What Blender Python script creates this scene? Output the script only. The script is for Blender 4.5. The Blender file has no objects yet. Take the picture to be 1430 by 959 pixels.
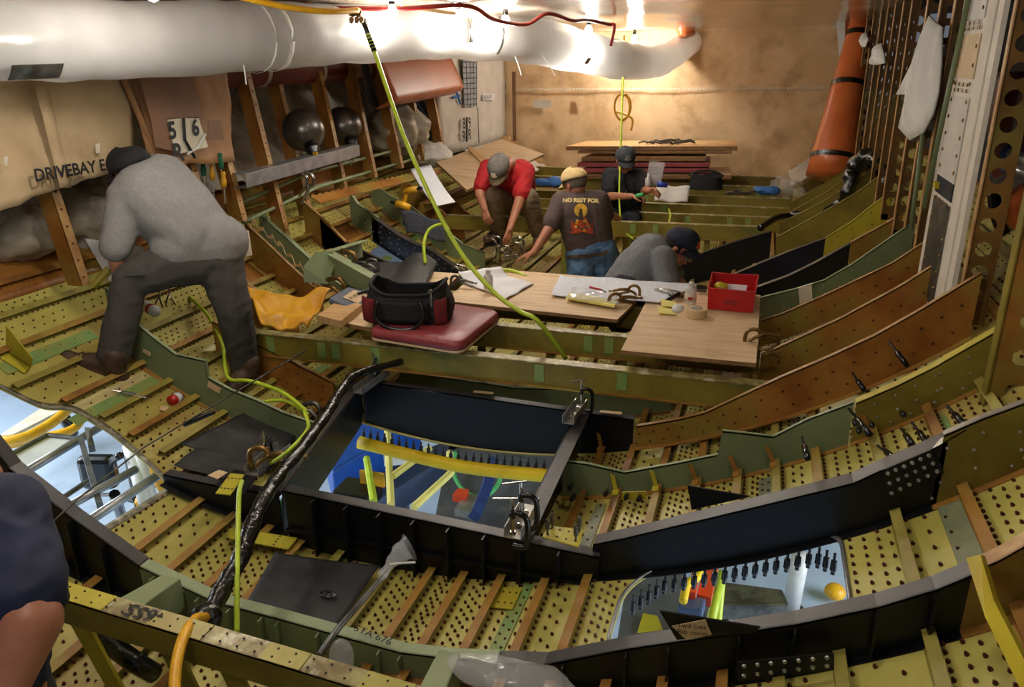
import bpy, bmesh, math, random
from mathutils import Vector, Matrix, noise
from mathutils.bvhtree import BVHTree
random.seed(7)
R = math.radians
C = bpy.context.scene.collection
ZC = 3.75                       # camera height above the hangar floor; all z below are relative to the camera until lifted at the end

# ------------------------------------------------------------------ camera
FPX, YAW, PIT, ROLL = 1074.272, R(17.7275), R(19.8662), -0.014
cam_d = bpy.data.cameras.new('camera'); cam = bpy.data.objects.new('camera', cam_d); C.objects.link(cam)
cam_d.sensor_width = 36; cam_d.lens = FPX / 1430 * 36; cam_d.clip_end = 100; cam_d.clip_start = 0.05
FW = Vector((-math.sin(YAW) * math.cos(PIT), math.cos(YAW) * math.cos(PIT), -math.sin(PIT)))
RT = Vector((math.cos(YAW), math.sin(YAW), 0)); UP = RT.cross(FW)
_c, _s = math.cos(ROLL), math.sin(ROLL)
CR = _c * RT + _s * UP; CU = -_s * RT + _c * UP
cam.matrix_world = Matrix(((CR.x, CU.x, -FW.x, 0), (CR.y, CU.y, -FW.y, 0), (CR.z, CU.z, -FW.z, 0), (0, 0, 0, 1)))
bpy.context.scene.camera = cam

# ------------------------------------------------------------------ light and exposure
vs = bpy.context.scene.view_settings
vs.view_transform = 'Standard'; vs.look = 'None'; vs.gamma = 1; vs.use_curve_mapping = False
vs.exposure = 0.0
w = bpy.data.worlds.new('world'); bpy.context.scene.world = w; w.use_nodes = True
w.node_tree.nodes['Background'].inputs[0].default_value = (0.82, 0.9, 1.0, 1)
w.node_tree.nodes['Background'].inputs[1].default_value = 0.14
BULB_W = 26.0                  # watts of each string-light bulb
HANGAR_FILL_W = 800.0              # watts of the unseen fill lights added to brighten the space under the fuselage

# ------------------------------------------------------------------ measuring helpers: a line of sight meets a real surface
CX, CZ, RS = -1.34, 1.48, 3.45  # axis and radius of the fuselage skin
def ray(px, py):
    a = (px - 715) / FPX; b = -(py - 479.5) / FPX
    x = _c * a - _s * b; y = _s * a + _c * b
    return FW + x * RT + y * UP
def atY(px, py, Y): d = ray(px, py); return d * (Y / d.y)
def atZ(px, py, Z): d = ray(px, py); return d * (Z / d.z)
def atX(px, py, X): d = ray(px, py); return d * (X / d.x)
def atd(px, py, D): return ray(px, py) * D
def cyl(px, py, r=RS):
    d = ray(px, py); a = d.x**2 + d.z**2; b = 2 * (-CX * d.x - CZ * d.z); c = CX * CX + CZ * CZ - r * r
    return d * ((-b + math.sqrt(max(0, b * b - 4 * a * c))) / 2 / a)
def zskin(X, r=RS): return CZ - math.sqrt(max(0.01, r * r - (X - CX)**2))
def hull(th, Y, r=RS): return Vector((CX + r * math.sin(th), Y, CZ - r * math.cos(th)))

# ------------------------------------------------------------------ materials
MT = {}
def lin(c):
    return tuple(((v / 255) / 12.92 if v / 255 <= 0.04045 else ((v / 255 + 0.055) / 1.055)**2.4) for v in c) + (1,)
def mat(name, c1, c2=None, scale=4, rough=0.6, metal=0, c3=None, scale3=1.2, bump=0.0, bscale=40, stretch=(1, 1, 1), fac=(0.4, 0.6), fac3=(0.5, 0.65), trans=0, alpha=1, coat=0, spec=0.5):
    m = bpy.data.materials.new(name); m.use_nodes = True; nt = m.node_tree; b = nt.nodes['Principled BSDF']
    b.inputs['Roughness'].default_value = rough; b.inputs['Metallic'].default_value = metal
    b.inputs['Specular IOR Level'].default_value = spec
    if trans: b.inputs['Transmission Weight'].default_value = trans
    if alpha < 1: b.inputs['Alpha'].default_value = alpha
    if coat: b.inputs['Coat Weight'].default_value = coat
    tc = nt.nodes.new('ShaderNodeTexCoord'); mp = nt.nodes.new('ShaderNodeMapping'); mp.inputs['Scale'].default_value = stretch
    nt.links.new(tc.outputs['Object'], mp.inputs[0])
    def nz(s, lo, hi, seed):
        n = nt.nodes.new('ShaderNodeTexNoise'); n.inputs['Scale'].default_value = s; n.inputs['Detail'].default_value = 6; n.inputs['Roughness'].default_value = 0.62
        n.noise_dimensions = '4D'; n.inputs['W'].default_value = seed
        nt.links.new(mp.outputs[0], n.inputs['Vector'])
        r = nt.nodes.new('ShaderNodeMapRange'); r.inputs[1].default_value = lo; r.inputs[2].default_value = hi
        nt.links.new(n.outputs[0], r.inputs[0]); return r.outputs[0]
    col = None
    if c2 is None: c2 = tuple(v * 0.86 for v in c1)
    mx = nt.nodes.new('ShaderNodeMix'); mx.data_type = 'RGBA'; mx.inputs[6].default_value = lin(c1); mx.inputs[7].default_value = lin(c2)
    nt.links.new(nz(scale, fac[0], fac[1], 1.3), mx.inputs[0]); col = mx.outputs[2]
    if c3:
        m3 = nt.nodes.new('ShaderNodeMix'); m3.data_type = 'RGBA'; m3.inputs[7].default_value = lin(c3)
        nt.links.new(col, m3.inputs[6]); nt.links.new(nz(scale3, fac3[0], fac3[1], 5.1), m3.inputs[0]); col = m3.outputs[2]
    nt.links.new(col, b.inputs['Base Color'])
    if bump:
        n = nt.nodes.new('ShaderNodeTexNoise'); n.inputs['Scale'].default_value = bscale; n.inputs['Detail'].default_value = 5
        nt.links.new(mp.outputs[0], n.inputs['Vector'])
        bp = nt.nodes.new('ShaderNodeBump'); bp.inputs['Strength'].default_value = bump; bp.inputs['Distance'].default_value = 0.01
        nt.links.new(n.outputs[0], bp.inputs['Height']); nt.links.new(bp.outputs[0], b.inputs['Normal'])
    MT[name] = m; return m
mat('skin_primer', (192, 182, 96), (168, 158, 76), 3, 0.42, 0, (142, 104, 58), 1.5, stretch=(1, .6, 1), fac3=(.5, .74), spec=.5, bump=.05, bscale=9)
mat('green_strip', (110, 150, 84), (140, 150, 80), 9, .5)
mat('grey_strip', (128, 132, 96), (110, 116, 92), 9, .5)
mat('sealant', (150, 140, 112), (92, 88, 70), 30, .45, c3=(196, 190, 170), scale3=18, fac3=(.56, .66), bump=.5, bscale=60)
mat('fastener', (104, 50, 34), (62, 34, 26), 20, .36, .25)
mat('stringer_rust', (162, 116, 46), (122, 78, 32), 3.5, .5, 0, (160, 150, 66), .9, fac3=(.5, .6), spec=.5)
mat('stringer_green', (160, 152, 70), (136, 118, 50), 4, .5, 0, (150, 96, 44), 1.1, fac3=(.55, .62))
mat('frame_orange', (160, 108, 44), (130, 78, 30), 3, .4, 0, (140, 128, 54), 1.6, fac3=(.53, .66), spec=.5)
mat('post_web', (128, 92, 42), (98, 68, 30), 3, .42, 0, (126, 112, 50), 2, fac3=(.55, .68))
mat('cap_tan', (196, 158, 104), (160, 112, 62), 7, .5, 0, (140, 96, 50), 3)
mat('olive_beam', (140, 124, 46), (114, 98, 34), 3, .42, 0, (94, 112, 44), 2.2, fac3=(.56, .66), spec=.5)
mat('beam_top', (168, 160, 102), (122, 104, 66), 18, .4, .1, (214, 208, 184), 9, stretch=(1, 1, 1), fac3=(.55, .65))
mat('green_frame', (118, 130, 92), (108, 120, 84), 2, .45, spec=.4)
mat('green_cap', (150, 162, 124), (138, 150, 112), 4, .45)
mat('black_frame', (17, 17, 20), (12, 12, 14), 6, .42, spec=.35)
mat('black_cap', (66, 62, 62), (54, 51, 52), 5, .42)
mat('navy_frame', (24, 28, 42), (18, 20, 32), 6, .42, spec=.35)
mat('bare_metal', (190, 190, 186), (160, 160, 158), 12, .32, .7)
mat('dull_metal', (120, 118, 112), (84, 82, 78), 14, .38, .8)
mat('chrome', (200, 196, 188), (140, 136, 130), 9, .2, .95)
mat('yellow_primer', (190, 178, 48), (176, 160, 44), 6, .45)
mat('yellow_paint', (196, 178, 40), (180, 156, 34), 5, .45)
mat('plywood', (222, 194, 156), (204, 172, 130), 5, .6, 0, (168, 128, 84), 2.5, stretch=(.5, 5, 2), fac3=(.58, .75), bump=.05)
mat('plywood_edge', (150, 112, 70), (104, 72, 44), 14, .7, stretch=(1, 1, 20))
mat('lumber', (212, 172, 120), (190, 146, 92), 6, .6, stretch=(1, 8, 1))
mat('canvas', (196, 172, 134), (178, 152, 114), 2, .85, 0, (150, 122, 84), 1.3, bump=.25, bscale=5, fac3=(.54, .74))
mat('canvas_brown', (172, 130, 88), (158, 114, 74), 2.5, .6, 0, (128, 88, 56), 1.8, bump=.2, bscale=6, fac3=(.56, .64))
mat('patch_brown', (126, 88, 60), (116, 80, 54), 4, .6)
mat('white_patch', (214, 204, 184), (196, 184, 160), 8, .8)
mat('far_curtain', (222, 190, 148), (204, 168, 124), 1.6, .75, 0, (152, 116, 76), 3.2, bump=.12, bscale=3, fac3=(.5, .8))
mat('liner_white', (222, 212, 196), (206, 194, 178), 3, .6)
mat('liner_grey', (206, 200, 190), (190, 184, 174), 3, .5)
mat('ceiling_foil', (228, 212, 190), (196, 172, 144), 5, .16, .55, (96, 80, 64), 4, stretch=(1, .35, 1), fac3=(.6, .72), bump=1.0, bscale=3.2)
mat('orange_pad', (184, 98, 58), (172, 88, 50), 3, .38, bump=.06, bscale=8)
mat('orange_roll', (196, 104, 52), (184, 92, 44), 3, .3)
mat('black_plastic', (22, 22, 24), (14, 14, 15), 12, .22, spec=.6)
mat('black_tape', (14, 14, 14), (8, 8, 8), 30, .18, bump=.8, bscale=30, spec=.7)
mat('rubber_mat', (44, 42, 43), (34, 33, 34), 7, .62, 0, (66, 62, 62), 5, fac3=(.62, .7), bump=.1, bscale=20)
mat('hose_lime', (196, 216, 60), (176, 200, 50), 10, .35)
mat('hose_yellow', (236, 180, 30), (220, 160, 24), 10, .4)
mat('hose_red', (150, 34, 30), (126, 28, 26), 10, .4)
mat('duct_maroon', (110, 44, 42), (90, 36, 34), 5, .35)
mat('brass', (150, 118, 66), (110, 84, 50), 10, .34, .8)
mat('white_cloth', (226, 224, 218), (206, 204, 198), 3, .85, bump=.4, bscale=10)
mat('insulation', (190, 182, 164), (150, 138, 116), 4, .5, 0, (110, 92, 70), 2.5, bump=1.0, bscale=9, fac3=(.52, .66))
mat('paper', (234, 234, 236), (222, 222, 226), 6, .7)
mat('blueprint', (228, 230, 238), (214, 218, 230), 30, .7)
mat('ink', (24, 24, 26), None, 5, .7)
mat('tape_label', (212, 184, 142), (200, 170, 126), 20, .6)
mat('blue_tape', (56, 116, 190), None, 5, .6)
mat('vinyl_red', (150, 62, 64), (138, 54, 57), 5, .42, bump=.04, bscale=60)
mat('red_bin', (190, 24, 28), (176, 18, 24), 5, .35)
mat('bag_black', (24, 23, 25), (16, 16, 17), 10, .8, bump=.4, bscale=80)
mat('bag_red', (120, 26, 26), (96, 20, 22), 10, .8, bump=.4, bscale=80)
mat('leather_yellow', (214, 158, 24), (186, 126, 18), 3, .55, 0, (140, 90, 20), 2, bump=.3, bscale=12, fac3=(.58, .72))
mat('case_grey', (98, 108, 122), (88, 96, 110), 6, .5)
mat('clear_plastic', (236, 236, 236), (226, 226, 226), 6, .12, alpha=.24)
mat('bottle_white', (226, 222, 216), None, 6, .35)
mat('note_yellow', (232, 222, 128), (224, 212, 116), 6, .7)
mat('foam_dark', (60, 62, 70), (46, 48, 56), 30, .9)
mat('drill_yellow', (226, 168, 30), None, 8, .45)
mat('hangar_floor', (176, 194, 214), (164, 182, 204), 1.4, .35, 0, (140, 156, 176), 2.6, fac3=(.6, .75))
mat('platform_grey', (88, 88, 92), (70, 70, 74), 2.5, .5, 0, (112, 108, 106), 5, fac3=(.55, .7))
mat('blue_machine', (24, 82, 170), (18, 66, 150), 4, .4)
mat('slate_machine', (70, 84, 118), (60, 72, 104), 3, .4)
mat('foam_yellow', (238, 206, 20), (226, 190, 14), 5, .55)
mat('foam_green', (18, 112, 76), (14, 94, 62), 5, .55)
mat('white_paint', (222, 222, 220), (206, 206, 206), 5, .35)
mat('orange_machine', (216, 74, 34), (196, 62, 28), 5, .4)
mat('blue_strap', (40, 62, 116), (32, 50, 98), 10, .7)
mat('rail_alu', (176, 176, 178), (150, 150, 152), 10, .32, .6)
mat('translucent_case', (186, 190, 196), (160, 164, 170), 6, .3)
mat('flesh', (196, 136, 108), (182, 120, 94), 8, .5)
mat('flesh_tan', (176, 118, 90), (160, 102, 76), 8, .5)
mat('tee_grey', (142, 140, 138), (132, 130, 128), 60, .85, c3=(120, 118, 116), scale3=4, fac3=(.5, .8))
mat('tee_grey_dark', (108, 110, 114), (98, 100, 104), 60, .85)
mat('trouser_grey', (74, 69, 66), (64, 60, 57), 10, .85)
mat('trouser_khaki', (120, 100, 76), (106, 88, 66), 10, .85)
mat('tee_red', (176, 24, 30), (160, 20, 26), 6, .8)
mat('tee_brown', (84, 68, 66), (76, 60, 58), 8, .85)
mat('tee_black', (26, 26, 30), (20, 20, 24), 8, .85)
mat('tee_navy', (22, 30, 62), (16, 24, 52), 6, .8)
mat('denim', (84, 116, 150), (56, 84, 120), 12, .85, c3=(140, 160, 180), scale3=5, fac3=(.6, .75))
mat('denim_dark', (26, 28, 40), (20, 22, 32), 10, .85)
mat('boot_brown', (86, 64, 46), (66, 48, 34), 14, .6)
mat('hair_dark', (34, 26, 22), (24, 18, 16), 40, .7)
mat('hair_grey', (110, 100, 92), (90, 80, 72), 40, .7)
mat('cap_black', (24, 22, 26), (18, 16, 20), 20, .8)
mat('cap_greyed', (112, 106, 98), (98, 92, 86), 20, .85)
mat('cap_sand', (204, 178, 128), (190, 162, 112), 20, .85)
mat('cap_charcoal', (58, 60, 66), (46, 48, 54), 20, .85)
mat('cap_navy', (24, 28, 48), (18, 22, 40), 20, .85)
mat('print_orange', (206, 84, 34), (160, 56, 30), 24, .8)
mat('print_cream', (224, 200, 130), None, 24, .8)
mat('print_yellow', (236, 186, 60), None, 24, .8)
mat('lens_clear', (220, 230, 235), None, 6, .08, alpha=.35)
mat('glove_blue', (40, 70, 190), None, 10, .5)
mat('grass_green', (90, 190, 110), None, 10, .5)
mat('sphere_steel', (112, 108, 104), (92, 86, 82), 4, .3, .75)
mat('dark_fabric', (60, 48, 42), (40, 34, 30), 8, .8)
mat('window_grey', (150, 156, 160), (136, 142, 148), 14, .6)
mat('carpet_dark', (38, 38, 42), (30, 30, 34), 20, .9)
mat('duct_film', (212, 210, 206), (194, 192, 188), 3, .22, trans=0.0, bump=.35, bscale=6, stretch=(1, 1, 1))
m = MT['duct_film']; nt = m.node_tree; b = nt.nodes['Principled BSDF']
b.inputs['Subsurface Weight'].default_value = 0.0
tl = nt.nodes.new('ShaderNodeBsdfTranslucent'); tl.inputs[0].default_value = (.9, .9, .9, 1)
ms = nt.nodes.new('ShaderNodeMixShader'); ms.inputs[0].default_value = .45
nt.links.new(b.outputs[0], ms.inputs[1]); nt.links.new(tl.outputs[0], ms.inputs[2]); nt.links.new(ms.outputs[0], nt.nodes['Material Output'].inputs[0])
m = bpy.data.materials.new('bulb_glow'); m.use_nodes = True; b = m.node_tree.nodes['Principled BSDF']
b.inputs['Emission Color'].default_value = (1, .96, .9, 1); b.inputs['Emission Strength'].default_value = 60; MT['bulb_glow'] = m

# ------------------------------------------------------------------ mesh helpers
class MB:
    def __init__(s): s.v = []; s.f = []; s.m = []
    def add(s, vs, fs, mi=0):
        o = len(s.v); s.v += [Vector(v) for v in vs]; s.f += [[i + o for i in f] for f in fs]; s.m += [mi] * len(fs); return s
    def box(s, c, d, M=None, mi=0):
        c = Vector(c); vs = []
        for x in (-.5, .5):
            for y in (-.5, .5):
                for z in (-.5, .5):
                    p = Vector((x * d[0], y * d[1], z * d[2]))
                    if M: p = M @ p
                    vs.append(c + p)
        return s.add(vs, [(0, 1, 3, 2), (4, 6, 7, 5), (0, 4, 5, 1), (2, 3, 7, 6), (0, 2, 6, 4), (1, 5, 7, 3)], mi)
    def slab(s, poly, t, mi=0, side=None):
        t = Vector(t); n = len(poly); poly = [Vector(p) for p in poly]
        vs = poly + [p + t for p in poly]
        o = len(s.v); s.add(vs, [list(range(n)), list(range(2 * n - 1, n - 1, -1))], mi)
        s.f += [[o + i, o + (i + 1) % n, o + n + (i + 1) % n, o + n + i] for i in range(n)]; s.m += [mi if side is None else side] * n
        return s
    def strip(s, A, B, t=None, mi=0):        # ribbon between two polylines, thickened along t
        n = len(A); A = [Vector(a) for a in A]; B = [Vector(b_) for b_ in B]
        if t is None: return s.add(A + B, [(i, i + 1, n + i + 1, n + i) for i in range(n - 1)], mi)
        t = Vector(t); vs = A + B + [a + t for a in A] + [b_ + t for b_ in B]; fs = []
        for i in range(n - 1):
            fs += [(i, i + 1, n + i + 1, n + i), (2 * n + i, 3 * n + i, 3 * n + i + 1, 2 * n + i + 1), (i, 2 * n + i, 2 * n + i + 1, i + 1), (n + i, n + i + 1, 3 * n + i + 1, 3 * n + i)]
        fs += [(0, n, 3 * n, 2 * n), (n - 1, 3 * n - 1, 4 * n - 1, 2 * n - 1)]
        return s.add(vs, fs, mi)
    def tube(s, pts, r, n=8, mi=0, cap=True, smooth=0):
        pts = [Vector(p) for p in pts]
        if smooth: pts = spline(pts, smooth)
        k = len(pts); rr = r if callable(r) else (lambda t: r)
        up = Vector((0, 0, 1)); vs = []; prev = None
        for i, p in enumerate(pts):
            d = (pts[min(i + 1, k - 1)] - pts[max(i - 1, 0)]).normalized()
            a = (prev - d * prev.dot(d)) if prev else d.cross(up if abs(d.z) < .95 else Vector((1, 0, 0)))
            a.normalize(); prev = a; b_ = d.cross(a); q = rr(i / max(1, k - 1))
            vs += [p + (a * math.cos(2 * math.pi * j / n) + b_ * math.sin(2 * math.pi * j / n)) * q for j in range(n)]
        fs = [(i * n + j, i * n + (j + 1) % n, (i + 1) * n + (j + 1) % n, (i + 1) * n + j) for i in range(k - 1) for j in range(n)]
        if cap: fs += [list(range(n))[::-1], [(k - 1) * n + j for j in range(n)]]
        return s.add(vs, fs, mi)
    def lathe(s, prof, c, ax=(0, 0, 1), n=20, mi=0):   # prof: (r, h)
        ax = Vector(ax).normalized(); a = ax.orthogonal().normalized(); b_ = ax.cross(a); c = Vector(c); vs = []
        for r, h in prof: vs += [c + ax * h + (a * math.cos(2 * math.pi * j / n) + b_ * math.sin(2 * math.pi * j / n)) * r for j in range(n)]
        k = len(prof)
        fs = [(i * n + j, i * n + (j + 1) % n, (i + 1) * n + (j + 1) % n, (i + 1) * n + j) for i in range(k - 1) for j in range(n)]
        if prof[0][0] > 1e-5: fs.append(list(range(n))[::-1])
        if prof[-1][0] > 1e-5: fs.append([(k - 1) * n + j for j in range(n)])
        return s.add(vs, fs, mi)
    def ell(s, c, rad, M=None, seg=20, ring=12, mi=0):
        c = Vector(c); vs = []; fs = []
        for i in range(ring + 1):
            t = math.pi * i / ring
            for j in range(seg):
                a = 2 * math.pi * j / seg; p = Vector((rad[0] * math.sin(t) * math.cos(a), rad[1] * math.sin(t) * math.sin(a), rad[2] * math.cos(t)))
                vs.append(c + (M @ p if M else p))
        for i in range(ring):
            for j in range(seg): fs.append((i * seg + j, i * seg + (j + 1) % seg, (i + 1) * seg + (j + 1) % seg, (i + 1) * seg + j))
        return s.add(vs, fs, mi)
    def sheet(s, fn, nu, nv, t=None, mi=0):
        n = nv + 1; P = [Vector(fn(i / nu, j / nv)) for i in range(nu + 1) for j in range(nv + 1)]
        fs = [(i * n + j, (i + 1) * n + j, (i + 1) * n + j + 1, i * n + j + 1) for i in range(nu) for j in range(nv)]
        if t is None: return s.add(P, fs, mi)
        t = Vector(t); k = len(P); s.add(P + [p + t for p in P], fs + [tuple(k + q for q in f[::-1]) for f in fs], mi)
        o = len(s.v) - 2 * k
        rim = [i * n for i in range(nu + 1)] + [nu * n + j for j in range(1, n)] + [i * n + nv for i in range(nu - 1, -1, -1)] + [j for j in range(nv - 1, 0, -1)]
        for a, b_ in zip(rim, rim[1:] + rim[:1]): s.f.append([o + a, o + b_, o + k + b_, o + k + a]); s.m.append(mi)
        return s
    def build(s, name, mats, parent=None, smooth=False, bevel=0, weld=True):
        me = bpy.data.meshes.new(name); me.from_pydata([tuple(v) for v in s.v], [], s.f)
        mats = mats if isinstance(mats, (list, tuple)) else [mats]
        for m_ in mats: me.materials.append(MT[m_])
        for p, mi in zip(me.polygons, s.m): p.material_index = min(mi, len(mats) - 1); p.use_smooth = smooth
        bm = bmesh.new(); bm.from_mesh(me)
        if weld: bmesh.ops.remove_doubles(bm, verts=bm.verts, dist=1e-5)
        bmesh.ops.recalc_face_normals(bm, faces=bm.faces); bm.to_mesh(me); bm.free()
        o = bpy.data.objects.new(name, me); C.objects.link(o)
        if parent: o.parent = parent
        if bevel:
            md = o.modifiers.new('bevel', 'BEVEL'); md.width = bevel; md.segments = 2; md.limit_method = 'ANGLE'
        return o
def spline(P, n):
    out = []
    for i in range(len(P) - 1):
        p0 = P[max(i - 1, 0)]; p1 = P[i]; p2 = P[i + 1]; p3 = P[min(i + 2, len(P) - 1)]
        for k in range(n):
            t = k / n; out.append(.5 * (2 * p1 + (p2 - p0) * t + (2 * p0 - 5 * p1 + 4 * p2 - p3) * t * t + (3 * p1 - p0 - 3 * p2 + p3) * t**3))
    out.append(P[-1]); return out
def tag(o, label=None, cat=None, group=None, kind=None):
    if label: o['label'] = label
    if cat: o['category'] = cat
    if group: o['group'] = group
    if kind: o['kind'] = kind
    return o
def thing(name, label, cat, group=None, loc=(0, 0, 0)):
    o = bpy.data.objects.new(name, None); C.objects.link(o); o.location = loc; o.empty_display_size = .1
    return tag(o, label, cat, group)
def basis(xa, ya):
    xa = Vector(xa).normalized(); z = xa.cross(Vector(ya)).normalized(); y = z.cross(xa)
    return Matrix(((xa.x, y.x, z.x), (xa.y, y.y, z.y), (xa.z, y.z, z.z)))
def text(txt, origin, xdir, ydir, size, m_, parent, name='lettering', bold=0.0):
    V_, F_ = text_mesh(txt, size, bold); M = basis(xdir, ydir); o = MB().add([M @ v for v in V_], F_).build(name, m_, parent, weld=False); o.location = Vector(origin)
    return o
TMP = bpy.data.scenes.new('workbench')       # scratch scene for text and limb shaping, emptied and removed at the end
def baked(o):
    TMP.collection.objects.link(o); vl = TMP.view_layers[0]; vl.update(); n = bpy.data.meshes.new_from_object(o.evaluated_get(vl.depsgraph)); bpy.data.objects.remove(o); return n
def text_mesh(txt, size, bold=0.0):
    cu = bpy.data.curves.new('t', 'FONT'); cu.body = txt; cu.size = size; cu.offset = bold; cu.align_x = 'CENTER'; cu.align_y = 'CENTER'; cu.resolution_u = 3
    me = baked(bpy.data.objects.new('t', cu)); return [v.co.copy() for v in me.vertices], [list(p.vertices) for p in me.polygons]

# ================================================================== STRUCTURE
FY = [0.80, 1.33, 1.86, 2.45, 3.08, 3.53, 4.00, 4.55, 5.00, 5.40, 5.98, 6.55, 7.0, 7.55, 8.08, 8.6, 9.1, 9.6, 10.15]
YEND = 10.3
def inside(p, poly):
    c = False; n = len(poly)
    for i in range(n):
        a = poly[i]; b_ = poly[i - 1]
        if (a[1] > p[1]) != (b_[1] > p[1]) and p[0] < (b_[0] - a[0]) * (p[1] - a[1]) / (b_[1] - a[1]) + a[0]: c = not c
    return c
def rounded(poly, r, n=5):
    out = []
    for i, p in enumerate(poly):
        p = Vector(p); a = (Vector(poly[i - 1]) - p); b_ = (Vector(poly[(i + 1) % len(poly)]) - p)
        q = min(r, a.length * .45, b_.length * .45); A = p + a.normalized() * q; B = p + b_.normalized() * q
        for k in range(n + 1): t = k / n; out.append((A * (1 - t)**2 + p * 2 * t * (1 - t) + B * t * t))
    return out
def th_of(X): return math.asin((X - CX) / RS)
lh = [(-22.0, 2.02), (-17.6, 2.06), (-17.4, 2.5)] 
def toTY(px, py): p = cyl(px, py); return (math.atan2(p.x - CX, -(p.z - CZ)) * RS, p.y)
HOLES = [
    rounded([(th_of(-3.52) * RS, 1.98), (th_of(-2.47) * RS, 1.98)] + [toTY(*q) for q in [(239, 680), (196, 640), (150, 603), (97, 572), (62, 573)]] + [(th_of(-3.52) * RS, 2.33)], .05),
    rounded([(th_of(X) * RS, Y) for X, Y in [(-2.02, 2.5), (-.86, 2.5), (-.86, 3.515), (-2.14, 3.515)]], .04),
    rounded([(th_of(X) * RS, Y) for X, Y in [(-.34, 1.98), (.37, 1.98), (.37, 2.43), (.30, 2.50), (-.2, 2.50), (-.33, 2.36)]], .14),
    rounded([toTY(*q) for q in [(516, 352), (532, 341), (556, 352), (590, 376), (535, 372)]], .04),
]
def in_hole(s, Y, pad=0): return any(inside((s, Y), h) for h in HOLES) or (pad and any(in_hole(s + a, Y + b_) for a, b_ in ((pad, 0), (-pad, 0), (0, pad), (0, -pad))))
def make_skin():
    bm = bmesh.new(); L = R(-93) * RS; H = R(93) * RS; Y0 = .2
    loops = [[(L, Y0), (H, Y0), (H, YEND), (L, YEND)]] + [[(p[0], p[1]) for p in h] for h in HOLES]; ed = []
    for lp in loops:
        vv = [bm.verts.new((x, y, 0)) for x, y in lp]
        ed += [bm.edges.new((vv[i], vv[(i + 1) % len(vv)])) for i in range(len(vv))]
    bmesh.ops.triangle_fill(bm, use_beauty=True, use_dissolve=False, edges=ed)
    for a in range(-92, 93, 2): bmesh.ops.bisect_plane(bm, geom=bm.verts[:] + bm.edges[:] + bm.faces[:], plane_co=(R(a) * RS, 0, 0), plane_no=(1, 0, 0))
    for v in bm.verts: v.co = hull(v.co.x / RS, v.co.y)
    bmesh.ops.recalc_face_normals(bm, faces=bm.faces)
    me = bpy.data.meshes.new('fuselage_skin'); bm.to_mesh(me); bm.free(); me.materials.append(MT['skin_primer'])
    for p in me.polygons: p.use_smooth = True
    o = bpy.data.objects.new('fuselage_skin', me); C.objects.link(o); s = o.modifiers.new('solid', 'SOLIDIFY'); s.thickness = .006; s.offset = 0
    return o
skin = tag(make_skin(), 'curved yellow-green primed fuselage skin full of rivets and cut-out openings', kind='structure')
fl = MB().slab([(-14, -4, -ZC), (10, -4, -ZC), (10, 22, -ZC), (-14, 22, -ZC)], (0, 0, -.05)).build('floor', 'hangar_floor')
tag(fl, 'pale blue hangar floor far below the openings', kind='structure')

# far end curtain, ceiling and side liners
def wallfn(u, v):
    x = -3.75 + u * 4.75; z = -1.75 + v * 2.5
    return (x, YEND + .05 * noise.noise(Vector((x * 1.3, z * 1.5, 0))) + .02 * noise.noise(Vector((x * 5, z * 4, 3))), z)
wf = tag(MB().sheet(wallfn, 60, 34, (0, .02, 0)).build('wall_far', 'far_curtain', smooth=True), 'tan fabric partition closing off the far end', kind='structure')
sm = MB()
for k in range(90): x = -3.2 + k * .043; sm.box((x, YEND - .07, -.30 + .004 * math.sin(k)), (.03, .006, .026))
sm.build('seam_tape', 'white_patch', wf)
for px, py, sx, sz, mt in [(757, 145, .24, .1, 'liner_grey'), (810, 142, .1, .14, 'tape_label'), (718, 150, .05, .9, 'patch_brown'), (1168, 36, .12, .05, 'white_patch'), (1155, 125, .06, .1, 'tape_label'), (1152, 150, .06, .1, 'tape_label'), (1150, 176, .06, .1, 'tape_label')]:
    p = atY(px, py, YEND - .075); MB().box(p, (sx, .004, sz)).build('patch', mt, wf)
ZT = .38
def ceilfn(u, v):
    x = -3.5 + u * 4.45; y = .2 + v * 10.3
    return (x, y, ZT + .014 * noise.noise(Vector((x * 2, y * 1.1, 0))))
ce = tag(MB().sheet(ceilfn, 44, 70, (0, 0, .03)).build('ceiling', 'ceiling_foil', smooth=True), 'shiny tan foil covered compartment ceiling', kind='structure')
XL, XR = -3.36, .85
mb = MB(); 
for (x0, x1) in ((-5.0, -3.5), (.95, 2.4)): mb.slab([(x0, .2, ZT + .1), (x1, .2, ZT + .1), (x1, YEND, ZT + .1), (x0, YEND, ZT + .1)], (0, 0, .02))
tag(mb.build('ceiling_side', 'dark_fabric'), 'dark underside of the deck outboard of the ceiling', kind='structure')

# right wall: posts with lightening holes
def perf(mb, o, ux, uy, W, H, r, pitch, n=10, th=None, mi=0, start=.08):
    ux = Vector(ux); uy = Vector(uy); o = Vector(o); k = int((H - start) / pitch)
    P = lambda a, b_: o + ux * a + uy * b_
    segs = [0.0]
    for i in range(k):
        h0 = start + i * pitch; c = (W / 2, h0 + pitch / 2); a0 = P(0, h0); hw = W / 2; hh = pitch / 2
        ring = []; outer = []
        for j in range(n * 2):
            t = 2 * math.pi * j / (n * 2) + math.pi / 4; cs, sn = math.cos(t), math.sin(t); f = 1 / max(abs(cs), abs(sn))
            ring.append(P(c[0] + r * cs, c[1] + r * sn)); outer.append(P(c[0] + hw * cs * f, c[1] + hh * sn * f))
        q = n * 2; mb.add(ring + outer, [(j, (j + 1) % q, q + (j + 1) % q, q + j) for j in range(q)], mi)
    mb.add([P(0, 0), P(W, 0), P(W, start), P(0, start)], [(0, 1, 2, 3)], mi)
    e = start + k * pitch; mb.add([P(0, e), P(W, e), P(W, H), P(0, H)], [(0, 1, 2, 3)], mi)
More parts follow.
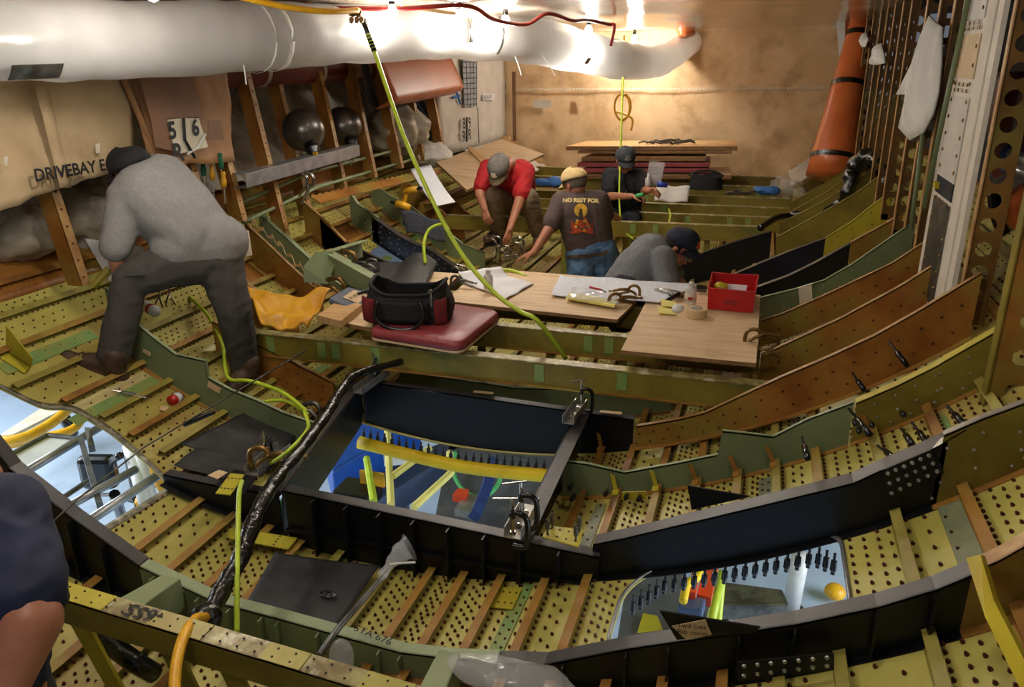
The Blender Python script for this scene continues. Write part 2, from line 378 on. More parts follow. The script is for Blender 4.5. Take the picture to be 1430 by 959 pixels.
def rpost(Y, zb, strip=.03, depth=.13, cap='cap_tan', label='', m_web='post_web', zt=ZT + .05, X=XR):
    depth = .105; t = thing('wall_post', label, 'post', 'perforated posts of the side wall', (X, Y, zb))
    MB().box((0, 0, (zt - zb) / 2), (.006, strip, zt - zb)).build('front_strip', cap, t)
    m_ = MB(); perf(m_, (0, 0, 0), (1, 0, 0), (0, 0, 1), depth, zt - zb, .031, .098)
    m_.box((depth, 0, (zt - zb) / 2), (.004, strip, zt - zb)); w_ = m_.build('web', m_web, t)
    sd = w_.modifiers.new('s', 'SOLIDIFY'); sd.thickness = .003
    return t
ry = [4.62, 5.0, 5.4, 5.98, 6.35, 6.75, 7.15, 7.55, 8.08, 8.6]
for i, Y in enumerate(ry):
    rpost(Y, zskin(XR) + .12, .045 if i < 3 else .035, .17 if i < 4 else .14, label='tan edged perforated metal post in the right-hand wall, %s counting from the white framed panel' % ['first', 'second', 'third', 'fourth', 'fifth', 'sixth', 'seventh', 'eighth', 'ninth', 'tenth'][i])
rpost(3.52, zskin(XR) + .13, .03, .2, label='orange perforated post directly beside the near edge of the white framed panel')
# tall channel post nearest the camera
tp = thing('channel_post', 'broad olive channel post nearest the camera at the right edge', 'post', None, (XR, 2.95, -1.26))
MB().box((0, 0, .83), (.006, .055, 1.66)).build('front_strip', 'olive_beam', tp)
m_ = MB(); perf(m_, (0, -.02, 0), (1, 0, 0), (0, 0, 1), .17, 1.66, .03, .13); m_.build('web', 'frame_orange', tp)
MB().box((.17, -.035, .83), (.006, .04, 1.66)).build('rear_flange', 'olive_beam', tp)

# white framed panel
wp = thing('sidewall_panel', 'tall white framed panel with riveted grey inserts on the right-hand wall', 'panel')
def onR(px, py, X=XR - .01): return atX(px, py, X)
ys = (3.78, 4.30)
def pquad(y0, z0, y1, z1, y2, z2, y3, z3, X=XR - .012): return [(X, y0, z0), (X, y1, z1), (X, y2, z2), (X, y3, z3)]
MB().slab(pquad(3.72, -1.24, 4.32, -1.04, 4.32, ZT, 3.72, ZT, XR - .02), (.025, 0, 0)).build('board', 'liner_white', wp, bevel=.004)
yb0, yb1 = 3.86, 4.22
for z0, z1, mt in [(-1.02, -.62, 'dull_metal'), (-.60, -.52, 'carpet_dark'), (-.52, -.16, 'liner_grey'), (-.08, .1, 'tape_label'), (.16, ZT - .02, 'liner_grey')]:
    MB().slab(pquad(yb0, z0 - (.1 if z0 < -1 else 0), yb1, z0 + (.02 if z0 < -1 else 0), yb1, z1, yb0, z1, XR - .026), (.004, 0, 0)).build('insert_plate', mt, wp)
rv = MB()
for z in [-1.0 + .075 * i for i in range(19)]:
    for y in (yb0 + .03, yb1 - .03): rv.lathe([(.009, 0), (.007, .004), (0, .005)], (XR - .027, y, z), (-1, 0, 0), 8)
for z in (-.13, -.105, .125, .145, -.62):
    for k in range(4): rv.lathe([(.009, 0), (.007, .004), (0, .005)], (XR - .027, yb0 + .06 + k * .08, z), (-1, 0, 0), 8)
rv.build('screws', 'brass', wp)
ts = MB().slab(pquad(3.62, -1.27, 3.70, -1.24, 3.70, ZT, 3.62, ZT, XR - .015), (.02, 0, 0)).build('edge_strip', 'liner_white', wp)
MB().box((XR - .03, 4.16, -.565), (.03, .05, .03)).build('plug', 'yellow_paint', wp)

# orange rolled blanket at the far end of the right wall
rl = thing('rolled_liner', 'tall orange rolled liner bound with black tape beside the far curtain', 'roll')
a = atY(1160, 247, 8.35); b_ = atY(1205, 20, 8.9)
ax = (b_ - a).normalized()
MB().tube([a + (b_ - a) * (k / 8) for k in range(9)], lambda t: .24 - .14 * t, 28, smooth=0).build('roll', 'orange_roll', rl, smooth=True)
for t in (.10, .55, .86):
    p = a + (b_ - a) * t; r = .246 - .14 * t
    MB().tube([p, p + ax * .05], r, 28, cap=False).build('black_tape', 'black_tape', rl, smooth=True)
ed = MB().strip([atY(1168, 30, 9.3), atY(1172, 80, 9.3), atY(1166, 130, 9.3), atY(1170, 60, 9.3)][:3], [atY(1180, 30, 9.3), atY(1180, 80, 9.3), atY(1176, 130, 9.3)], (0, .01, 0))
ed.build('white_edge', 'white_cloth', rl)
MB().slab([atY(1180, 28, 9.4), atY(1197, 28, 9.4), atY(1190, 130, 9.4), atY(1178, 130, 9.4)], (0, .03, 0)).build('upper_flap', 'orange_roll', rl)

# left wall: slanted posts
def lpost(pt, pb, Y, label, wd=.055, mt='frame_orange'):
    T = atY(*pt, Y); B = atY(*pb, Y); d = T - B; T = B + Vector((-.07, 0, .45)).normalized() * 1.0; d = T - B; T = B + d * ((ZT + .06 - B.z) / d.z)
    t = thing('wall_stud', label, 'post', 'slanted studs of the left wall', tuple(B))
    ux = Vector((1, 0, 0)); v = T - B
    MB().slab([Vector((0, -.0, 0)), Vector((0, wd, 0)), Vector((0, wd, 0)) + v, v], (-.004, 0, 0)).build('front_flange', 'cap_tan' if mt == 'frame_orange' else mt, t)
    m_ = MB().slab([Vector((0, 0, 0)), Vector((-.1, 0, 0)), Vector((-.1, 0, 0)) + v, v], (0, .004, 0)); m_.build('web', mt, t)
    r_ = MB()
    for k in range(int(v.length / .09)):
        q = v * ((k + .5) * .09 / v.length); r_.lathe([(.007, 0), (.005, .004)], q + Vector((0, wd * .5, 0)), (1, 0, 0), 6)
    r_.build('rivet_line', 'fastener', t)
    return t
LP = [((80, 290), (115, 400), 3.05, 'beneath the lettered canvas, nearest the camera'), ((263, 232), (282, 290), 4.0, 'below the brown canvas flap, left of the screwdriver handles'), ((324, 228), (339, 309), 4.35, 'rising past the right edge of the brown canvas flap'),
      ((357, 96), (400, 330), 4.87, 'just left of the first steel pressure sphere'), ((401, 92), (433, 302), 5.4, 'standing across the front of the first steel pressure sphere'), ((455, 91), (482, 265), 5.9, 'standing across the second steel pressure sphere'),
      ((504, 91), (524, 248), 6.4, 'at the left end of the hanging orange pad'), ((551, 154), (561, 235), 6.95, 'under the left half of the orange pad'), ((586, 148), (593, 225), 7.4, 'under the right half of the orange pad'), ((617, 144), (620, 215), 7.9, 'against the white lining panels')]
for a, b_, Y, l in LP: lpost(a, b_, Y, 'tan orange metal stud ' + l)

# inboard white liner, far left
def leftwall(Y0, Y1, z0, z1, name, mt, label, X=XL + .03):
    f = lambda u, v: (X + .02 * noise.noise(Vector((u * 3, v * 3, 1))), Y0 + (Y1 - Y0) * u, z0 + (z1 - z0) * v)
    return tag(MB().sheet(f, 16, 12, (-.02, 0, 0)).build(name, mt, smooth=True), label, kind='structure')
lw = leftwall(7.95, YEND - .05, -.93, ZT + .02, 'wall_left', 'liner_grey', 'white lining panels on the left wall near the far end')
XT = XL + .062
def LW(px, py, X=XT): return atX(px, py, X)
p0, p1, p2, p3 = LW(645, 83), LW(665, 83), LW(665, 148), LW(648, 150)
MB().slab([p0, p1, p2, p3], (.004, 0, 0)).build('grille', 'window_grey', lw)
g = MB()
for k in range(9):
    t = (k + .5) / 9; g.tube([p0.lerp(p3, t) + Vector((.008, 0, 0)), p1.lerp(p2, t) + Vector((.008, 0, 0))], .006, 5)
g.build('grille_bars', 'dull_metal', lw)
g = MB()
for k in range(5):
    t = k / 4; g.tube([p0.lerp(p1, t) + Vector((.008, 0, 0)), p3.lerp(p2, t) + Vector((.008, 0, 0))], .004, 5)
g.build('grille_uprights', 'window_grey', lw)
MB().tube([LW(667, 150), LW(669, 200)], .006, 6).build('panel_seam', 'dull_metal', lw)
MB().tube([LW(637, 127), LW(643, 145)], .014, 4).build('blue_tape', 'blue_tape', lw); MB().tube([LW(632, 136), LW(642, 134)], .014, 4).build('blue_tape', 'blue_tape', lw)
for tx, px, py, s in [('8', 648, 173, .17), ('9', 656, 172, .17), ('R', 648, 191, .17), ('R', 656, 188, .17)]:
    text(tx, LW(px, py, XT + .008), (0, 1, .0), (0, 0, 1), s, 'ink', lw, bold=.004)
MB().tube([LW(652, 163), LW(652, 198)], .009, 4).build('black_line', 'ink', lw)
for tx, px, py, s in [('R', 706, 121, .12), ('R', 706, 138, .12)]: text(tx, LW(px, py, XT + .008), (0, 1, 0), (0, 0, 1), s, 'ink', lw)
MB().slab([LW(674, 131), LW(690, 131), LW(690, 140), LW(674, 140)], (.003, 0, 0)).build('label', 'paper', lw)
text('BULK BAY J', LW(682, 135.5, XT + .01), (0, 1, 0), (0, 0, 1), .07, 'ink', lw)
MB().tube([LW(711, 85), LW(713, 192)], .022, 8).build('corner_rope', 'white_cloth', lw)
# sloping lower liner between left wall and the beams
sl = tag(MB().slab([(-3.34, 8.7, -.95), (-3.34, 10.2, -.95), (-2.75, 10.2, -1.3), (-2.75, 8.7, -1.3)], (.01, 0, .02)).build('trim_1', 'liner_grey'), 'sloping white liner below the white wall panels', kind='structure')
sr = tag(MB().slab([(.84, 8.9, -.92), (.84, 10.2, -.92), (.35, 10.2, -1.28), (.35, 8.9, -1.28)], (-.01, 0, .02)).build('trim_2', 'liner_grey'), 'sloping grey liner at the far right corner', kind='structure')
m_ = MB()
for t in (.1, .32, .54, .76, .95): m_.box((.36 + .48 * t, 10.1, -1.25 + .36 * t), (.1, .05, .06))
m_.build('wooden_blocks', 'lumber', sr)
m_ = MB()
for t in (.05, .25, .45, .65, .85): m_.box((-3.3 + .55 * t, 10.12, -.9 - .36 * t), (.1, .05, .06))
m_.build('wooden_blocks', 'lumber', sl)

# stringers
TH = [-43.3, -40.2, -37.1, -33.6, -30.5, -27.5, -24.6, -21.6, -18.7, -15.8, -12.8, -9.8, -6.9, -3.7, 0.2, 3.3, 5.7, 8.4, 11.5, 14.3, 17.4, 20.4, 23.4, 26.1, 28.9, 32.8, 36.4, 39.8, 43.2, 46.6, 50]
TH[14] = 0.4
FR = [1.33, 1.86, 2.45, 3.08, 3.53, 4.0, 4.55, 4.97, 5.4, 5.98, 6.55, 7.0, 7.55, 8.08, 8.6, 9.6]
def stringer(th, y0, y1, mt, label):
    t = R(th); n = Vector((-math.sin(t), 0, math.cos(t))); e = Vector((math.cos(t), 0, math.sin(t)))
    o = hull(t, 0) - Vector((0, 0, 0)); base = hull(t, y0)
    prof = [(-.016, .003), (-.016, .006), (-.002, .006), (-.002, .036), (-.002, .039), (.032, .039), (.032, .035), (.002, .035), (.002, .003)]
    A = [e * a + n * b_ for a, b_ in prof]; B = [q + Vector((0, y1 - y0, 0)) for q in A]; k = len(A)
    m_ = MB().add(A + B, [(i, (i + 1) % k, k + (i + 1) % k, k + i) for i in range(k)] + [list(range(k)), list(range(2 * k - 1, k - 1, -1))])
    ob = m_.build('stringer', mt); ob.location = base
    return tag(ob, label, 'stringer', 'stringers running along the fuselage skin')
BAYN = {0: 'below the numbered cross beam', 1: 'between the numbered beam and the rib lettered STA 676', 2: 'in the bay behind the STA 676 rib', 3: 'in the bay beside the dark framed keel opening', 4: 'in the bay behind the stepped green rib'}
sid = 0
ORD = ['nought', 'first', 'second', 'third', 'fourth', 'fifth', 'sixth', 'seventh', 'eighth', 'ninth', 'tenth', 'eleventh', 'twelfth', 'thirteenth', 'fourteenth', 'fifteenth', 'sixteenth', 'seventeenth']
def side_word(th): i = TH.index(th); return '%s %s of the keel' % (ORD[14 - i if i < 14 else i - 13], 'left' if i < 14 else 'right')
for th in TH:
    segs = []; cur = None; Y = 1.0
    while Y <= 9.9:
        bad = in_hole(R(th) * RS, Y, .03) or (-9.6 < th < 6.5 and 2.45 < Y < 3.55)
        if not bad and cur is None: cur = Y
        if bad and cur is not None: segs.append((cur, Y - .05)); cur = None
        Y += .05
    if cur: segs.append((cur, 9.85))
    for a, b_ in segs:
        if b_ - a < .15: continue
        cuts = [a] + [q for q in (4.0, 6.55) if a + .2 < q < b_ - .2] + [b_]
        for c0, c1 in zip(cuts, cuts[1:]):
            mt = random.choice(['stringer_rust', 'stringer_rust', 'stringer_green']) if abs(th) > 6 else random.choice(['stringer_green', 'stringer_rust'])
            zone = 'near bays' if c0 < 2.9 else 'bays by the keel box' if c0 < 3.95 else 'middle bays' if c0 < 6 else 'far bays'
            stringer(th, c0, c1, mt, '%s stringer in the %s, %s' % ('rusty orange' if mt == 'stringer_rust' else 'yellow-green', zone, side_word(th)))
# skin doubler strips
for th, y0, y1, wd, mt in [(-36, 2.5, 3.05, .07, 'green_strip'), (-28.8, 2.5, 3.05, .06, 'green_strip'), (9.9, 1.9, 2.4, .055, 'green_strip'), (12.9, 2.5, 3.0, .05, 'grey_strip'), (25.0, 2.5, 3.0, .05, 'grey_strip'), (27.4, 3.1, 3.5, .04, 'grey_strip'), (35, 1.9, 2.42, .07, 'grey_strip'), (36.5, 2.5, 3.0, .05, 'green_strip'), (-20, 3.6, 3.95, .05, 'green_strip'), (-29, 4.9, 5.9, .06, 'green_strip'), (-26.5, 5.5, 6.4, .07, 'green_strip'), (-30, 6, 6.9, .06, 'green_strip'), (-17.1, 2.5, 3.0, .04, 'grey_strip'), (17, 3.1, 3.5, .05, 'grey_strip'), (7, 3.6, 3.95, .05, 'grey_strip')]:
    s0 = R(th) * RS; A = [hull(s0 / RS, y0, RS - .006), hull(s0 / RS, y1, RS - .006)]; B = [hull((s0 + wd) / RS, y0, RS - .006), hull((s0 + wd) / RS, y1, RS - .006)]
    MB().strip(A, B, (0, 0, .003)).build('doubler_strip', mt, skin)
for a0, a1, y0, y1 in [(-41.5, -48, .8, 4.5), (-44, -50, 4.5, 9.8), (-37.4, -39.9, 4.1, 4.8), (-33.9, -36.6, 4.05, 4.5), (-33.9, -36.6, 5.45, 5.95)]:
    MB().sheet(lambda u, v: hull(R(a0 + (a1 - a0) * u), y0 + (y1 - y0) * v, RS - .005), 8, 4, (.003, 0, .003)).build('sill_panel', 'frame_orange', skin, smooth=True)
# fastener pins
pin_prof = [(.0058, 0), (.0066, .004), (.005, .008), (.003, .012)]
def pin(mb, s, Y, n=6, k=1.0):
    t = s / RS; nn = Vector((-math.sin(t), 0, math.cos(t)))
    if n <= 5: mb.lathe([(.0050 * k, 0), (.0042 * k, .007)], hull(t, Y, RS - .003), nn, n)
    else: mb.lathe(pin_prof, hull(t, Y, RS - .003), nn, n)
spots = []
for i in range(len(TH) - 1):
    s0, s1 = R(TH[i]) * RS, R(TH[i + 1]) * RS
    for j in range(len(FR) - 1):
        y0, y1 = FR[j] + .05, FR[j + 1] - .03
        if y0 > 8.2: continue
        rnd = random.Random(i * 131 + j); kind = rnd.choice([0, 0, 0, 1, 2]) if TH[i] > -24 else rnd.choice([0, 1, 1, 2])
        st = .032
        n = int((y1 - y0) / st)
        for q in range(n + 1): 
            y = y0 + (y1 - y0) * q / n
            if kind != 1 or q % 2: spots.append((s0 + .034, y))
            if kind == 0 and q % 2 == 0: spots.append((s1 - .026, y))
        cols = {0: 3, 1: 2, 2: 2}[kind]; py_ = {0: .044, 1: .085, 2: .06}[kind]; n2 = int((y1 - y0) / py_)
        for c in range(cols):
            s = s0 + .06 + (s1 - s0 - .1) * (c + .5) / cols
            for q in range(n2):
                y = y0 + (q + (.25 if c % 2 else .75)) * (y1 - y0) / n2; spots.append((s, y))
spots = [(s, y) for s, y in spots if not in_hole(s, y, .02) and not (R(-14) * RS < s < R(9) * RS and 2.42 < y < 3.56)]
def dist(sp): return hull(sp[0] / RS, sp[1]).length
def onscreen(sp):
    v = hull(sp[0] / RS, sp[1]); zc = v.dot(FW); return 0 < 715 + FPX * v.dot(CR) / zc < 1430 and 0 < 479 - FPX * v.dot(CU) / zc < 959
spots.sort(key=dist); near = [p for p in spots if onscreen(p)][:100]; ns = set(near)
pm = MB(); pin(pm, 0, 0, 8); po = pm.build('fastener', 'fastener', skin); pm_me = po.data; base0 = hull(0, 0)
for v in pm_me.vertices: v.co = v.co - base0
for k, (s, y) in enumerate(near):
    o = po if k == 0 else po.copy()
    if k: C.objects.link(o)
    o.location = hull(s / RS, y); o.rotation_euler = (0, -s / RS, 0)
fm = MB()
for s, y in spots:
    if (s, y) in ns: continue
    d = dist((s, y))
    pin(fm, s, y, 7 if d < 4.2 else 4, 1.0)
tag(fm.build('fastener_field', 'fastener', skin, weld=False), kind='stuff')
# sealed edges around the openings
for h, nm in ((HOLES[0], 0), (HOLES[2], 2)):
    A = []; B = []
    c = Vector((sum(p[0] for p in h) / len(h), sum(p[1] for p in h) / len(h)))
    for p in list(h) + [h[0]]:
        v = (Vector((p[0], p[1])) - c); e = v.normalized() * (.035 if nm == 0 else .014)
        A.append(hull(p[0] / RS, p[1], RS - .008)); B.append(hull((p[0] + e.x) / RS, p[1] + e.y, RS - .006))
    m_ = MB().strip(A, B, (0, 0, .004)); m_.build('opening_edge', 'sealant' if nm == 0 else 'rail_alu', skin, smooth=True)

# ------------------------------------------------------------------ ribs (frames) across the fuselage
def frame(name, Y, px, w_, webm, capm, label, cat='rib', group='ribs across the fuselage', ribs=0, rivets=0, drop=.0, t=.006, z=None, foot=True, rivm='bare_metal', capt=.007, bottom=None, ext=0):
    P = [atY(a, b_, Y + w_) for a, b_ in px]; P.sort(key=lambda p: p.x)
    if ext: P.append(Vector((ext, P[-1].y, P[-1].z + (CZ - math.sqrt(3.25**2 - (ext - CX)**2)) - (CZ - math.sqrt(3.25**2 - (P[-1].x - CX)**2)))))
    pts = []
    for a, b_ in zip(P, P[1:]):
        n = max(1, int((b_.x - a.x) / .06)); pts += [a.lerp(b_, k / n) for k in range(n)]
    pts.append(P[-1])
    o0 = Vector((pts[0].x, Y, zskin(pts[0].x)))
    r = thing(name, label, cat, group, tuple(o0))
    top = [Vector((p.x, Y, p.z)) - o0 for p in pts]
    bot = [Vector((p.x, Y, min(p.z - .02, (bottom(p.x) if bottom else zskin(p.x) + drop)))) - o0 for p in pts]
    MB().strip(top, bot, (0, t, 0)).build('web', webm, r)
    MB().strip(top, [q + Vector((0, w_, 0)) for q in top], (0, 0, -capt)).build('cap', capm, r)
    if foot: MB().strip([q + Vector((0, 0, .004)) for q in bot], [q + Vector((0, -.03, .004)) for q in bot], (0, 0, .004)).build('foot_flange', webm if 'black' in webm or 'navy' in webm else 'stringer_rust', r)
    if ribs:
        x = pts[0].x + ribs * .5; k = 0
        while x < pts[-1].x - .03:
            i = min(range(len(pts)), key=lambda q: abs(pts[q].x - x)); h = top[i].z - bot[i].z
            if h > .06: MB().box((top[i].x, -.012, (top[i].z + bot[i].z) / 2 - .004), (.006, .03, h - .012)).build('stiffener', webm, r)
            x += ribs
    if rivets:
        m_ = MB()
        for i in range(0, len(pts)):
            h = top[i].z - bot[i].z
            for rr in range(rivets):
                m_.lathe([(.006, 0), (.004, .004)], (top[i].x + .015 * (rr % 2), -.001, bot[i].z + h * (rr + .6) / (rivets + .3)), (0, -1, 0), 6)
        tag(m_.build('rivet_heads', rivm, r), kind='stuff')
    return r, pts, o0
# rib at station 676: black, green, black from left to right
F1 = frame('rib', 1.86, [(-60, 540), (0, 606), (30, 662 - 18), (116, 712), (208, 778)], .055, 'black_frame', 'black_cap', 'black rib crossing below the left floor opening, ending at the green rib', ribs=.14)
g1, gp, go = frame('rib', 1.86, [(208, 780), (311, 828), (400, 851), (484, 874), (568, 897), (640, 905), (699, 907)], .05, 'green_frame', 'green_cap', 'pale green rib marked STA 676 crossing the foreground', ribs=.11)
b1, bp, bo = frame('rib', 1.86, [(697, 908), (766, 910), (880, 887), (998, 869), (1110, 852), (1221, 828), (1300, 804), (1350, 783)], .06, 'black_frame', 'black_cap', 'black rib with a tan handwritten tag crossing below the right skin opening', ribs=.16)
frame('rib', 1.86, [(1352, 782), (1390, 765), (1430, 742), (1500, 700)], .05, 'frame_orange', 'cap_tan', 'orange rib end at the lower right corner behind the yellow strut')
# fin and tag
A = atY(921, 853, 1.86); fin = MB().slab([atY(921, 853, 1.84), atY(1062, 876, 1.84), atY(1052, 884, 1.84), atY(945, 893, 1.84)], (0, .006, 0)).build('gusset', 'black_frame', b1); fin.location = -bo
lb = MB().slab([atY(938, 874, 1.833), atY(985, 865, 1.833), atY(994, 886, 1.833), atY(958, 893, 1.833)], (0, .002, 0)).build('paper_tag', 'tape_label', b1); lb.location = -bo
text('Fwd Lwr\nRib cover', atY(967, 879, 1.828) - bo, (1, 0, .13), (0, 0, 1), .022, 'ink', b1)
pp = MB(); ppa, ppb, ppc, ppd = [atY(*q, 1.80) for q in ((1030, 925), (1165, 912), (1165, 935), (1030, 952))]
plate = MB().slab([ppa, ppb, ppc, ppd], (0, .005, 0)).build('splice_plate', 'black_frame', b1); plate.location = -bo
m_ = MB()
for i in range(7):
    for j in range(2): p = ppa.lerp(ppb, (i + .5) / 7).lerp(ppd.lerp(ppc, (i + .5) / 7), (j + .4) / 2); m_.lathe([(.007, 0), (.005, .004)], p, (0, -1, 0), 7)
mm = tag(m_.build('rivet_heads', 'bare_metal', b1), kind='stuff'); mm.location = -bo
# yellow strut bottom right
ys_ = thing('diagonal_strut', 'bright yellow diagonal strut at the lower right corner', 'strut')
MB().slab([atY(1349, 779, 1.80), atY(1369, 774, 1.80), atY(1388, 838, 1.66), atY(1440, 940, 1.42), atY(1428, 968, 1.40), atY(1376, 862, 1.64)], (.02, .03, -.02)).build('bar', 'yellow_paint', ys_)
m_ = MB()
for k in range(5): m_.lathe([(.006, 0), (.005, .003)], atY(1360 + k * 4, 789 + k * 9, 1.79 - .012 * k), (0, -1, .3), 6)
m_.build('holes', 'ink', ys_)

# keel box
kb = thing('keel_box', 'black box frame with tan labels around the central floor opening', 'frame')
def K(px, py, z): return atZ(px, py, z)
NL, NR_, FL_, FR_ = K(400, 678, -1.68), K(835, 772, -1.70), K(505, 532, -1.66), K(885, 588, -1.66)
NL.y = 2.47; 
def wallbox(a, b_, w_, nm, inw, zb=None, ribs=0, dirn=-1, lab=None):
    n = 12; top = [a.lerp(b_, k / n) for k in range(n + 1)]
    bot = [Vector((p.x, p.y, zskin(p.x) + .003)) for p in top]
    o = MB().strip(top, bot, inw.normalized() * .008).build(nm, 'black_frame', kb)
    MB().strip(top, [p + inw * w_ for p in top], (0, 0, -.008)).build('cap', 'black_cap', kb, bevel=.001)
    if ribs:
        for k in range(1, ribs):
            p = a.lerp(b_, k / ribs); h = p.z - zskin(p.x); MB().box((p.x, p.y + dirn * .02, p.z - h / 2), (.007, .04, h - .01)).build('stiffener', 'black_frame', kb)
a = atY(396, 685, 2.42); b_ = atY(836, 778, 2.42)
wallbox(a, b_, .055, 'near_wall', Vector((0, 1, 0)), ribs=9)
MB().box(((a.x + b_.x) / 2, 2.41, (a.z + b_.z) / 2 - .15), ((b_.x - a.x), .02, .008)).build('stringer_rail', 'black_frame', kb)
c = atY(505, 532, 3.53); d = atY(885, 586, 3.53)
wallbox(c, d, .05, 'far_wall', Vector((0, 1, 0)))
la = Vector((a.x, a.y, a.z)); lc = atY(507, 534, 3.5)
rt0 = atY(716, 752, 2.42); rt1 = atY(806, 572, 3.5)
n = 8
top = [la.lerp(lc, k / n) for k in range(n + 1)]; bot = [Vector((p.x - .03, p.y, zskin(p.x - .03))) for p in top]
MB().strip(top, bot, (-.008, 0, 0)).build('side_wall', 'black_frame', kb); MB().strip(top, [p + Vector((-.09, 0, 0)) for p in top], (0, 0, -.008)).build('cap', 'black_cap', kb)
top = [rt0.lerp(rt1, k / n) for k in range(n + 1)]; bot = [Vector((p.x, p.y, zskin(p.x))) for p in top]
MB().strip(top, bot, (.008, 0, 0)).build('side_wall', 'black_frame', kb); MB().strip(top, [p + Vector((.07, 0, 0)) for p in top], (0, 0, -.008)).build('cap', 'black_cap', kb)
for px, py, Y, s in [(508, 705, 2.45, (.16, .035)), (675, 548, 3.555, (.11, .025)), (853, 576, 3.555, (.11, .025))]:
    p = atY(px, py, Y); p.z += .002; MB().box(p, (s[0], s[1], .002), Matrix.Rotation(R(3), 3, 'Z')).build('label', 'tape_label', kb)
text('FWD 21', atY(512, 706, 2.45) + Vector((0, 0, .003)), (1, 0, -.03), (0, 1, 0), .022, 'print_orange', kb)
# black end left of the box and the fin web
frame('rib', 2.45, [(238, 655), (300, 668), (350, 676), (398, 684)], .05, 'black_frame', 'black_cap', 'short black rib end left of the keel box under the rubber mats', bottom=lambda x: zskin(x) + .02 + max(0, (-1.85 - x)) * .0)

# ribs right of the box
r2, r2p, r2o = frame('rib', 2.45, [(833, 746), (880, 736), (1053, 694), (1189, 660), (1232, 640), (1300, 611), (1318, 603)], .07, 'black_frame', 'black_cap', 'long black rib sweeping right from the keel box above the right skin opening')
frame('rib', 2.45, [(1316, 602), (1366, 580), (1430, 556), (1520, 520)], .03, 'olive_beam', 'bare_metal', 'olive and orange riveted rib end under the nearest channel post', rivets=4)
sp0, sp1, sp2, sp3 = [atY(*q, 2.435) for q in ((1233, 656), (1300, 628), (1318, 660), (1240, 698))]
o = MB().slab([sp0, sp1, sp2, sp3], (0, .006, 0)).build('splice_plate', 'black_frame', r2); o.location = -r2o
m_ = MB()
for i in range(6):
    for j in range(3): p = sp0.lerp(sp1, (i + .5) / 6).lerp(sp3.lerp(sp2, (i + .5) / 6), (j + .5) / 3); m_.lathe([(.007, 0), (.005, .006)], p, (0, -1, 0), 7)
o = tag(m_.build('rivet_heads', 'bare_metal', r2), kind='stuff'); o.location = -r2o
o = MB().strip([atY(1240, 656, 2.49), atY(1352, 592, 2.49)], [atY(1238, 665, 2.45), atY(1350, 601, 2.45)], (0, 0, .006)).build('bright_edge_strip', 'bare_metal', r2); o.location = -r2o
gs = thing('gusset_plate', 'small black triangular gusset leaning on the long black rib', 'bracket')
MB().slab([atY(960, 678, 2.62), atY(1048, 693, 2.54), atY(966, 712, 2.6)], (0, .006, 0)).build('plate', 'black_frame', gs)
g3, g3p, g3o = frame('rib', 3.08, [(787, 641), (820, 645), (873, 657), (940, 645), (1003, 632), (1009, 599), (1040, 602), (1080, 607), (1127, 583), (1192, 559)], .02, 'green_frame', 'green_cap', 'stepped green rib right of the keel box')
frame('rib', 3.08, [(1194, 556), (1250, 532), (1306, 504), (1312, 500)], .05, 'olive_beam', 'yellow_primer', 'olive rib end with a bright yellow cap strip and rivets', rivets=3, ext=.9)
gl, glp, glo = frame('rib', 3.08, [(150, 400), (191, 448), (220, 472), (248, 493), (289, 502), (293, 525), (326, 543), (362, 557), (400, 575), (440, 588)], .022, 'green_frame', 'green_cap', 'curved green rib behind the left floor opening, a man straddling it')
for px, py, s in ((205, 492, .05), (299, 541, .08)):
    p = atY(px, py, 3.074); o = MB().box(p - glo, (s, .002, s * .45), Matrix.Rotation(R(25), 3, 'Y')).build('label', 'tape_label', gl)
# orange rib left at 4
frame('rib', 3.53, [(300, 446), (362, 478), (415, 505), (468, 532)], .03, 'frame_orange', 'cap_tan', 'orange rib end left of the black keel box', rivets=2, rivm='fastener')
frame('rib', 3.455, [(890, 592), (950, 582), (985, 573), (1030, 552), (1090, 524), (1160, 494), (1220, 466), (1284, 430)], .03, 'frame_orange', 'cap_tan', 'long orange rib with a tan cap curving up to the white framed panel', rivets=2, rivm='fastener', drop=.05, ext=.9)
frame('rib', 3.98, [(560, 516), (640, 527), (720, 539), (800, 541), (870, 545), (940, 535)], .03, 'green_frame', 'green_cap', 'dark green rib in shade beneath the floor beams behind the keel box')
for Y, px, l in [(4.0, [(1063, 494), (1090, 481), (1170, 444), (1250, 401), (1262, 394)], 'first behind the long tan capped rib'), (4.55, [(1062, 446), (1090, 437), (1150, 411), (1245, 366)], 'second behind the long tan capped rib')]:
    frame('rib', Y, px, .03, 'frame_orange', 'cap_tan', 'orange rib right of the plywood boards, ' + l, rivets=1, rivm='fastener', drop=.06, ext=.9)
g5 = frame('rib', 4.97, [(1062, 414), (1110, 402), (1150, 390), (1190, 367), (1236, 335)], .03, 'green_frame', 'green_cap', 'green riveted rib behind the red bin', rivets=3, drop=.04, ext=.9)
o = MB().slab([atY(1115, 401, 4.95), atY(1133, 395, 4.95), atY(1135, 425, 4.95), atY(1117, 430, 4.95)], (0, -.02, 0)).build('white_bracket', 'liner_white', g5[0]); o.location = -g5[2]
frame('rib', 5.40, [(1050, 401), (1100, 383), (1135, 366), (1187, 337)], .06, 'black_frame', 'black_cap', 'black rib just above the green riveted rib behind the red bin')
frame('rib', 5.40, [(1188, 336), (1240, 308)], .05, 'frame_orange', 'cap_tan', 'orange rib end continuing the black rib to the side wall', ext=.9)
frame('rib', 5.98, [(1000, 389), (1022, 382), (1074, 360), (1110, 346), (1152, 331)], .06, 'navy_frame', 'black_cap', 'navy blue-black rib with a yellow plate at its upper end')
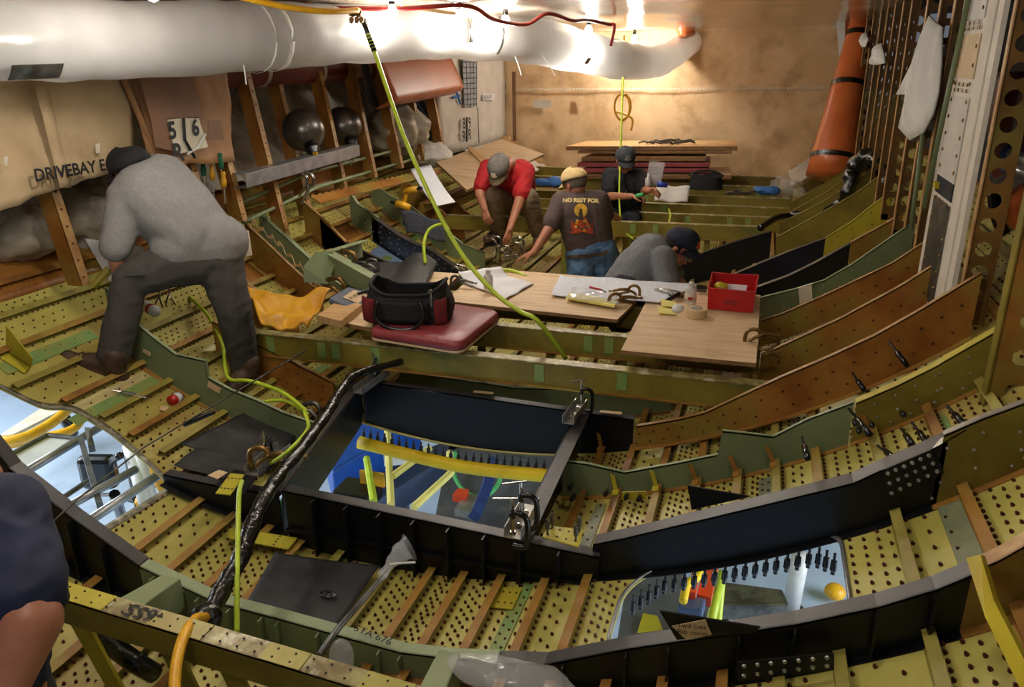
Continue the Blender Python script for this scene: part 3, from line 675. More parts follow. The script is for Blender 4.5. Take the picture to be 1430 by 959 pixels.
frame('rib', 5.98, [(1152, 331), (1190, 308), (1218, 285)], .03, 'yellow_primer', 'yellow_primer', 'bright yellow riveted rib plate by the side wall', rivets=3, rivm='fastener', ext=.9)
frame('rib', 6.85, [(938, 369), (985, 350), (1030, 335), (1064, 325), (1078, 322)], .06, 'black_frame', 'black_cap', 'black rib beside the kneeling man in a navy cap')
for Y, px, l in [(6.6, [(1085, 330), (1140, 300), (1190, 272)], 'in front of the black taped hose'), (7.1, [(1090, 310), (1140, 286), (1180, 262)], 'under the black taped hose'), (7.6, [(1100, 297), (1150, 270), (1180, 250)], 'beneath the far wall roll'), (8.1, [(1104, 282), (1150, 256), (1170, 243)], 'furthest, at the foot of the orange roll')]:
    frame('rib', Y, px, .03, 'olive_beam', 'stringer_green', 'olive rib end on the far right, ' + l, ext=.9, drop=.05)
# left ribs beyond the big man
tr = frame('rib', 4.55, [(345, 311), (380, 343), (410, 372), (438, 398), (452, 406)], .03, 'frame_orange', 'cap_tan', 'orange rib with a torn flaking edge, left side', rivets=2, rivm='fastener')
m_ = MB(); TE = []
for k in range(26):
    p = tr[1][0].lerp(tr[1][-1], k / 25); p.z = tr[1][min(len(tr[1]) - 1, int(k / 25 * (len(tr[1]) - 1)))].z
    TE.append((p, p + Vector((.0, -.012, .012 + .03 * random.random()))))
m_.strip([a for a, q in TE], [q for a, q in TE], (0, .004, 0)); o = m_.build('torn_edge', 'tape_label', tr[0]); o.location = -tr[2]
frame('rib', 4.0, [(338, 388), (370, 410), (400, 440), (420, 452)], .03, 'frame_orange', 'cap_tan', 'low orange rib between the torn rib and the yellow leather apron')
frame('rib', 4.83, [(366, 296), (400, 326), (433, 356), (475, 392), (500, 410)], .05, 'green_frame', 'green_cap', 'long green rib with riveted flange, left of the green corner bracket', rivets=1)
frame('rib', 5.36, [(425, 280), (452, 303), (484, 336)], .03, 'frame_orange', 'cap_tan', 'orange rib end above the short black rib')
frame('rib', 5.36, [(450, 303), (484, 337), (520, 355), (560, 372)], .04, 'black_frame', 'black_cap', 'short black rib by the blue panelled opening')
frame('rib', 6.0, [(490, 266), (502, 284), (530, 303)], .04, 'green_frame', 'green_cap', 'green rib end on top of the long perforated black rib', rivets=1)
frame('rib', 6.0, [(524, 300), (560, 326), (582, 338), (606, 347), (653, 380), (668, 388)], .08, 'navy_frame', 'black_cap', 'long perforated navy black rib, left middle', rivets=4)
frame('rib', 6.6, [(520, 254), (545, 272), (575, 287), (592, 300), (616, 315), (648, 340), (678, 352)], .03, 'green_frame', 'green_cap', 'wavy green rib with a yellow cordless drill lying above it')
frame('rib', 7.05, [(560, 246), (590, 268), (628, 303), (650, 318)], .03, 'frame_orange', 'cap_tan', 'orange rib beneath the curling white sheet')
frame('rib', 7.55, [(606, 249), (625, 268), (648, 292), (668, 305)], .03, 'frame_orange', 'cap_tan', 'orange rib just left of the leaning plywood')
# green corner bracket (transverse bulkhead box), left middle
cb = thing('corner_bracket', 'green boxed corner bracket clamped between ribs, left of the plywood boards', 'bracket')
MB().slab([atd(424, 394, 4.85), atd(424, 372, 4.85), atd(440, 352, 4.92), atd(464, 350, 4.98), atd(470, 364, 4.96), atd(457, 396, 4.88)], (0, .008, 0)).build('end_plate', 'green_frame', cb)
A, B = atd(450, 351, 4.98), atd(560, 412, 4.6)
MB().slab([A, B, B + Vector((0, 0, -.13)), A + Vector((0, 0, -.13))], (0, .008, 0)).build('front_plate', 'green_frame', cb)
MB().slab([A, B, B + Vector((.02, .07, 0)), A + Vector((.02, .07, 0))], (0, 0, -.006)).build('top_flange', 'green_cap', cb)
A2 = atd(504, 335, 5.35); MB().slab([A, A2, A2 + Vector((.06, 0, 0)), A + Vector((.06, 0, 0))], (0, 0, -.006)).slab([A, A2, A2 + Vector((0, 0, -.12)), A + Vector((0, 0, -.12))], (.006, 0, 0)).build('cross_arm', 'green_cap', cb)

# small clips where ribs meet stringers
clipmb = MB().slab([(0, 0, 0), (.018, 0, 0), (.018, 0, .07), (0, 0, .085)], (0, .006, 0)).box((.009, -.02, .003), (.03, .045, .005))
clip0 = None
ords = ['nearest the keel box', 'second from the keel box', 'third from the keel box', 'fourth from the keel box', 'fifth from the keel box', 'sixth from the keel box', 'seventh from the keel box']
for Yc, nm, ths, cm in [(3.07, 'stepped green rib', (14.3, 17.4), 'yellow_primer'), (3.54, 'long orange rib', (11.5, 17.4, 20.4, 26.1), 'stringer_rust'), (3.07, 'stepped green rib', (20.4, 23.4, 26.1, 32.8), 'stringer_rust')]:
    for i, th in enumerate(ths):
        o = MB(); o.v = list(clipmb.v); o.f = list(clipmb.f); o.m = list(clipmb.m); ob = o.build('clip', cm); ob.location = hull(R(th), Yc - .02, RS - .04); ob.rotation_euler = (0, -R(th), 0)
        tag(ob, '%s upright clip tying a stringer to the %s, %s' % ('yellow' if cm == 'yellow_primer' else 'rusty', nm, ords[i + (2 if cm == 'stringer_rust' and Yc == 3.07 else 0)]), 'clip', 'clips between ribs and stringers')

# ------------------------------------------------------------------ floor beams
def beam(px0, px1, Y, label, h=.13, tw=.07, name='floor_beam', posts=(.18, .4, .62, .84), patches=2):
    A = atY(*px0, Y + tw); B = atY(*px1, Y + tw); A.y = B.y = Y
    L = (B - A).length; u = (B - A).normalized()
    r = thing(name, label, 'beam', 'floor beams across the compartment', tuple(A))
    v = B - A
    MB().slab([Vector((0, 0, 0)), v, v + Vector((0, tw, 0)), Vector((0, tw, 0))], (0, 0, -.007)).build('top_flange', 'beam_top', r)
    MB().slab([Vector((0, .004, -.007)), v + Vector((0, .004, -.007)), v + Vector((0, .004, -h)), Vector((0, .004, -h))], (0, .005, 0)).build('web', 'olive_beam', r)
    MB().slab([Vector((0, -.012, -h)), v + Vector((0, -.012, -h)), v + Vector((0, .04, -h)), Vector((0, .04, -h))], (0, 0, -.006)).build('bottom_flange', 'stringer_rust', r)
    for i, t in enumerate(posts):
        p = v * t; zb = zskin(A.x + p.x) - A.z
        if Y < 4.5 or Y > 6.4:
            MB().box(((p.x), .03, (p.z - h + zb) / 2), (.05, .004, abs(zb - p.z + h))).box((p.x - .025, .045, (p.z - h + zb) / 2), (.004, .03, abs(zb - p.z + h))).build('support_post', 'olive_beam', r)
    for i in range(patches):
        t = random.uniform(.08, .9); p = v * t
        MB().box((p.x, .002, p.z - .06), (.05, .003, .09)).build('green_patch', 'green_strip', r)
    return r
beam((330, 456), (1082, 532), 3.53, 'nearest long olive floor beam, carrying the burgundy pad', patches=6, posts=())
beam((600, 440), (1062, 482), 3.97, 'olive floor beam under the front edge of the plywood boards')
beam((560, 400), (1062, 438), 4.53, 'olive floor beam hidden beneath the plywood boards')
beam((480, 376), (700, 384), 4.95, 'short olive floor beam under the left plywood board', posts=(.5,))
farb = [(298.5, 315, 6.95, 625, 1068), (289, 303, 7.5, 740, 1100), (276, 289.5, 8.05, 745, 1102), (264, 276, 8.6, 738, 1105), (243, 262, 9.3, 720, 1108), (231, 247, 9.85, 740, 1090)]
nmz = ['the red shirted man rests his hand on', 'second behind the red shirted man', 'third behind the red shirted man', 'bearing the white cloth and black pouch', 'in front of the stacked floor panels', 'furthest, along the foot of the far curtain']
for (y0, y1, Y, x0, x1), l in zip(farb, nmz): beam((x0, y0), (x1, y1), Y, 'far olive floor beam ' + l, patches=3)
# longitudinal beam ends at left, far
lb_ = tag(MB().box((0, 0, 0), (.05, 3.1, .08)).box((.02, 0, .04), (.1, 3.1, .006)).build('edge_rail', 'frame_orange'), 'long orange rail running away along the left ends of the far beams', 'rail'); lb_.location = (-3.0, 8.2, -1.25)
sr_ = thing('serrated_rail', 'orange serrated rail lying across the far left ribs', 'rail')
A, B = atd(436, 276, 5.6), atd(608, 236, 7.3)
m_ = MB().strip([A, B], [A + Vector((.06, 0, -.03)), B + Vector((.06, 0, -.03))], (0, 0, -.01)); m_.build('rail', 'frame_orange', sr_)
m_ = MB()
m_.strip([A.lerp(B, k / 48) for k in range(49)], [A.lerp(B, k / 48) + Vector((-.02, 0, .015)) * (k % 2) + Vector((-.006, 0, .004)) for k in range(49)], (0, 0, -.01))
m_.build('teeth', 'frame_orange', sr_)

# numbered near beam
nb = thing('numbered_beam', 'yellow-green cross beam marked 655 across the lower left foreground', 'beam', None, (0, 0, 0))
A = atY(70, 806, 1.36); B = atY(600, 962, 1.36); A.y = B.y = 1.30; v = B - A
MB().slab([A, B, B + Vector((0, .062, 0)), A + Vector((0, .062, 0))], (0, 0, -.006)).build('top_flange', 'beam_top', nb)
MB().slab([A, B, B + Vector((0, 0, -.085)), A + Vector((0, 0, -.085))], (0, .005, 0)).build('web', 'olive_beam', nb)
for t0, t1, mt in ((0.02, .2, 'yellow_primer'), (.33, .47, 'skin_primer'), (.62, .72, 'skin_primer'), (.86, .97, 'skin_primer')):
    MB().slab([A.lerp(B, t0), A.lerp(B, t1), A.lerp(B, t1) + Vector((0, .06, 0)), A.lerp(B, t0) + Vector((0, .06, 0))], (0, 0, .003)).build('plate', mt, nb)
for t in (.08, .34, .50): 
    p = A.lerp(B, t); MB().slab([p + Vector((0, .01, -.085)), p + Vector((.07, .01, -.085)), p + Vector((.13, .06, -.5)), p + Vector((.07, .06, -.5))], (0, .01, 0)).build('strut', 'yellow_primer' if t < .2 else 'olive_beam', nb)
m_ = MB()
for k in range(22):
    for q in (.015, .045): m_.lathe([(.0035, 0), (.003, .002)], A.lerp(B, .03 + k * .044) + Vector((0, q, .003)), (0, 0, 1), 6)
m_.build('rivet_holes', 'ink', nb)
pc = A.lerp(B, .30) + Vector((0, .031, .004)); ux = -(B - A).normalized()
text('-655', pc + Vector((0, 0, .001)), ux, (0, -1, 0), .062, 'ink', nb, bold=.001)
# STA 676 lettering
pa = atY(521, 888, 1.885); text('STA 676', pa + Vector((0, 0, .004)), (1, 0, -.22), (0, 1, .05), .04, 'ink', g1)
for o in g1.children:
    if o.name.startswith('lettering'): o.location = o.location - go
# green side box under rib 676 (bridge pieces)
br = thing('link_channel', 'pale green channel joining the STA 676 rib to the bottom edge', 'channel')
a0, a1 = atY(640, 912, 1.84), atY(615, 975, 1.5)
MB().strip([a0, a1], [a0 + Vector((-.065, 0, 0)), a1 + Vector((-.07, 0, 0))], (0, 0, -.006)).build('top_face', 'green_cap', br); MB().strip([a0, a1], [a0 + Vector((0, 0, -.12)), a1 + Vector((0, 0, -.12))], (.006, 0, 0)).build('side_face', 'green_frame', br)
br2 = thing('link_channel', 'pale green channel running from the STA 676 rib towards the numbered beam', 'channel')
a0, a1 = atY(250, 808, 1.84), atY(196, 846, 1.45)
MB().strip([a0, a1], [a0 + Vector((-.075, 0, 0)), a1 + Vector((-.09, 0, 0))], (0, 0, -.006)).build('top_face', 'green_cap', br2); MB().strip([a0, a1], [a0 + Vector((0, 0, -.12)), a1 + Vector((0, 0, -.12))], (.006, 0, 0)).build('side_face', 'green_frame', br2)

# ================================================================== THINGS
# ---- translucent air duct under the ceiling
DP = [atd(-300, 66, 2.6), atd(-120, 60, 2.95), atd(0, 55, 3.2), atd(150, 55, 3.6), atd(300, 53, 4.1), atd(420, 49, 4.6), atd(520, 46, 5.1), atd(640, 46, 5.85), atd(740, 56, 6.7), atd(820, 74, 7.6), atd(880, 86, 8.4), atd(920, 85, 8.8), atd(948, 70, 9.2), atd(972, 54, 9.6)]
du = thing('air_duct', 'long translucent plastic air duct hanging under the ceiling', 'duct')
DPS = spline([Vector(p) for p in DP], 10)
def drad(t):
    a = .165 + .03 * min(1, t * 1.6)
    return (a - max(0, t - .72) * .22) * (1 + .015 * math.sin(t * 70) + .012 * math.sin(t * 173))
m_ = MB().tube(DPS, drad, 36, cap=False)
for i, v in enumerate(m_.v): m_.v[i] = v + Vector((noise.noise(v * 5), noise.noise(v * 5 + Vector((9, 0, 0))), noise.noise(v * 4 + Vector((0, 7, 0))))) * .016
m_.build('film_tube', 'duct_film', du, smooth=True, weld=False)
def ductpt(px, k=0):   # point of the duct axis nearest to an image column
    best = min(range(len(DPS)), key=lambda i: abs(715 + FPX * DPS[i].dot(CR) / DPS[i].dot(FW) - px)); return best
def band(px, wd, r_extra, mt, a0=0, a1=2 * math.pi, nm='tape_band'):
    i = ductpt(px); p = DPS[i]; d = (DPS[i + 1] - DPS[i - 1]).normalized(); t = i / (len(DPS) - 1); r = drad(t) + r_extra
    a = Vector((0, 0, 1)); a = (a - d * a.dot(d)).normalized(); b_ = d.cross(a); n = 18
    A = [p + d * wd / 2 + (a * math.cos(a0 + (a1 - a0) * k / n) + b_ * math.sin(a0 + (a1 - a0) * k / n)) * r for k in range(n + 1)]
    MB().strip(A, [q - d * wd for q in A], (0, 0, .001)).build(nm, mt, du, smooth=True)
band(345, .014, .014, 'white_cloth', nm='tie_string'); band(380, .03, .013, 'liner_grey')
band(632, .05, .016, 'dull_metal', math.pi * .35, math.pi * .62); band(668, .03, .016, 'dull_metal', math.pi * .3, math.pi * .75); band(15, .22, .018, 'dull_metal', math.pi * .68, math.pi * .82); band(800, .08, .014, 'dull_metal', math.pi * .62, math.pi * .72)
for px, x2, y2, d_, l in [(345, 344, 118, 4.15, 'string'), (715, 728, 105, 6.4, 's'), (745, 775, 106, 6.7, 's')]:
    i = ductpt(px); e = atd(x2, y2, d_); s_ = DPS[i] + Vector((0, -.17, -.05))
    MB().tube([s_, s_.lerp(e, .5) + Vector((.02, 0, .02)), e], .004, 6, smooth=5).build('loose_string', 'white_cloth', du)
fn = thing('funnel', 'orange cone hanging at the ceiling beside the duct end', 'cone')
p = atd(957, 34, 9.0); MB().tube([p + Vector((-.02, .0, .24)), p + Vector((0, 0, .1)), p, p + Vector((.03, -.03, -.12))], lambda t: .19 - .17 * abs(t - .3) if t < .8 else .10, 18, smooth=4).build('cone', 'orange_roll', fn, smooth=True)
MB().tube([atd(980, 56, 9.7), atd(1000, 62, 9.9), atd(1026, 66, 10.0)], lambda t: .13 + .05 * math.sin(t * 3), 16, cap=False, smooth=4).build('plastic_sleeve', 'clear_plastic', du, smooth=True)
# ---- hoses on the ceiling
def hose(nm, label, pts, r, mt, cat='hose', group=None, n=8):
    return tag(MB().tube(pts, r, n, smooth=8).build(nm, mt, smooth=True), label, cat, group)
hose('red_hose', 'dark red hose looping in swags under the ceiling', [atd(395, 16, 4.6), atd(470, 12, 4.7), atd(560, 12, 4.75), atd(652, 8, 4.9), atd(690, 27, 5.2), atd(735, 34, 5.6), atd(765, 19, 5.8), atd(800, 29, 6.2), atd(820, 28, 6.5), atd(850, 34, 6.8), atd(858, 36, 6.8), atd(853, 64, 6.9)], .014, 'hose_red')
hose('yellow_hose', 'yellow hose drooping along the top edge to the brass fitting', [atd(320, -8, 3.9), atd(400, 10, 4.1), atd(460, 16, 4.3), atd(500, 14, 4.5)], .016, 'hose_yellow')
hose('cream_hose', 'short cream hose beside the brightest bulb', [atd(560, 8, 4.8), atd(600, 14, 4.95), atd(636, 19, 5.1)], .012, 'tape_label')
hf = thing('hose_fitting', 'brass manifold joining the yellow hose to the lime hose', 'fitting')
p = atd(497, 17, 4.55); MB().lathe([(.0, -.04), (.02, -.04), (.028, -.02), (.02, 0), (.03, .01), (.02, .03), (0, .04)], p, (1, .2, 0), 12).build('body', 'brass', hf, smooth=True)
for dx in (-.025, .01, .04): MB().lathe([(.012, 0), (.015, .012), (.01, .03), (0, .035)], p + Vector((dx, -.01, -.03)), (0, -.4, -1), 8).build('coupling', 'brass', hf)
a, b_ = atd(507, 28, 4.6), atd(523, 72, 4.62)
hn = thing('hose_coupling', 'black and silver coupling sleeve at the top of the lime hose', 'coupling')
MB().tube([a, a.lerp(b_, .3), b_], lambda t: .02 if t < .4 else .016, 12).build('sleeve', 'black_plastic', hn, smooth=True)
for t in (.45, .56, .67, .78, .89): q = a.lerp(b_, t); MB().tube([q, q.lerp(b_, .08)], .0185, 12).build('ring', 'hose_lime', hn)
hose('air_hose', 'bright lime air hose slanting from the ceiling down to the plywood boards', [b_, atd(560, 180, 4.6), atd(590, 250, 4.55), atd(620, 312, 4.5), atd(650, 362, 4.4), atd(690, 408, 4.25), atd(725, 434, 4.15), atd(752, 449, 4.1), atd(790, 500, 4.3)], .013, 'hose_lime')
hose('air_hose', 'lime hose loop arching above the perforated navy rib', [atd(594, 368, 5.3), atd(592, 340, 5.35), atd(600, 320, 5.4), atd(618, 313, 5.4), atd(626, 320, 5.3)], .012, 'hose_lime')
hose('air_hose', 'lime hose lying behind the white bottle on the board', [atZ(640, 384, -1.36), atZ(672, 380, -1.34), atZ(710, 377, -1.34), atZ(735, 386, -1.36)], .012, 'hose_lime')
hose('air_hose', 'thin lime hose hanging straight down in front of the far curtain', [atd(870, 108, 7.4), atd(867, 200, 7.35), atd(865, 260, 7.3), atd(866, 300, 7.25), atd(872, 322, 7.1), atd(885, 334, 6.9)], .009, 'hose_lime')
hose('air_hose', 'lime hose hooked over a far floor beam', [atd(934, 312, 7.0), atd(936, 300, 7.2), atd(934, 292, 7.3)], .010, 'hose_lime')
m_ = []
for k in range(26): t = k / 25 * 2 * math.pi * 1.7; m_.append(atd(869 + 12 * math.sin(t) * (1 - k * .008), 148 - 18 * math.cos(t) + k * .1, 8.6 + k * .004))
hose('coiled_cord', 'yellow cord coiled and hanging before the far curtain', [atd(872, 50, 8.7), atd(871, 90, 8.65)] + m_ + [atd(882, 165, 8.6), atd(881, 182, 8.6)], .012, 'hose_yellow', 'cord')
# ---- left wall: cavity contents
ins = thing('insulation_blanket', 'crumpled beige insulation covering the skin behind the left wall studs', 'insulation')
def insf(u, v):
    th = R(-66 + 58 * v - 40); Y = .5 + 9.3 * u; r = RS - .12 - .10 * abs(noise.noise(Vector((u * 26, v * 7, 0)))) - .05 * noise.noise(Vector((u * 60, v * 16, 2)))
    return hull(R(-106 + 60 * v), Y, r)
tag(MB().sheet(insf, 150, 34, (0, 0, .01)).build('blanket', 'insulation', ins, smooth=True), None)
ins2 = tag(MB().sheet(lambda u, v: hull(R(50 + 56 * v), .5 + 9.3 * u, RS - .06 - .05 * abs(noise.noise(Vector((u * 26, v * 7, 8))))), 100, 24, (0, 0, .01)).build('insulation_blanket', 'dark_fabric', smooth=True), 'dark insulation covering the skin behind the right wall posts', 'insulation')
for (z, r, l) in ((-.02, .105, 'fat maroon duct running behind the left studs just under the air duct'), (.22, .07, 'thinner maroon duct running above the fat one behind the left studs')):
    dm = tag(MB().tube([(-3.62, 3.9, z), (-3.62, 9, z)], r, 20).build('maroon_duct', 'duct_maroon', smooth=True), l, 'duct')
    for Y in (4.4, 5.2, 6.0, 6.8): MB().tube([(-3.62, Y, z), (-3.62, Y + .04, z)], r + .006, 20).build('clamp_ring', 'bare_metal', dm, smooth=True)
for px, py, D, l in [(424, 182, 6.0, 'nearer steel pressure sphere behind the left studs'), (479, 176, 6.75, 'further steel pressure sphere behind the left studs')]:
    p = atd(px, py, D); t = thing('pressure_sphere', l, 'sphere', 'pressure spheres behind the studs')
    MB().ell(p, (.165, .165, .165), None, 28, 18).build('shell', 'sphere_steel', t, smooth=True)
    MB().lathe([(.055, 0), (.055, .05), (.03, .09)], p + Vector((.1, -.08, -.11)), (.6, -.5, -.6), 14).build('valve', 'black_plastic', t)
    MB().box(p + Vector((.17, -.14, -.17)), (.035, .02, .05)).build('yellow_tag', 'drill_yellow', t)
    MB().tube([p + Vector((.13, -.1, -.14)), p + Vector((.2, -.15, -.2)), p + Vector((.1, -.1, -.32))], .006, 6, smooth=5).build('wire', 'white_cloth', t)
for k, (x, z) in enumerate(((-3.42, -.78), (-3.38, -.9))):
    tag(MB().tube([(x, 4.5, z - .1), (x, 5.5, z), (x, 7.9, z + .02)], .014, 8).build('green_pipe', 'green_cap', smooth=True), '%s green pipe running low behind the left studs' % ('upper' if k == 0 else 'lower'), 'pipe')
for px, py, l, mt in [(297, 252, 'yellow handled screwdriver below the brown canvas flap', 'drill_yellow'), (313, 262, 'short yellow screwdriver nearest the orange stud', 'drill_yellow'), (285, 246, 'green handled screwdriver leftmost in the gap below the brown canvas', 'foam_green'), (309, 236, 'teal handled screwdriver hanging beside the yellow ones', 'foam_green')]:
    p = atd(px, py, 4.9); t = thing('screwdriver', l, 'screwdriver', 'screwdrivers in the wall gap')
    MB().lathe([(0, 0), (.015, .005), (.018, .04), (.012, .07), (.016, .09), (.01, .1)], p, (0, .1, 1), 10).build('handle', mt, t, smooth=True); MB().lathe([(.004, 0), (.004, .1)], p, (0, -.1, -1), 6).build('shaft', 'bare_metal', t)
# canvases
def hanging(name, label, mt, px, X, depth=.1, nu=26, nv=18, bulge=.05, seed=0, cat='canvas', th=.012):
    P = [atX(q[0], q[1], X) for q in px]        # top-left, top-right, bottom-right, bottom-left
    def f(u, v):
        a = P[0].lerp(P[1], u); b_ = P[3].lerp(P[2], u); p = a.lerp(b_, v); n = noise.noise(Vector((u * 4 + seed, v * 3, 0))) + .5 * noise.noise(Vector((u * 9 + seed, v * 7, 5)))
        return p + Vector((bulge * (math.sin(math.pi * u)**.6 * v + n * .5), 0, -.03 * n * v))
    return tag(MB().sheet(f, nu, nv, (-th, 0, 0)).build(name, mt, smooth=True), label, cat)
c1 = hanging('wall_canvas', 'stained beige canvas lettered DRIVEBAY E hanging at the upper left', 'canvas', [(-60, 60), (182, 60), (188, 226), (-60, 312)], -3.36, bulge=.04)
text('DRIVEBAY E', atX(100, 238, -3.27), (0, 1, .0), (.0, 0, 1), .082, 'ink', c1, bold=.002)
MB().sheet(lambda u, v: atX(42 + 42 * v + 16 * u, 90 + 172 * v, -3.285 + .01 * math.sin(v * 3)), 2, 12, (-.004, 0, 0)).build('seam_flap', 'canvas', c1, smooth=True)
for px, py in ((7, 225), (136, 207)): MB().slab([atX(px - 3, py - 6, -3.29), atX(px + 3, py - 7, -3.29), atX(px + 3, py + 6, -3.29), atX(px - 2, py + 7, -3.29)], (.003, 0, 0)).build('small_patch', 'white_patch', c1)
c2 = hanging('wall_canvas', 'brown patched canvas flap marked 5 and 6 hanging between studs', 'canvas_brown', [(168, 60), (314, 60), (328, 224), (212, 236)], -3.32, bulge=.05, seed=4)
for q, mt in (([(193, 103), (268, 103), (282, 165), (210, 165)], 'patch_brown'), ([(232, 167), (276, 163), (290, 205), (244, 216)], 'white_patch'), ([(290, 168), (307, 168), (312, 195), (290, 195)], 'patch_brown'), ([(210, 165), (232, 165), (244, 212), (216, 205)], 'patch_brown')):
    MB().slab([atX(a, b_, -3.21) for a, b_ in q], (.004, 0, 0)).build('patch', mt, c2)
for tx, px, py, s in (('5', 241, 183, .13), ('6', 273, 179, .13), ('R', 249, 214, .14)): text(tx, atX(px, py, -3.2), (0, 1, 0), (0, 0, 1), s, 'ink', c2, bold=.004)
MB().tube([atX(256, 165, -3.2), atX(258, 195, -3.2), atX(272, 220, -3.2)], .012, 4).build('black_line', 'ink', c2)
MB().tube([atX(287, 187, -3.195), atX(277, 205, -3.195), atX(262, 215, -3.195)], .007, 5).build('white_edge_cord', 'white_cloth', c2)
m_ = MB().sheet(lambda u, v: atX(166 + 14 * u + 52 * v, 105 + 125 * v, -3.34 + .05 * math.sin(u * 3)), 4, 14, (-.01, 0, 0)); m_.build('folded_edge', 'canvas_brown', c2, smooth=True)
# orange pad
op = thing('orange_pad', 'orange padded vinyl sheet folded over the studs in the middle of the left wall', 'pad')
P = [atX(512, 70, -3.2), atX(614, 66, -3.2), atX(629, 132, -3.2), atX(528, 152, -3.2)]
def padf(u, v):
    p = P[0].lerp(P[1], u).lerp(P[3].lerp(P[2], u), v); return p + Vector((.16 * min(1, v * 1.3)**.5 * math.sin(min(1, (1 - v) * 6) * math.pi / 2) + .01, 0, 0))
MB().sheet(padf, 20, 26, (-.06, 0, 0)).build('cover', 'orange_pad', op, smooth=True)
MB().slab([atX(505, 85, -3.24), atX(513, 85, -3.24), atX(528, 150, -3.24), atX(516, 156, -3.24)], (-.01, 0, 0)).build('grey_backing', 'rubber_mat', op)
# white bag bundles under the canvas
def blob(name, label, px, py, D, rad, mt, cat, seed=0, k=.25):
    m_ = MB().ell(atd(px, py, D), rad, None, 40, 26); c = atd(px, py, D)
    for i, v in enumerate(m_.v):
        q = v - c; n = noise.noise(q * 9 + Vector((seed, 0, 0))) + .5 * noise.noise(q * 22 + Vector((0, seed, 0))); m_.v[i] = c + q * (1 + k * n)
    return tag(m_.build(name, mt, smooth=True), label, cat)
blob('cloth_bundle', 'crumpled beige cloth bundle under the lettered canvas, beside the first stud', 128, 300, 4.55, (.2, .22, .2), 'insulation', 'bundle', 1)
blob('cloth_bundle', 'large crumpled beige bundle at the left edge under the canvas', 30, 325, 4.2, (.2, .22, .15), 'insulation', 'bundle', 5)
blob('dark_bundle', 'black cloth bundle tucked under the canvas at the left edge', 18, 300, 4.3, (.15, .15, .06), 'bag_black', 'bundle', 7)
blob('plastic_bundle', 'crumpled plastic and paper low behind the pad studs', 556, 182, 7.8, (.28, .4, .25), 'insulation', 'bundle', 9)
blob('plastic_bundle', 'grey crumpled plastic wad low at the last left stud', 603, 215, 8.1, (.2, .25, .12), 'white_cloth', 'bundle', 12)
# silver channel across studs
sc = thing('silver_channel', 'long silver channel beam clamped across the left studs', 'channel')
A, B = atX(344, 262, -3.22), atX(502, 217, -3.22)
MB().slab([A, B, B + Vector((0, 0, .085)), A + Vector((0, 0, .085))], (.005, 0, 0)).slab([A + Vector((0, 0, .085)), B + Vector((0, 0, .085)), B + Vector((-.09, 0, .085)), A + Vector((-.09, 0, .085))], (0, 0, .005)).slab([A, B, B + Vector((-.09, 0, 0)), A + Vector((-.09, 0, 0))], (0, 0, -.005)).build('channel', 'rail_alu', sc)
# locking clamps: a bent jaw with two handles
def clamp(p, x, y, s, label, mt='dull_metal', group='locking clamps gripping boards and ribs'):
    M = basis(x, y); t = thing('locking_clamp', label, 'clamp', group, tuple(p)); t.rotation_euler = M.to_euler(); s *= .72; t.scale = (s, s, s)
    MB().tube([(0, 0, 0), (0, .05, 0), (.015, .085, 0), (.05, .1, 0), (.09, .09, 0), (.11, .05, 0)], .014, 8, smooth=5).build('upper_jaw', mt, t, smooth=True)
    MB().tube([(.03, -.02, 0), (.04, .02, 0), (.08, .045, 0), (.11, .05, 0)], .013, 8, smooth=4).build('lower_jaw', mt, t, smooth=True)
    MB().lathe([(.016, 0), (.016, .006), (.006, .008), (.006, .02)], (0, -.008, 0), (0, 1, 0), 10).lathe([(.016, 0), (.016, .006), (.006, .008)], (.03, -.028, 0), (0, 1, 0), 10).build('swivel_pad', mt, t)
    MB().tube([(.1, .06, 0), (.17, .065, 0), (.25, .05, 0)], lambda t_: .017 - .005 * t_, 8, smooth=4).build('handle', mt, t, smooth=True)
    MB().tube([(.1, .04, 0), (.16, .03, 0), (.24, .0, 0)], lambda t_: .013 - .004 * t_, 8, smooth=4).build('lever', mt, t, smooth=True)
    MB().lathe([(.008, 0), (.008, .03), (.011, .03), (.011, .042)], (.25, .05, 0), (1, -.1, 0), 8).build('adjusting_screw', mt, t)
    return t
BZ = -1.355
def b(px, py, z=BZ): return atZ(px, py, z)
def board(name, label, px, z, t, mt, cat='board', group=None):
    P = [atZ(q[0], q[1], z) for q in px]
    return tag(MB().slab(P, (0, 0, -t), 0, 1).build(name, [mt, 'plywood_edge']), label, cat, group)
bl = board('plywood_board', 'left plywood board under the black bag and case', [(445, 443), (508, 456), (560, 462), (643, 382), (560, 376), (516, 384)], BZ, .022, 'plywood', group=None)
bm_ = board('plywood_board', 'middle plywood board strewn with white papers', [(622, 420), (862, 446), (912, 398), (900, 392), (700, 376), (660, 384)], BZ, .02, 'plywood')
br_ = board('plywood_board', 'square plywood board under the red bin and tape roll', [(867, 489), (1056, 507), (1062, 412), (1000, 405), (914, 398)], BZ + .006, .022, 'plywood')
lbk = tag(MB().slab([b(443, 440, BZ + .045), b(476, 448, BZ + .045), b(505, 425, BZ + .045), b(478, 415, BZ + .045)], (0, 0, -.042)).build('lumber_block', 'lumber'), 'short pale timber block under the grey case', 'timber')
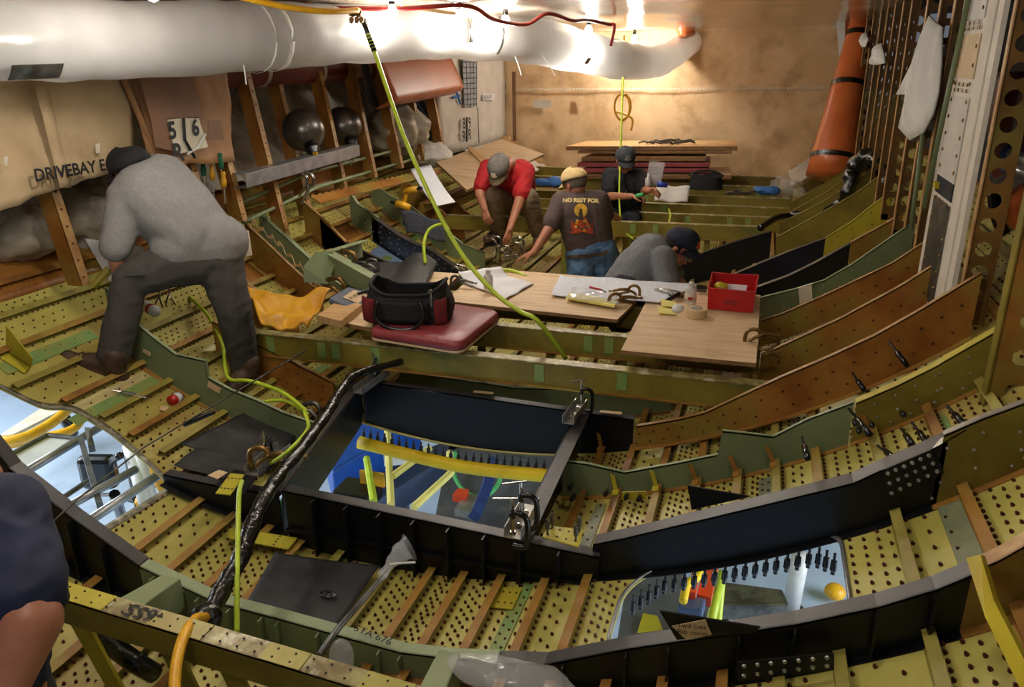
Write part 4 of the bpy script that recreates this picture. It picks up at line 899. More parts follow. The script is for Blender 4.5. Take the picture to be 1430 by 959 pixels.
# burgundy pad
vp = thing('vinyl_pad', 'burgundy vinyl covered floor pad under the black and red bag', 'pad')
P = [atZ(512, 463, -1.34), atZ(643, 484, -1.34), atZ(700, 437, -1.34), atZ(600, 422, -1.34)]
rp = rounded([(p.x, p.y) for p in P], .07, 6)
c0 = Vector((sum(p[0] for p in rp) / len(rp), sum(p[1] for p in rp) / len(rp)))
m_ = MB(); rings = []
for s, z in ((1, -1.37), (1.0, -1.345), (.985, -1.33), (.95, -1.322), (.6, -1.318), (0.02, -1.318)):
    rings.append([(c0.x + (q[0] - c0.x) * s, c0.y + (q[1] - c0.y) * s, z) for q in rp])
n = len(rp); m_.add([p for r_ in rings for p in r_], [(i * n + j, i * n + (j + 1) % n, (i + 1) * n + (j + 1) % n, (i + 1) * n + j) for i in range(len(rings) - 1) for j in range(n)] + [list(range(n))[::-1], [(len(rings) - 1) * n + j for j in range(n)]])
m_.build('cover', 'vinyl_red', vp, smooth=True)
MB().slab([(q[0], q[1], -1.384) for q in rp], (0, 0, .012)).build('honeycomb_core', 'tape_label', vp)
# open tool bag
bg = thing('tool_bag', 'open black and red fabric tool bag on the burgundy pad', 'bag')
bc = atZ(566, 452, -1.315); bw, bd, bh = .25, .15, .19
bx = (atZ(622, 450, -1.315) - atZ(508, 447, -1.315)); bw = bx.length / 2; bx.normalize(); by = Vector((-bx.y, bx.x, 0))
bc = atZ(510, 452, -1.315).lerp(atZ(622, 452, -1.315), .5) + by * .12
def bagf(k0, k1, h0, h1, inner=False):
    def f(u, v):
        a = 2 * math.pi * u; sq = lambda w_: math.copysign(abs(w_)**.55, w_)
        h = h0 + (h1 - h0) * v; g_ = 1 - .12 * (h / bh)**2 + .06 * math.sin(h / bh * 3.1); e = noise.noise(Vector((math.cos(a) * 2, math.sin(a) * 2, h * 9)))
        sag = .03 * math.cos(2 * a) * (h / bh)
        return bc + bx * sq(math.cos(a)) * bw * g_ * k0 * (1 + .05 * e) + by * sq(math.sin(a)) * .13 * g_ * k0 * (1 + .12 * e) + Vector((0, 0, h + sag + .012 * e))
    return f
MB().sheet(bagf(1, 1, 0, bh), 60, 14).build('body', 'bag_black', bg, smooth=True)
MB().sheet(bagf(.93, 1, .03, bh), 60, 8).sheet(lambda u, v: bc + bx * math.cos(2 * math.pi * u) * bw * .93 * v + by * math.sin(2 * math.pi * u) * .12 * v + Vector((0, 0, .09)), 30, 3).build('lining', 'bag_black', bg, smooth=True)
A = [bagf(1.01, 1, bh - .004, bh)(k / 60, 0) for k in range(61)]; MB().tube(A, .011, 6, cap=False).build('zip_rim', 'bag_black', bg, smooth=True)
for s in (-1, 1): MB().sheet(lambda u, v: bc + bx * s * (bw * 1.015 - .07 * u) + by * (-.115 - .028 * math.sin(u * 3) * .6) + Vector((0, 0, .015 + .14 * v - .02 * u)) - by * .012 * math.sin(v * 3.1), 8, 8, tuple(by * .006)).build('side_pocket', 'bag_red', bg, smooth=True)
MB().sheet(lambda u, v: bc + bx * (bw * .62) * (2 * u - 1) + by * (-.145 - .022 * math.sin(math.pi * u)) + Vector((0, 0, .02 + .11 * v)), 14, 6, tuple(by * .006)).build('front_pocket', 'bag_black', bg, smooth=True)
MB().tube([bc + bx * (-.13) - by * .17 + Vector((0, 0, .14)), bc + bx * (-.14) - by * .19 + Vector((0, 0, .05)), bc + bx * (-.06) - by * .2 + Vector((0, 0, .0)), bc + bx * .06 - by * .2 + Vector((0, 0, .0)), bc + bx * .12 - by * .19 + Vector((0, 0, .06)), bc + bx * .1 - by * .17 + Vector((0, 0, .14))], .011, 8, smooth=6).build('carry_handle', 'black_plastic', bg, smooth=True)
MB().tube([bc + bx * .16 - by * .17 + Vector((0, 0, .19)), bc + bx * .165 - by * .18 + Vector((0, 0, .12))], .006, 6).lathe([(.012, -.004), (.012, .004)], bc + bx * .16 - by * .175 + Vector((0, 0, .2)), tuple(by), 12).build('snap_hook', 'chrome', bg)
# grey case with label
gc = thing('tool_case', 'blue-grey plastic case with a tan handwritten label', 'case')
P = [b(459, 416, BZ + .07), b(497, 434, BZ + .03), b(525, 410, BZ + .05), b(486, 400, BZ + .09)]
nn = (P[1] - P[0]).cross(P[3] - P[0]).normalized()
MB().slab(P, nn * -.04).build('shell', 'case_grey', gc, bevel=.008)
q = lambda u, v: P[0].lerp(P[1], u).lerp(P[3].lerp(P[2], u), v) + nn * .002
MB().slab([q(.3, .3), q(.85, .3), q(.85, .85), q(.3, .85)], nn * .002).build('label', 'tape_label', gc)
text('F1835', q(.57, .57) + nn * .004, (P[1] - P[0]).lerp(P[2] - P[3], .5) * .2 + (P[2] - P[1]) * 1.0, (P[3] - P[2]) * 1, .045, 'ink', gc)
MB().box(q(.9, .06) - nn * .02, (.03, .02, .03)).build('latch', 'bag_black', gc)
# folded black foam sheet
fs_ = tag(MB().sheet(lambda u, v: b(488 + 106 * u + 22 * v - 6, 408 - 42 * v + 8 * u * (1 - v), BZ + .03) + Vector((0, 0, .07 * math.sin(math.pi * min(1, max(0, u - .55) * 2.2)) * v + .01 * math.sin(v * 5))), 24, 14, (0, 0, .012)).build('foam_sheet', 'rubber_mat', smooth=True), 'folded black foam sheet on the left plywood board behind the bag', 'sheet')
MB().box(b(517, 389, BZ + .056), (.035, .03, .002)).build('sticker', 'paper', fs_)
mw = thing('tool_roll', 'black roll of hand tools lying between the case and the bag', 'tools')
for k in range(3): MB().tube([b(500 + 6 * k, 410 - 2 * k, BZ + .07), b(545 + 3 * k, 394 + 2 * k, BZ + .09)], .009, 8).build('tool', ['black_plastic', 'chrome', 'black_plastic'][k], mw)
# yellow leather apron
def apf(u, v):
    px = (346 + 116 * u) * (1 - v) + (364 + 66 * u) * v; py = (404 + 5 * u + 6 * math.sin(u * 3.1)) * (1 - v) + (455 + 7 * u) * v
    return atd(px, py, 4.05 - .22 * v) + Vector((0, 0, .05 * noise.noise(Vector((u * 4, v * 3, 2))) + .05 * abs(u - .45)))
ap = tag(MB().sheet(apf, 30, 18, (0, .004, -.012)).build('leather_apron', 'leather_yellow', smooth=True), 'yellow leather apron draped over the left end of the nearest beam', 'apron')
# papers
def paperf(px, z, amp, seed, curl=0):
    P = [atZ(q_[0], q_[1], z) for q_ in px]
    return lambda u, v: P[0].lerp(P[1], u).lerp(P[3].lerp(P[2], u), v) + Vector((0, 0, amp * (noise.noise(Vector((u * 4 + seed, v * 4, 0))) + .5) + curl * max(0, .25 - u)**1.2 * 3))
tag(MB().sheet(paperf([(640, 392), (706, 419), (746, 396), (700, 385)], BZ + .006, .012, 1, .10), 22, 14, (0, 0, .001)).build('paper_sheets', 'paper', smooth=True), 'curled white paper sheets on the middle board beside the clear bottle', 'paper')
tag(MB().sheet(paperf([(769, 413), (920, 424), (975, 398), (782, 386)], BZ + .012, .014, 4), 40, 16, (0, 0, .001)).build('blueprint_sheet', 'blueprint', smooth=True), 'wide creased drawing sheet spread across both plywood boards', 'paper')
tag(MB().sheet(paperf([(792, 418), (866, 426), (858, 408), (800, 402)], BZ + .03, .012, 9), 20, 8, (0, 0, .003)).build('plastic_bag', 'clear_plastic', smooth=True), 'clear plastic bag holding a yellow pad on the drawing sheet', 'bag')
tag(MB().slab([b(790, 415, BZ + .03), b(858, 427, BZ + .03), b(862, 420, BZ + .03), b(796, 408, BZ + .03)], (0, 0, -.012)).build('yellow_pad', 'note_yellow'), 'long yellow notepad under the clear bag', 'notepad')
mk = thing('marker', 'red marker pen on the drawing sheet', 'pen'); MB().tube([b(824, 401, BZ + .04), b(840, 405, BZ + .04)], .008, 8).build('barrel', 'red_bin', mk, smooth=True); MB().tube([b(840, 405, BZ + .04), b(846, 408, BZ + .04)], .005, 8).build('tip', 'ink', mk)
for k, (px, py, l) in enumerate([(930, 433, 'lower'), (934, 423, 'upper')]):
    tag(MB().slab([b(px - 12, py - 4, BZ + .012 + .01 * k), b(px + 10, py, BZ + .012 + .01 * k), b(px + 14, py + 7, BZ + .012 + .01 * k), b(px - 10, py + 5, BZ + .012 + .01 * k)], (0, 0, .008)).build('sticky_notes', 'note_yellow', bevel=.002), l + ' yellow note pad beside the tape roll', 'notepad', 'yellow note pads')
blob('white_glove', 'crumpled white tissue next to the yellow note pads', 946, 430, 3.95, (.03, .05, .02), 'white_cloth', 'tissue', 3)
def bottle(px, py, z, h, r, label, cap='bottle_white', mt='bottle_white'):
    p = atZ(px, py, z); t = thing('bottle', label, 'bottle', None, tuple(p))
    MB().lathe([(0, 0), (r * .95, 0), (r, h * .05), (r, h * .6), (r * .9, h * .7), (r * .45, h * .8), (r * .42, h * .86)], (0, 0, 0), n=20).build('body', mt, t, smooth=True)
    MB().lathe([(r * .5, h * .84), (r * .5, h * .98), (0, h)], (0, 0, 0), n=16).build('cap', cap, t, smooth=True)
    MB().lathe([(r * 1.01, h * .15), (r * 1.01, h * .5)], (0, 0, 0), n=20).build('label', 'liner_white', t, smooth=True)
    MB().box((0, -r * 1.0, h * .3), (r * .8, .003, h * .12)).build('red_print', 'red_bin', t); return t
bottle(682, 405, BZ + .01, .135, .03, 'clear white squeeze bottle on the paper sheets of the middle board')
bottle(964, 424, BZ + .02, .135, .033, 'translucent squeeze bottle between the air tool and the red bin')
tr_ = thing('tape_roll', 'roll of tan masking tape holding a clear cup, on the square board', 'tape', None, tuple(b(972, 441, BZ + .008)))
MB().lathe([(.035, 0), (.058, 0), (.058, .045), (.035, .045), (.035, 0)], (0, 0, 0), n=32).build('roll', 'tape_label', tr_, smooth=False); MB().lathe([(.034, .0), (.034, .05), (.028, .055), (.0, .06)], (0, 0, 0), n=20).build('clear_cup', 'clear_plastic', tr_, smooth=True)
# red bin
rb = thing('parts_bin', 'open red plastic bin on the square plywood board', 'bin')
P = [b(988, 431, BZ + .01), b(1051, 437, BZ + .01), b(1055, 412, BZ + .01), b(994, 408, BZ + .01)]
H = .125; ctr = sum(P, Vector()) / 4
def wallp(i, j, m_):
    a, c_ = P[i], P[j]; up_ = Vector((0, 0, H)); fl = 1.03
    A_, B_ = ctr + (a - ctr) * fl + up_, ctr + (c_ - ctr) * fl + up_; inn = (ctr - (a + c_) / 2); inn.z = 0; inn.normalize()
    m_.slab([a, c_, B_, A_], inn * .005)
m_ = MB()
for i in range(4): wallp(i, (i + 1) % 4, m_)
m_.slab(P, (0, 0, .005)); m_.build('tub', 'red_bin', rb)
f0, f1 = P[0], P[1]; fx = (f1 - f0).normalized(); fc = (f0 + f1) / 2 + Vector((0, 0, H * .42)); ny = Vector((fx.y, -fx.x, 0))
rr = rounded([(-.038, -.014), (.038, -.014), (.038, .014), (-.038, .014)], .014, 5)
MB().slab([fc + fx * q_[0] + Vector((0, 0, q_[1])) + ny * .003 for q_ in rr], ny * .003).build('handle_slot', 'hose_red', rb)
up_ = Vector((0, 0, H)); A_ = [ctr + (p - ctr) * 1.04 + up_ for p in P]; MB().tube(A_ + [A_[0]], .005, 6).build('rim', 'red_bin', rb)
blob('yellow_bag', 'crumpled yellow packet inside the red bin', 1008, 399, (ctr + Vector((-.03, .02, .1))).dot(FW), (.04, .035, .03), 'yellow_paint', 'packet', 4, .5)
tag(MB().slab([ctr + fx * -.08 + Vector((0, 0, .03)), ctr + fx * .07 + Vector((0, 0, .03)), ctr + fx * .08 + Vector((0, .03, .1)), ctr + fx * -.07 + Vector((0, .03, .1))], (0, .006, 0)).build('paper_pack', 'paper'), 'white paper slips standing in the red bin', 'paper')
# air tool, gauge
at_ = thing('air_tool', 'grey metal pistol grip air tool on the drawing sheet', 'tool')
p0, p1 = b(915, 404, BZ + .03), b(948, 410, BZ + .04)
MB().tube([p0, p0.lerp(p1, .3), p0.lerp(p1, .32), p1], lambda t: .008 if t < .3 else .017, 10).build('barrel', 'bare_metal', at_, smooth=True); MB().tube([p1, b(930, 421, BZ + .02)], .013, 8).build('grip', 'black_plastic', at_, smooth=True)
MB().tube([b(934, 411, BZ + .03), b(955, 414, BZ + .02)], .012, 8).build('side_body', 'dull_metal', at_, smooth=True)
gg = thing('gauge', 'small black square gauge beside the red bin', 'gauge'); c_ = b(979, 403, BZ + .035); MB().box(c_, (.07, .05, .02), Matrix.Rotation(R(20), 3, 'X')).build('body', 'dull_metal', gg, bevel=.004); MB().box(c_ + Vector((0, -.002, .011)), (.052, .034, .004), Matrix.Rotation(R(20), 3, 'X')).build('display', 'black_plastic', gg)
clamp(b(850, 427), (.8, .45, 0), (0, 0, 1), 1.0, 'bronze locking clamp on the right corner of the middle board', 'brass')
clamp(b(893, 413, BZ + .02), (-.9, -.25, 0), (0, 0, 1), .9, 'bronze locking clamp gripping the left corner of the square board', 'brass')
clamp(b(1040, 478, BZ), (.95, .2, 0), (0, 0, 1), 1.0, 'locking clamp on the right edge of the square board', 'brass')
clamp(b(630, 398, BZ + .01), (.9, -.1, 0), (0, 0, 1), .9, 'dull locking clamp between the bag and the curled paper')
clamp(atd(528, 378, 4.9), (-.9, -.1, .05), (0, 0, 1), 1.0, 'locking clamp behind the folded foam sheet')
clamp(atd(455, 392, 4.9), (.35, 0, -.9), (.6, 0, .35), 1.6, 'large locking clamp on the green corner bracket, left one', 'brass')
clamp(atd(478, 350, 5.0), (-.1, 0, -1), (1, 0, .1), 1.4, 'large locking clamp on the green corner bracket, right one', 'brass')
for i, (px, py, d_, r_) in enumerate([(688, 330, 6.6, 0), (698, 345, 6.5, .3), (640, 370, 5.9, -.2), (716, 335, 6.6, .5), (730, 345, 6.2, -1.0), (800, 322, 6.3, .3)]):
    clamp(atd(px, py, d_), (math.sin(r_), 0, -math.cos(r_)), (math.cos(r_), 0, math.sin(r_)), 1.1, 'polished locking clamp ' + ['under the beam below the red shirted man, left', 'under the beam below the red shirted man, middle', 'on the wavy green rib left of the papers', 'under the beam near the lower hand of the red shirted man', 'at the hand of the brown shirted man', 'by the hip of the brown shirted man'][i], 'chrome')
clamp(atd(427, 240, 4.95), (-.4, 0, -.9), (.9, 0, -.3), 1.0, 'locking clamp holding the silver channel to a stud', 'chrome')
clamp(atY(424, 566, 3.2), (.45, -.1, -.9), (.9, 0, .4), 1.2, 'locking clamp on the curved green rib above the keel box corner', 'dull_metal')
clamp(atY(352, 652, 2.5), (.9, .1, .1), (-.1, 0, 1), 1.3, 'bronze locking clamp holding the yellow plate at the keel box corner', 'brass')
clamp(atd(1060, 500, 3.9), (.9, .1, .1), (0, 0, 1), .6, 'small clamp at the beam end right of the square board', 'brass')
# ---- leaning plywood, far left, and papers
pl = thing('plywood_sheet', 'leaning plywood sheet at the far left behind the red shirted man', 'board')
q0, q1, q2, q3 = atd(609, 226, 7.9), atd(652, 265, 7.2), atd(760, 215, 8.2), atd(700, 194, 9.0)
MB().slab([q0, q1, q2, q3], (0, -.01, -.02), 0, 1).build('sheet', ['plywood', 'plywood_edge'], pl)
MB().slab([q0.lerp(q3, .45) + Vector((0, 0, .02)), q0.lerp(q3, .5) + Vector((0, 0, .02)), q1.lerp(q2, .4) + Vector((0, 0, .02)), q1.lerp(q2, .3) + Vector((0, 0, .02))], (0, 0, .02)).build('batten', 'lumber', pl)
tag(MB().sheet(lambda u, v: atd(574 + 28 * u + (34 * v), 249 - 6 * u + 36 * v, 6.9 - .3 * v) + Vector((0, 0, .10 * (1 - v)**2 - .02)), 8, 12, (0, 0, .003)).build('curled_sheet', 'paper', smooth=True), 'curling blank white sheet lying on the far left ribs', 'paper')
tag(MB().sheet(lambda u, v: atd(560 + 55 * u + 8 * v, 296 + 10 * u + 30 * v, 6.35) + Vector((0, 0, .02 * math.sin(u * 6))), 8, 8, (0, 0, .01)).build('foam_piece', 'foam_dark', smooth=True), 'dark speckled foam piece inside the wavy green rib', 'foam')
for px, py, D, l, dx in [(565, 268, 6.7, 'upper yellow and black cordless drill on the far left ribs', 1), (572, 290, 6.4, 'lower yellow and black cordless drill on the far left ribs', -1)]:
    p = atd(px, py, D); t = thing('cordless_drill', l, 'drill', 'cordless drills')
    MB().tube([p, p + Vector((.06 * dx, 0, .02)), p + Vector((.12 * dx, 0, .03))], .028, 10).build('body', 'drill_yellow', t, smooth=True); MB().tube([p + Vector((.12 * dx, 0, .03)), p + Vector((.17 * dx, 0, .04))], .014, 8).build('chuck', 'black_plastic', t)
    MB().tube([p + Vector((.02 * dx, 0, 0)), p + Vector((-.01, 0, -.1))], .018, 8).build('grip', 'drill_yellow', t); MB().box(p + Vector((-.01, 0, -.12)), (.09, .06, .04)).build('battery', 'black_plastic', t)
tag(MB().strip([atd(118, 333, 4.35), atd(200, 345, 4.2)], [atd(152, 392, 4.15), atd(210, 400, 4.0)], (0, 0, .002)).build('drawing_sheet', 'paper'), 'white drawing sheet on the ribs under the bending man', 'paper')
tag(MB().slab([atd(330, 318, 4.7), atd(347, 322, 4.7), atd(352, 356, 4.6), atd(338, 360, 4.6)], (0, .003, 0)).build('grey_cloth', 'white_patch'), 'small pale cloth strip behind the hip of the bending man', 'cloth')
# ---- far end stack of floor panels
sy = 9.7
for i, (x0, x1, y, th, mt, l) in enumerate([(790, 1030, 204, .05, 'lumber', 'topmost pale panel of the far stack, tools lying on it'), (806, 1022, 211, .03, 'lumber', 'second panel from the top of the far stack'), (812, 986, 219, .05, 'lumber', 'third panel from the top of the far stack'), (806, 992, 227, .05, 'vinyl_red', 'burgundy panel fourth in the far stack'), (812, 990, 235, .05, 'vinyl_red', 'burgundy panel fifth in the far stack'), (812, 1022, 244, .05, 'plywood', 'bottom plywood panel of the far stack')]):
    A, B = atY(x0, y, sy - .55), atY(x1, y, sy - .55)
    o = MB().slab([A, B, B + Vector((-.05, .7, 0)), A + Vector((.1, .7, 0))], (0, 0, -th), 0, 1).build('stacked_panel', [mt, 'plywood_edge' if mt != 'vinyl_red' else 'vinyl_red'], bevel=.006); tag(o, l, 'panel', 'stacked floor panels')
tp_ = thing('tool_pile', 'heap of metal clamps on top of the far panel stack', 'tools')
for k in range(16): p = atY(905 + random.random() * 44, 202 - random.random() * 5, 9.2 + random.random() * .3); a = random.random() * 3; MB().tube([p, p + Vector((.14 * math.cos(a), .1 * math.sin(a), .02)), p + Vector((.2 * math.cos(a), .1 * math.sin(a), .0))], .012, 6).build('tool', 'dull_metal', tp_)
# ---- on the far beams
FZ = -1.3
tag(MB().sheet(lambda u, v: atd(917 + 47 * u - 4 * v, 259 + 2 * u + 22 * v, 8.3 - .25 * v) + Vector((0, 0, .01 * math.sin(u * 9))), 14, 8, (0, 0, .006)).build('white_cloth', 'white_cloth', smooth=True), 'white cloth draped over a far beam beside the black shirted man', 'cloth')
po_ = thing('tool_pouch', 'open black tool pouch with tan lining on the far beams', 'pouch'); p = atd(985, 264, 8.3)
m_ = MB().sheet(lambda u, v: p + Vector((.18 * math.cos(2 * math.pi * u) * (1 - .1 * v), .1 * math.sin(2 * math.pi * u), .15 * v + .02 * math.sin(4 * math.pi * u) * v)), 30, 6); m_.build('shell', 'bag_black', po_, smooth=True)
MB().box(p + Vector((0, 0, .08)), (.22, .08, .05)).build('lining', 'drill_yellow', po_)
MB().tube([p + Vector((-.18, 0, .14)), p + Vector((-.08, 0, .19)), p + Vector((.08, 0, .19)), p + Vector((.18, 0, .14))], .012, 6, smooth=5).build('handle', 'bag_black', po_)
blob('blue_bag', 'crumpled blue and clear plastic bag on the far beams behind the sand cap', 772, 254, 8.4, (.2, .1, .05), 'blue_tape', 'bag', 2, .4)
blob('plastic_bag', 'crumpled clear plastic bag beside the foot of the orange roll', 1098, 262, 8.3, (.2, .12, .1), 'clear_plastic', 'bag', 6, .5)
blob('blue_cloth', 'light blue cloth heap on the far beams left of the clear bag', 1070, 265, 8.2, (.12, .1, .045), 'blue_tape', 'cloth', 8, .5)
ft = thing('tool_heap', 'small metal tools lying on the far beam right of the pouch', 'tools')
for k in range(10): p = atd(1012 + 4 * k, 266 + random.random() * 5, 8.2); MB().tube([p, p + Vector((.08, .03 * random.random(), .01))], .012, 6).build('tool', 'dull_metal', ft)
hb = thing('clear_box', 'clear open topped plastic box held near the black shirted man', 'box'); p = atd(912, 258, 7.6)
M = Matrix.Rotation(R(8), 3, 'Y')
m_ = MB()
for s in (-1, 1): m_.box(p + M @ Vector((s * .07, 0, .11)), (.004, .12, .22), M); m_.box(p + M @ Vector((0, s * .06, .11)), (.14, .004, .22), M)
m_.build('walls', 'clear_plastic', hb)
p = atd(905, 260, 7.3); t = thing('squeeze_bottle', 'small white bottle beside the clear box', 'bottle', None, tuple(p)); MB().lathe([(0, 0), (.03, 0), (.03, .07), (.012, .09), (.012, .12), (0, .12)], (0, 0, 0), n=14).build('body', 'bottle_white', t, smooth=True)
# ---- black taped hose on the right wall
hose('taped_hose', 'thick black plastic wrapped hose curling up the right wall', [atd(1104, 301, 6.9), atd(1140, 296, 6.7), atd(1172, 285, 6.5), atd(1186, 262, 6.4), atd(1192, 238, 6.4), atd(1206, 222, 6.3), atd(1222, 222, 6.2), atd(1236, 240, 6.1), atd(1240, 258, 6.1)], lambda t: .035 + .04 * min(1, max(0, t - .2) * 3) + .008 * math.sin(t * 60), 'black_tape', n=16)
hose('taped_hose', 'thin black wrapped end of the hose by the far beam ends', [atd(1062, 318, 6.6), atd(1085, 304, 6.8), atd(1106, 301, 6.9)], .03, 'black_tape', n=12)
# white rags on right wall
def rag(px, D, label, X=XR - .05, nm='white_rag'):
    P = [atX(a, b_, X) for a, b_ in px]; c_ = sum(P, Vector()) / len(P); n = len(P)
    m_ = MB(); V_ = []; rings = [1, .8, .55, .3, .08]
    for s in rings: V_ += [c_ + (p - c_) * s + Vector((-.05 * (1 - s * s) + .025 * noise.noise(p * 7 * s), 0, 0)) for p in P]
    V_ += [v + Vector((.01, 0, 0)) for v in V_]; k = n * len(rings)
    F_ = [(i * n + j, i * n + (j + 1) % n, (i + 1) * n + (j + 1) % n, (i + 1) * n + j) for i in range(len(rings) - 1) for j in range(n)] + [[(len(rings) - 1) * n + j for j in range(n)]]
    F_ += [tuple(q_ + k for q_ in f) for f in F_] + [(j, (j + 1) % n, k + (j + 1) % n, k + j) for j in range(n)]
    return tag(m_.add(V_, F_).build(nm, 'white_cloth', smooth=True), label, 'rag')
rag([(1298, 22), (1304, 30), (1318, 38), (1312, 90), (1306, 130), (1300, 160), (1290, 185), (1278, 192), (1266, 196), (1257, 178), (1264, 150), (1266, 132), (1253, 132), (1270, 90), (1284, 50)], 5, 'large white cloth hanging on the right wall posts')
rag([(1228, 60), (1234, 78), (1235, 88), (1225, 91), (1215, 90), (1220, 75)], 8, 'small white rag tied on a post, right of the orange roll')
rag([(1208, 45), (1212, 55), (1210, 66), (1204, 66), (1203, 52)], 8, 'tiny white rag tied at the top beside the orange roll')
blob('rag_bundle', 'grey rag bundle stuffed at the foot of the white framed panel', 1268, 408, 4.9, (.06, .1, .1), 'white_cloth', 'rag', 3, .5)
blob('rag_bundle', 'small torn paper wad at a far post foot', 1252, 358, 5.8, (.06, .09, .09), 'white_cloth', 'rag', 11, .6)
hose('hanging_rag', 'long twisted grey rag hanging between the right hand channel posts', [atd(1325, 520, 3.7), atd(1335, 478, 3.75), atd(1352, 462, 3.8), atd(1372, 462, 3.8), atd(1384, 478, 3.8)], lambda t: .05 + .02 * math.sin(t * 9), 'white_cloth', 'rag', n=14)
for k, (px0, py0, px1, py1, D) in enumerate([(1290, 180, 1272, 320, 5.3), (1352, 0, 1290, 290, 4.9)]):
    tag(MB().tube([atX(px0, py0, XR - .04), atX(px1, py1, XR - .04)], .012, 8).build('green_pipe', 'green_frame', smooth=True), 'green vertical pipe %s of the white framed panel' % ('well left' if k == 0 else 'just left'), 'pipe')
# right cavity
oc = thing('orange_cover', 'orange dished cover sticking in at the right edge', 'cover'); MB().ell(atd(1438, 290, 3.3), (.10, .14, .11), None, 28, 18).build('dome', 'orange_roll', oc, smooth=True)
hose('black_cable', 'black cable bundle hanging behind the right hand channel post', [atd(1388, 270, 3.9), atd(1392, 300, 3.9), atd(1405, 330, 3.9), atd(1425, 345, 3.9)], .03, 'black_plastic', 'cable')
for k, (py, pc) in enumerate(((218, 'upper'), (236, 'lower'))):
    t = thing('steel_pipe', pc + ' steel pipe with a violet collar at the right edge', 'pipe'); a = atd(1405, py - 6, 4.1); b2 = atd(1450, py + 12, 3.9)
    MB().tube([a, b2], .03, 12).build('tube', 'bare_metal', t, smooth=True); MB().tube([a, a.lerp(b2, .15)], .038, 12).build('collar', 'blue_strap', t)
tag(MB().tube([atd(1440, 100, 4.2), atd(1425, 190, 4.3), atd(1440, 260, 4.3)], .16, 20, smooth=4).build('maroon_duct', 'duct_maroon', smooth=True), 'maroon ribbed duct glimpsed at the upper right edge', 'duct')
blob('insulation_wad', 'pale crumpled insulation at the right edge behind the posts', 1405, 330, 4.4, (.1, .25, .3), 'white_cloth', 'insulation', 21, .4)
hose('yellow_rope', 'yellow twisted rope behind the nearest channel post', [atd(1372, 440, 3.9), atd(1392, 470, 3.7), atd(1415, 500, 3.5), atd(1440, 545, 3.3)], .02, 'yellow_primer', 'rope')

# ---- around the keel box
def uch(p0, p1, wd, h, label):
    t = thing('aluminium_channel', label, 'channel'); d = (p1 - p0).normalized(); s = Vector((-d.y, d.x, 0)).normalized() * wd / 2
    MB().slab([p0 - s, p0 + s, p1 + s, p1 - s], (0, 0, .004)).slab([p0 - s, p1 - s, p1 - s + Vector((0, 0, h)), p0 - s + Vector((0, 0, h))], s.normalized() * .004).slab([p0 + s, p1 + s, p1 + s + Vector((0, 0, h)), p0 + s + Vector((0, 0, h))], -s.normalized() * .004).build('channel', 'bare_metal', t)
    m_ = MB(); 
    for k in (.3, .7): m_.lathe([(.012, 0), (.012, .01), (.005, .012), (.005, .02)], p0.lerp(p1, k) + Vector((0, 0, .004)), (0, 0, 1), 6)
    m_.build('bolts', 'chrome', t); return t
uch(atZ(716, 752, -1.68), atZ(742, 706, -1.66), .07, .045, 'aluminium channel clamped at the near right corner of the keel box')
uch(atZ(793, 592, -1.64), atZ(812, 566, -1.64), .06, .04, 'aluminium channel on the far right corner of the keel box')
uch(atZ(500, 550, -1.64), atZ(538, 522, -1.62), .06, .04, 'aluminium channel on the far left corner of the keel box')
uch(atZ(352, 664, -1.66), atZ(398, 630, -1.66), .07, .045, 'aluminium channel clamped at the near left corner of the keel box')
def cclamp(p, s, rz, label):
    t = thing('c_clamp', label, 'clamp', 'black screw clamps on the keel box', tuple(p)); t.rotation_euler = (0, 0, rz); t.scale = (s, s, s)
    MB().tube([(0, 0, .06), (0, -.01, .085), (.03, -.02, .09), (.055, -.02, .06), (.055, -.02, -.03), (.04, -.01, -.06), (.0, 0, -.06)], .011, 8, smooth=5).build('bow', 'black_plastic', t, smooth=True)
    MB().tube([(0, 0, .14), (0, 0, 0)], .006, 8).lathe([(.012, 0), (.012, .012)], (0, 0, -.01), (0, 0, 1), 10).build('screw', 'chrome', t); MB().tube([(-.07, 0, .135), (.02, 0, .14)], .004, 6).build('t_bar', 'chrome', t)
cclamp(atZ(728, 718, -1.6), 1.0, .4, 'screw clamp at the near right corner of the keel box, rear one')
cclamp(atZ(716, 742, -1.62), 1.0, .2, 'screw clamp at the near right corner of the keel box, front one')
cclamp(atZ(812, 563, -1.6), .9, .5, 'screw clamp on the far right corner of the keel box')
cclamp(atZ(523, 520, -1.57), .8, 2.2, 'screw clamp on the far left corner of the keel box')
cclamp(atZ(372, 640, -1.6), .9, 2.0, 'screw clamp at the near left corner of the keel box')
def cleco(p, ax, s, label=None, parent=None, mt='black_plastic'):
    m_ = MB().lathe([(.0, 0), (.004, 0), (.004, .018), (.008, .02), (.009, .045), (.006, .05), (.006, .058), (.0, .06)], (0, 0, 0), ax, 10)
    o = m_.build('temporary_fastener', mt, parent, smooth=False); o.location = p; o.scale = (s, s, s)
    if label: tag(o, label, 'fastener', 'temporary spring fasteners')
    return o
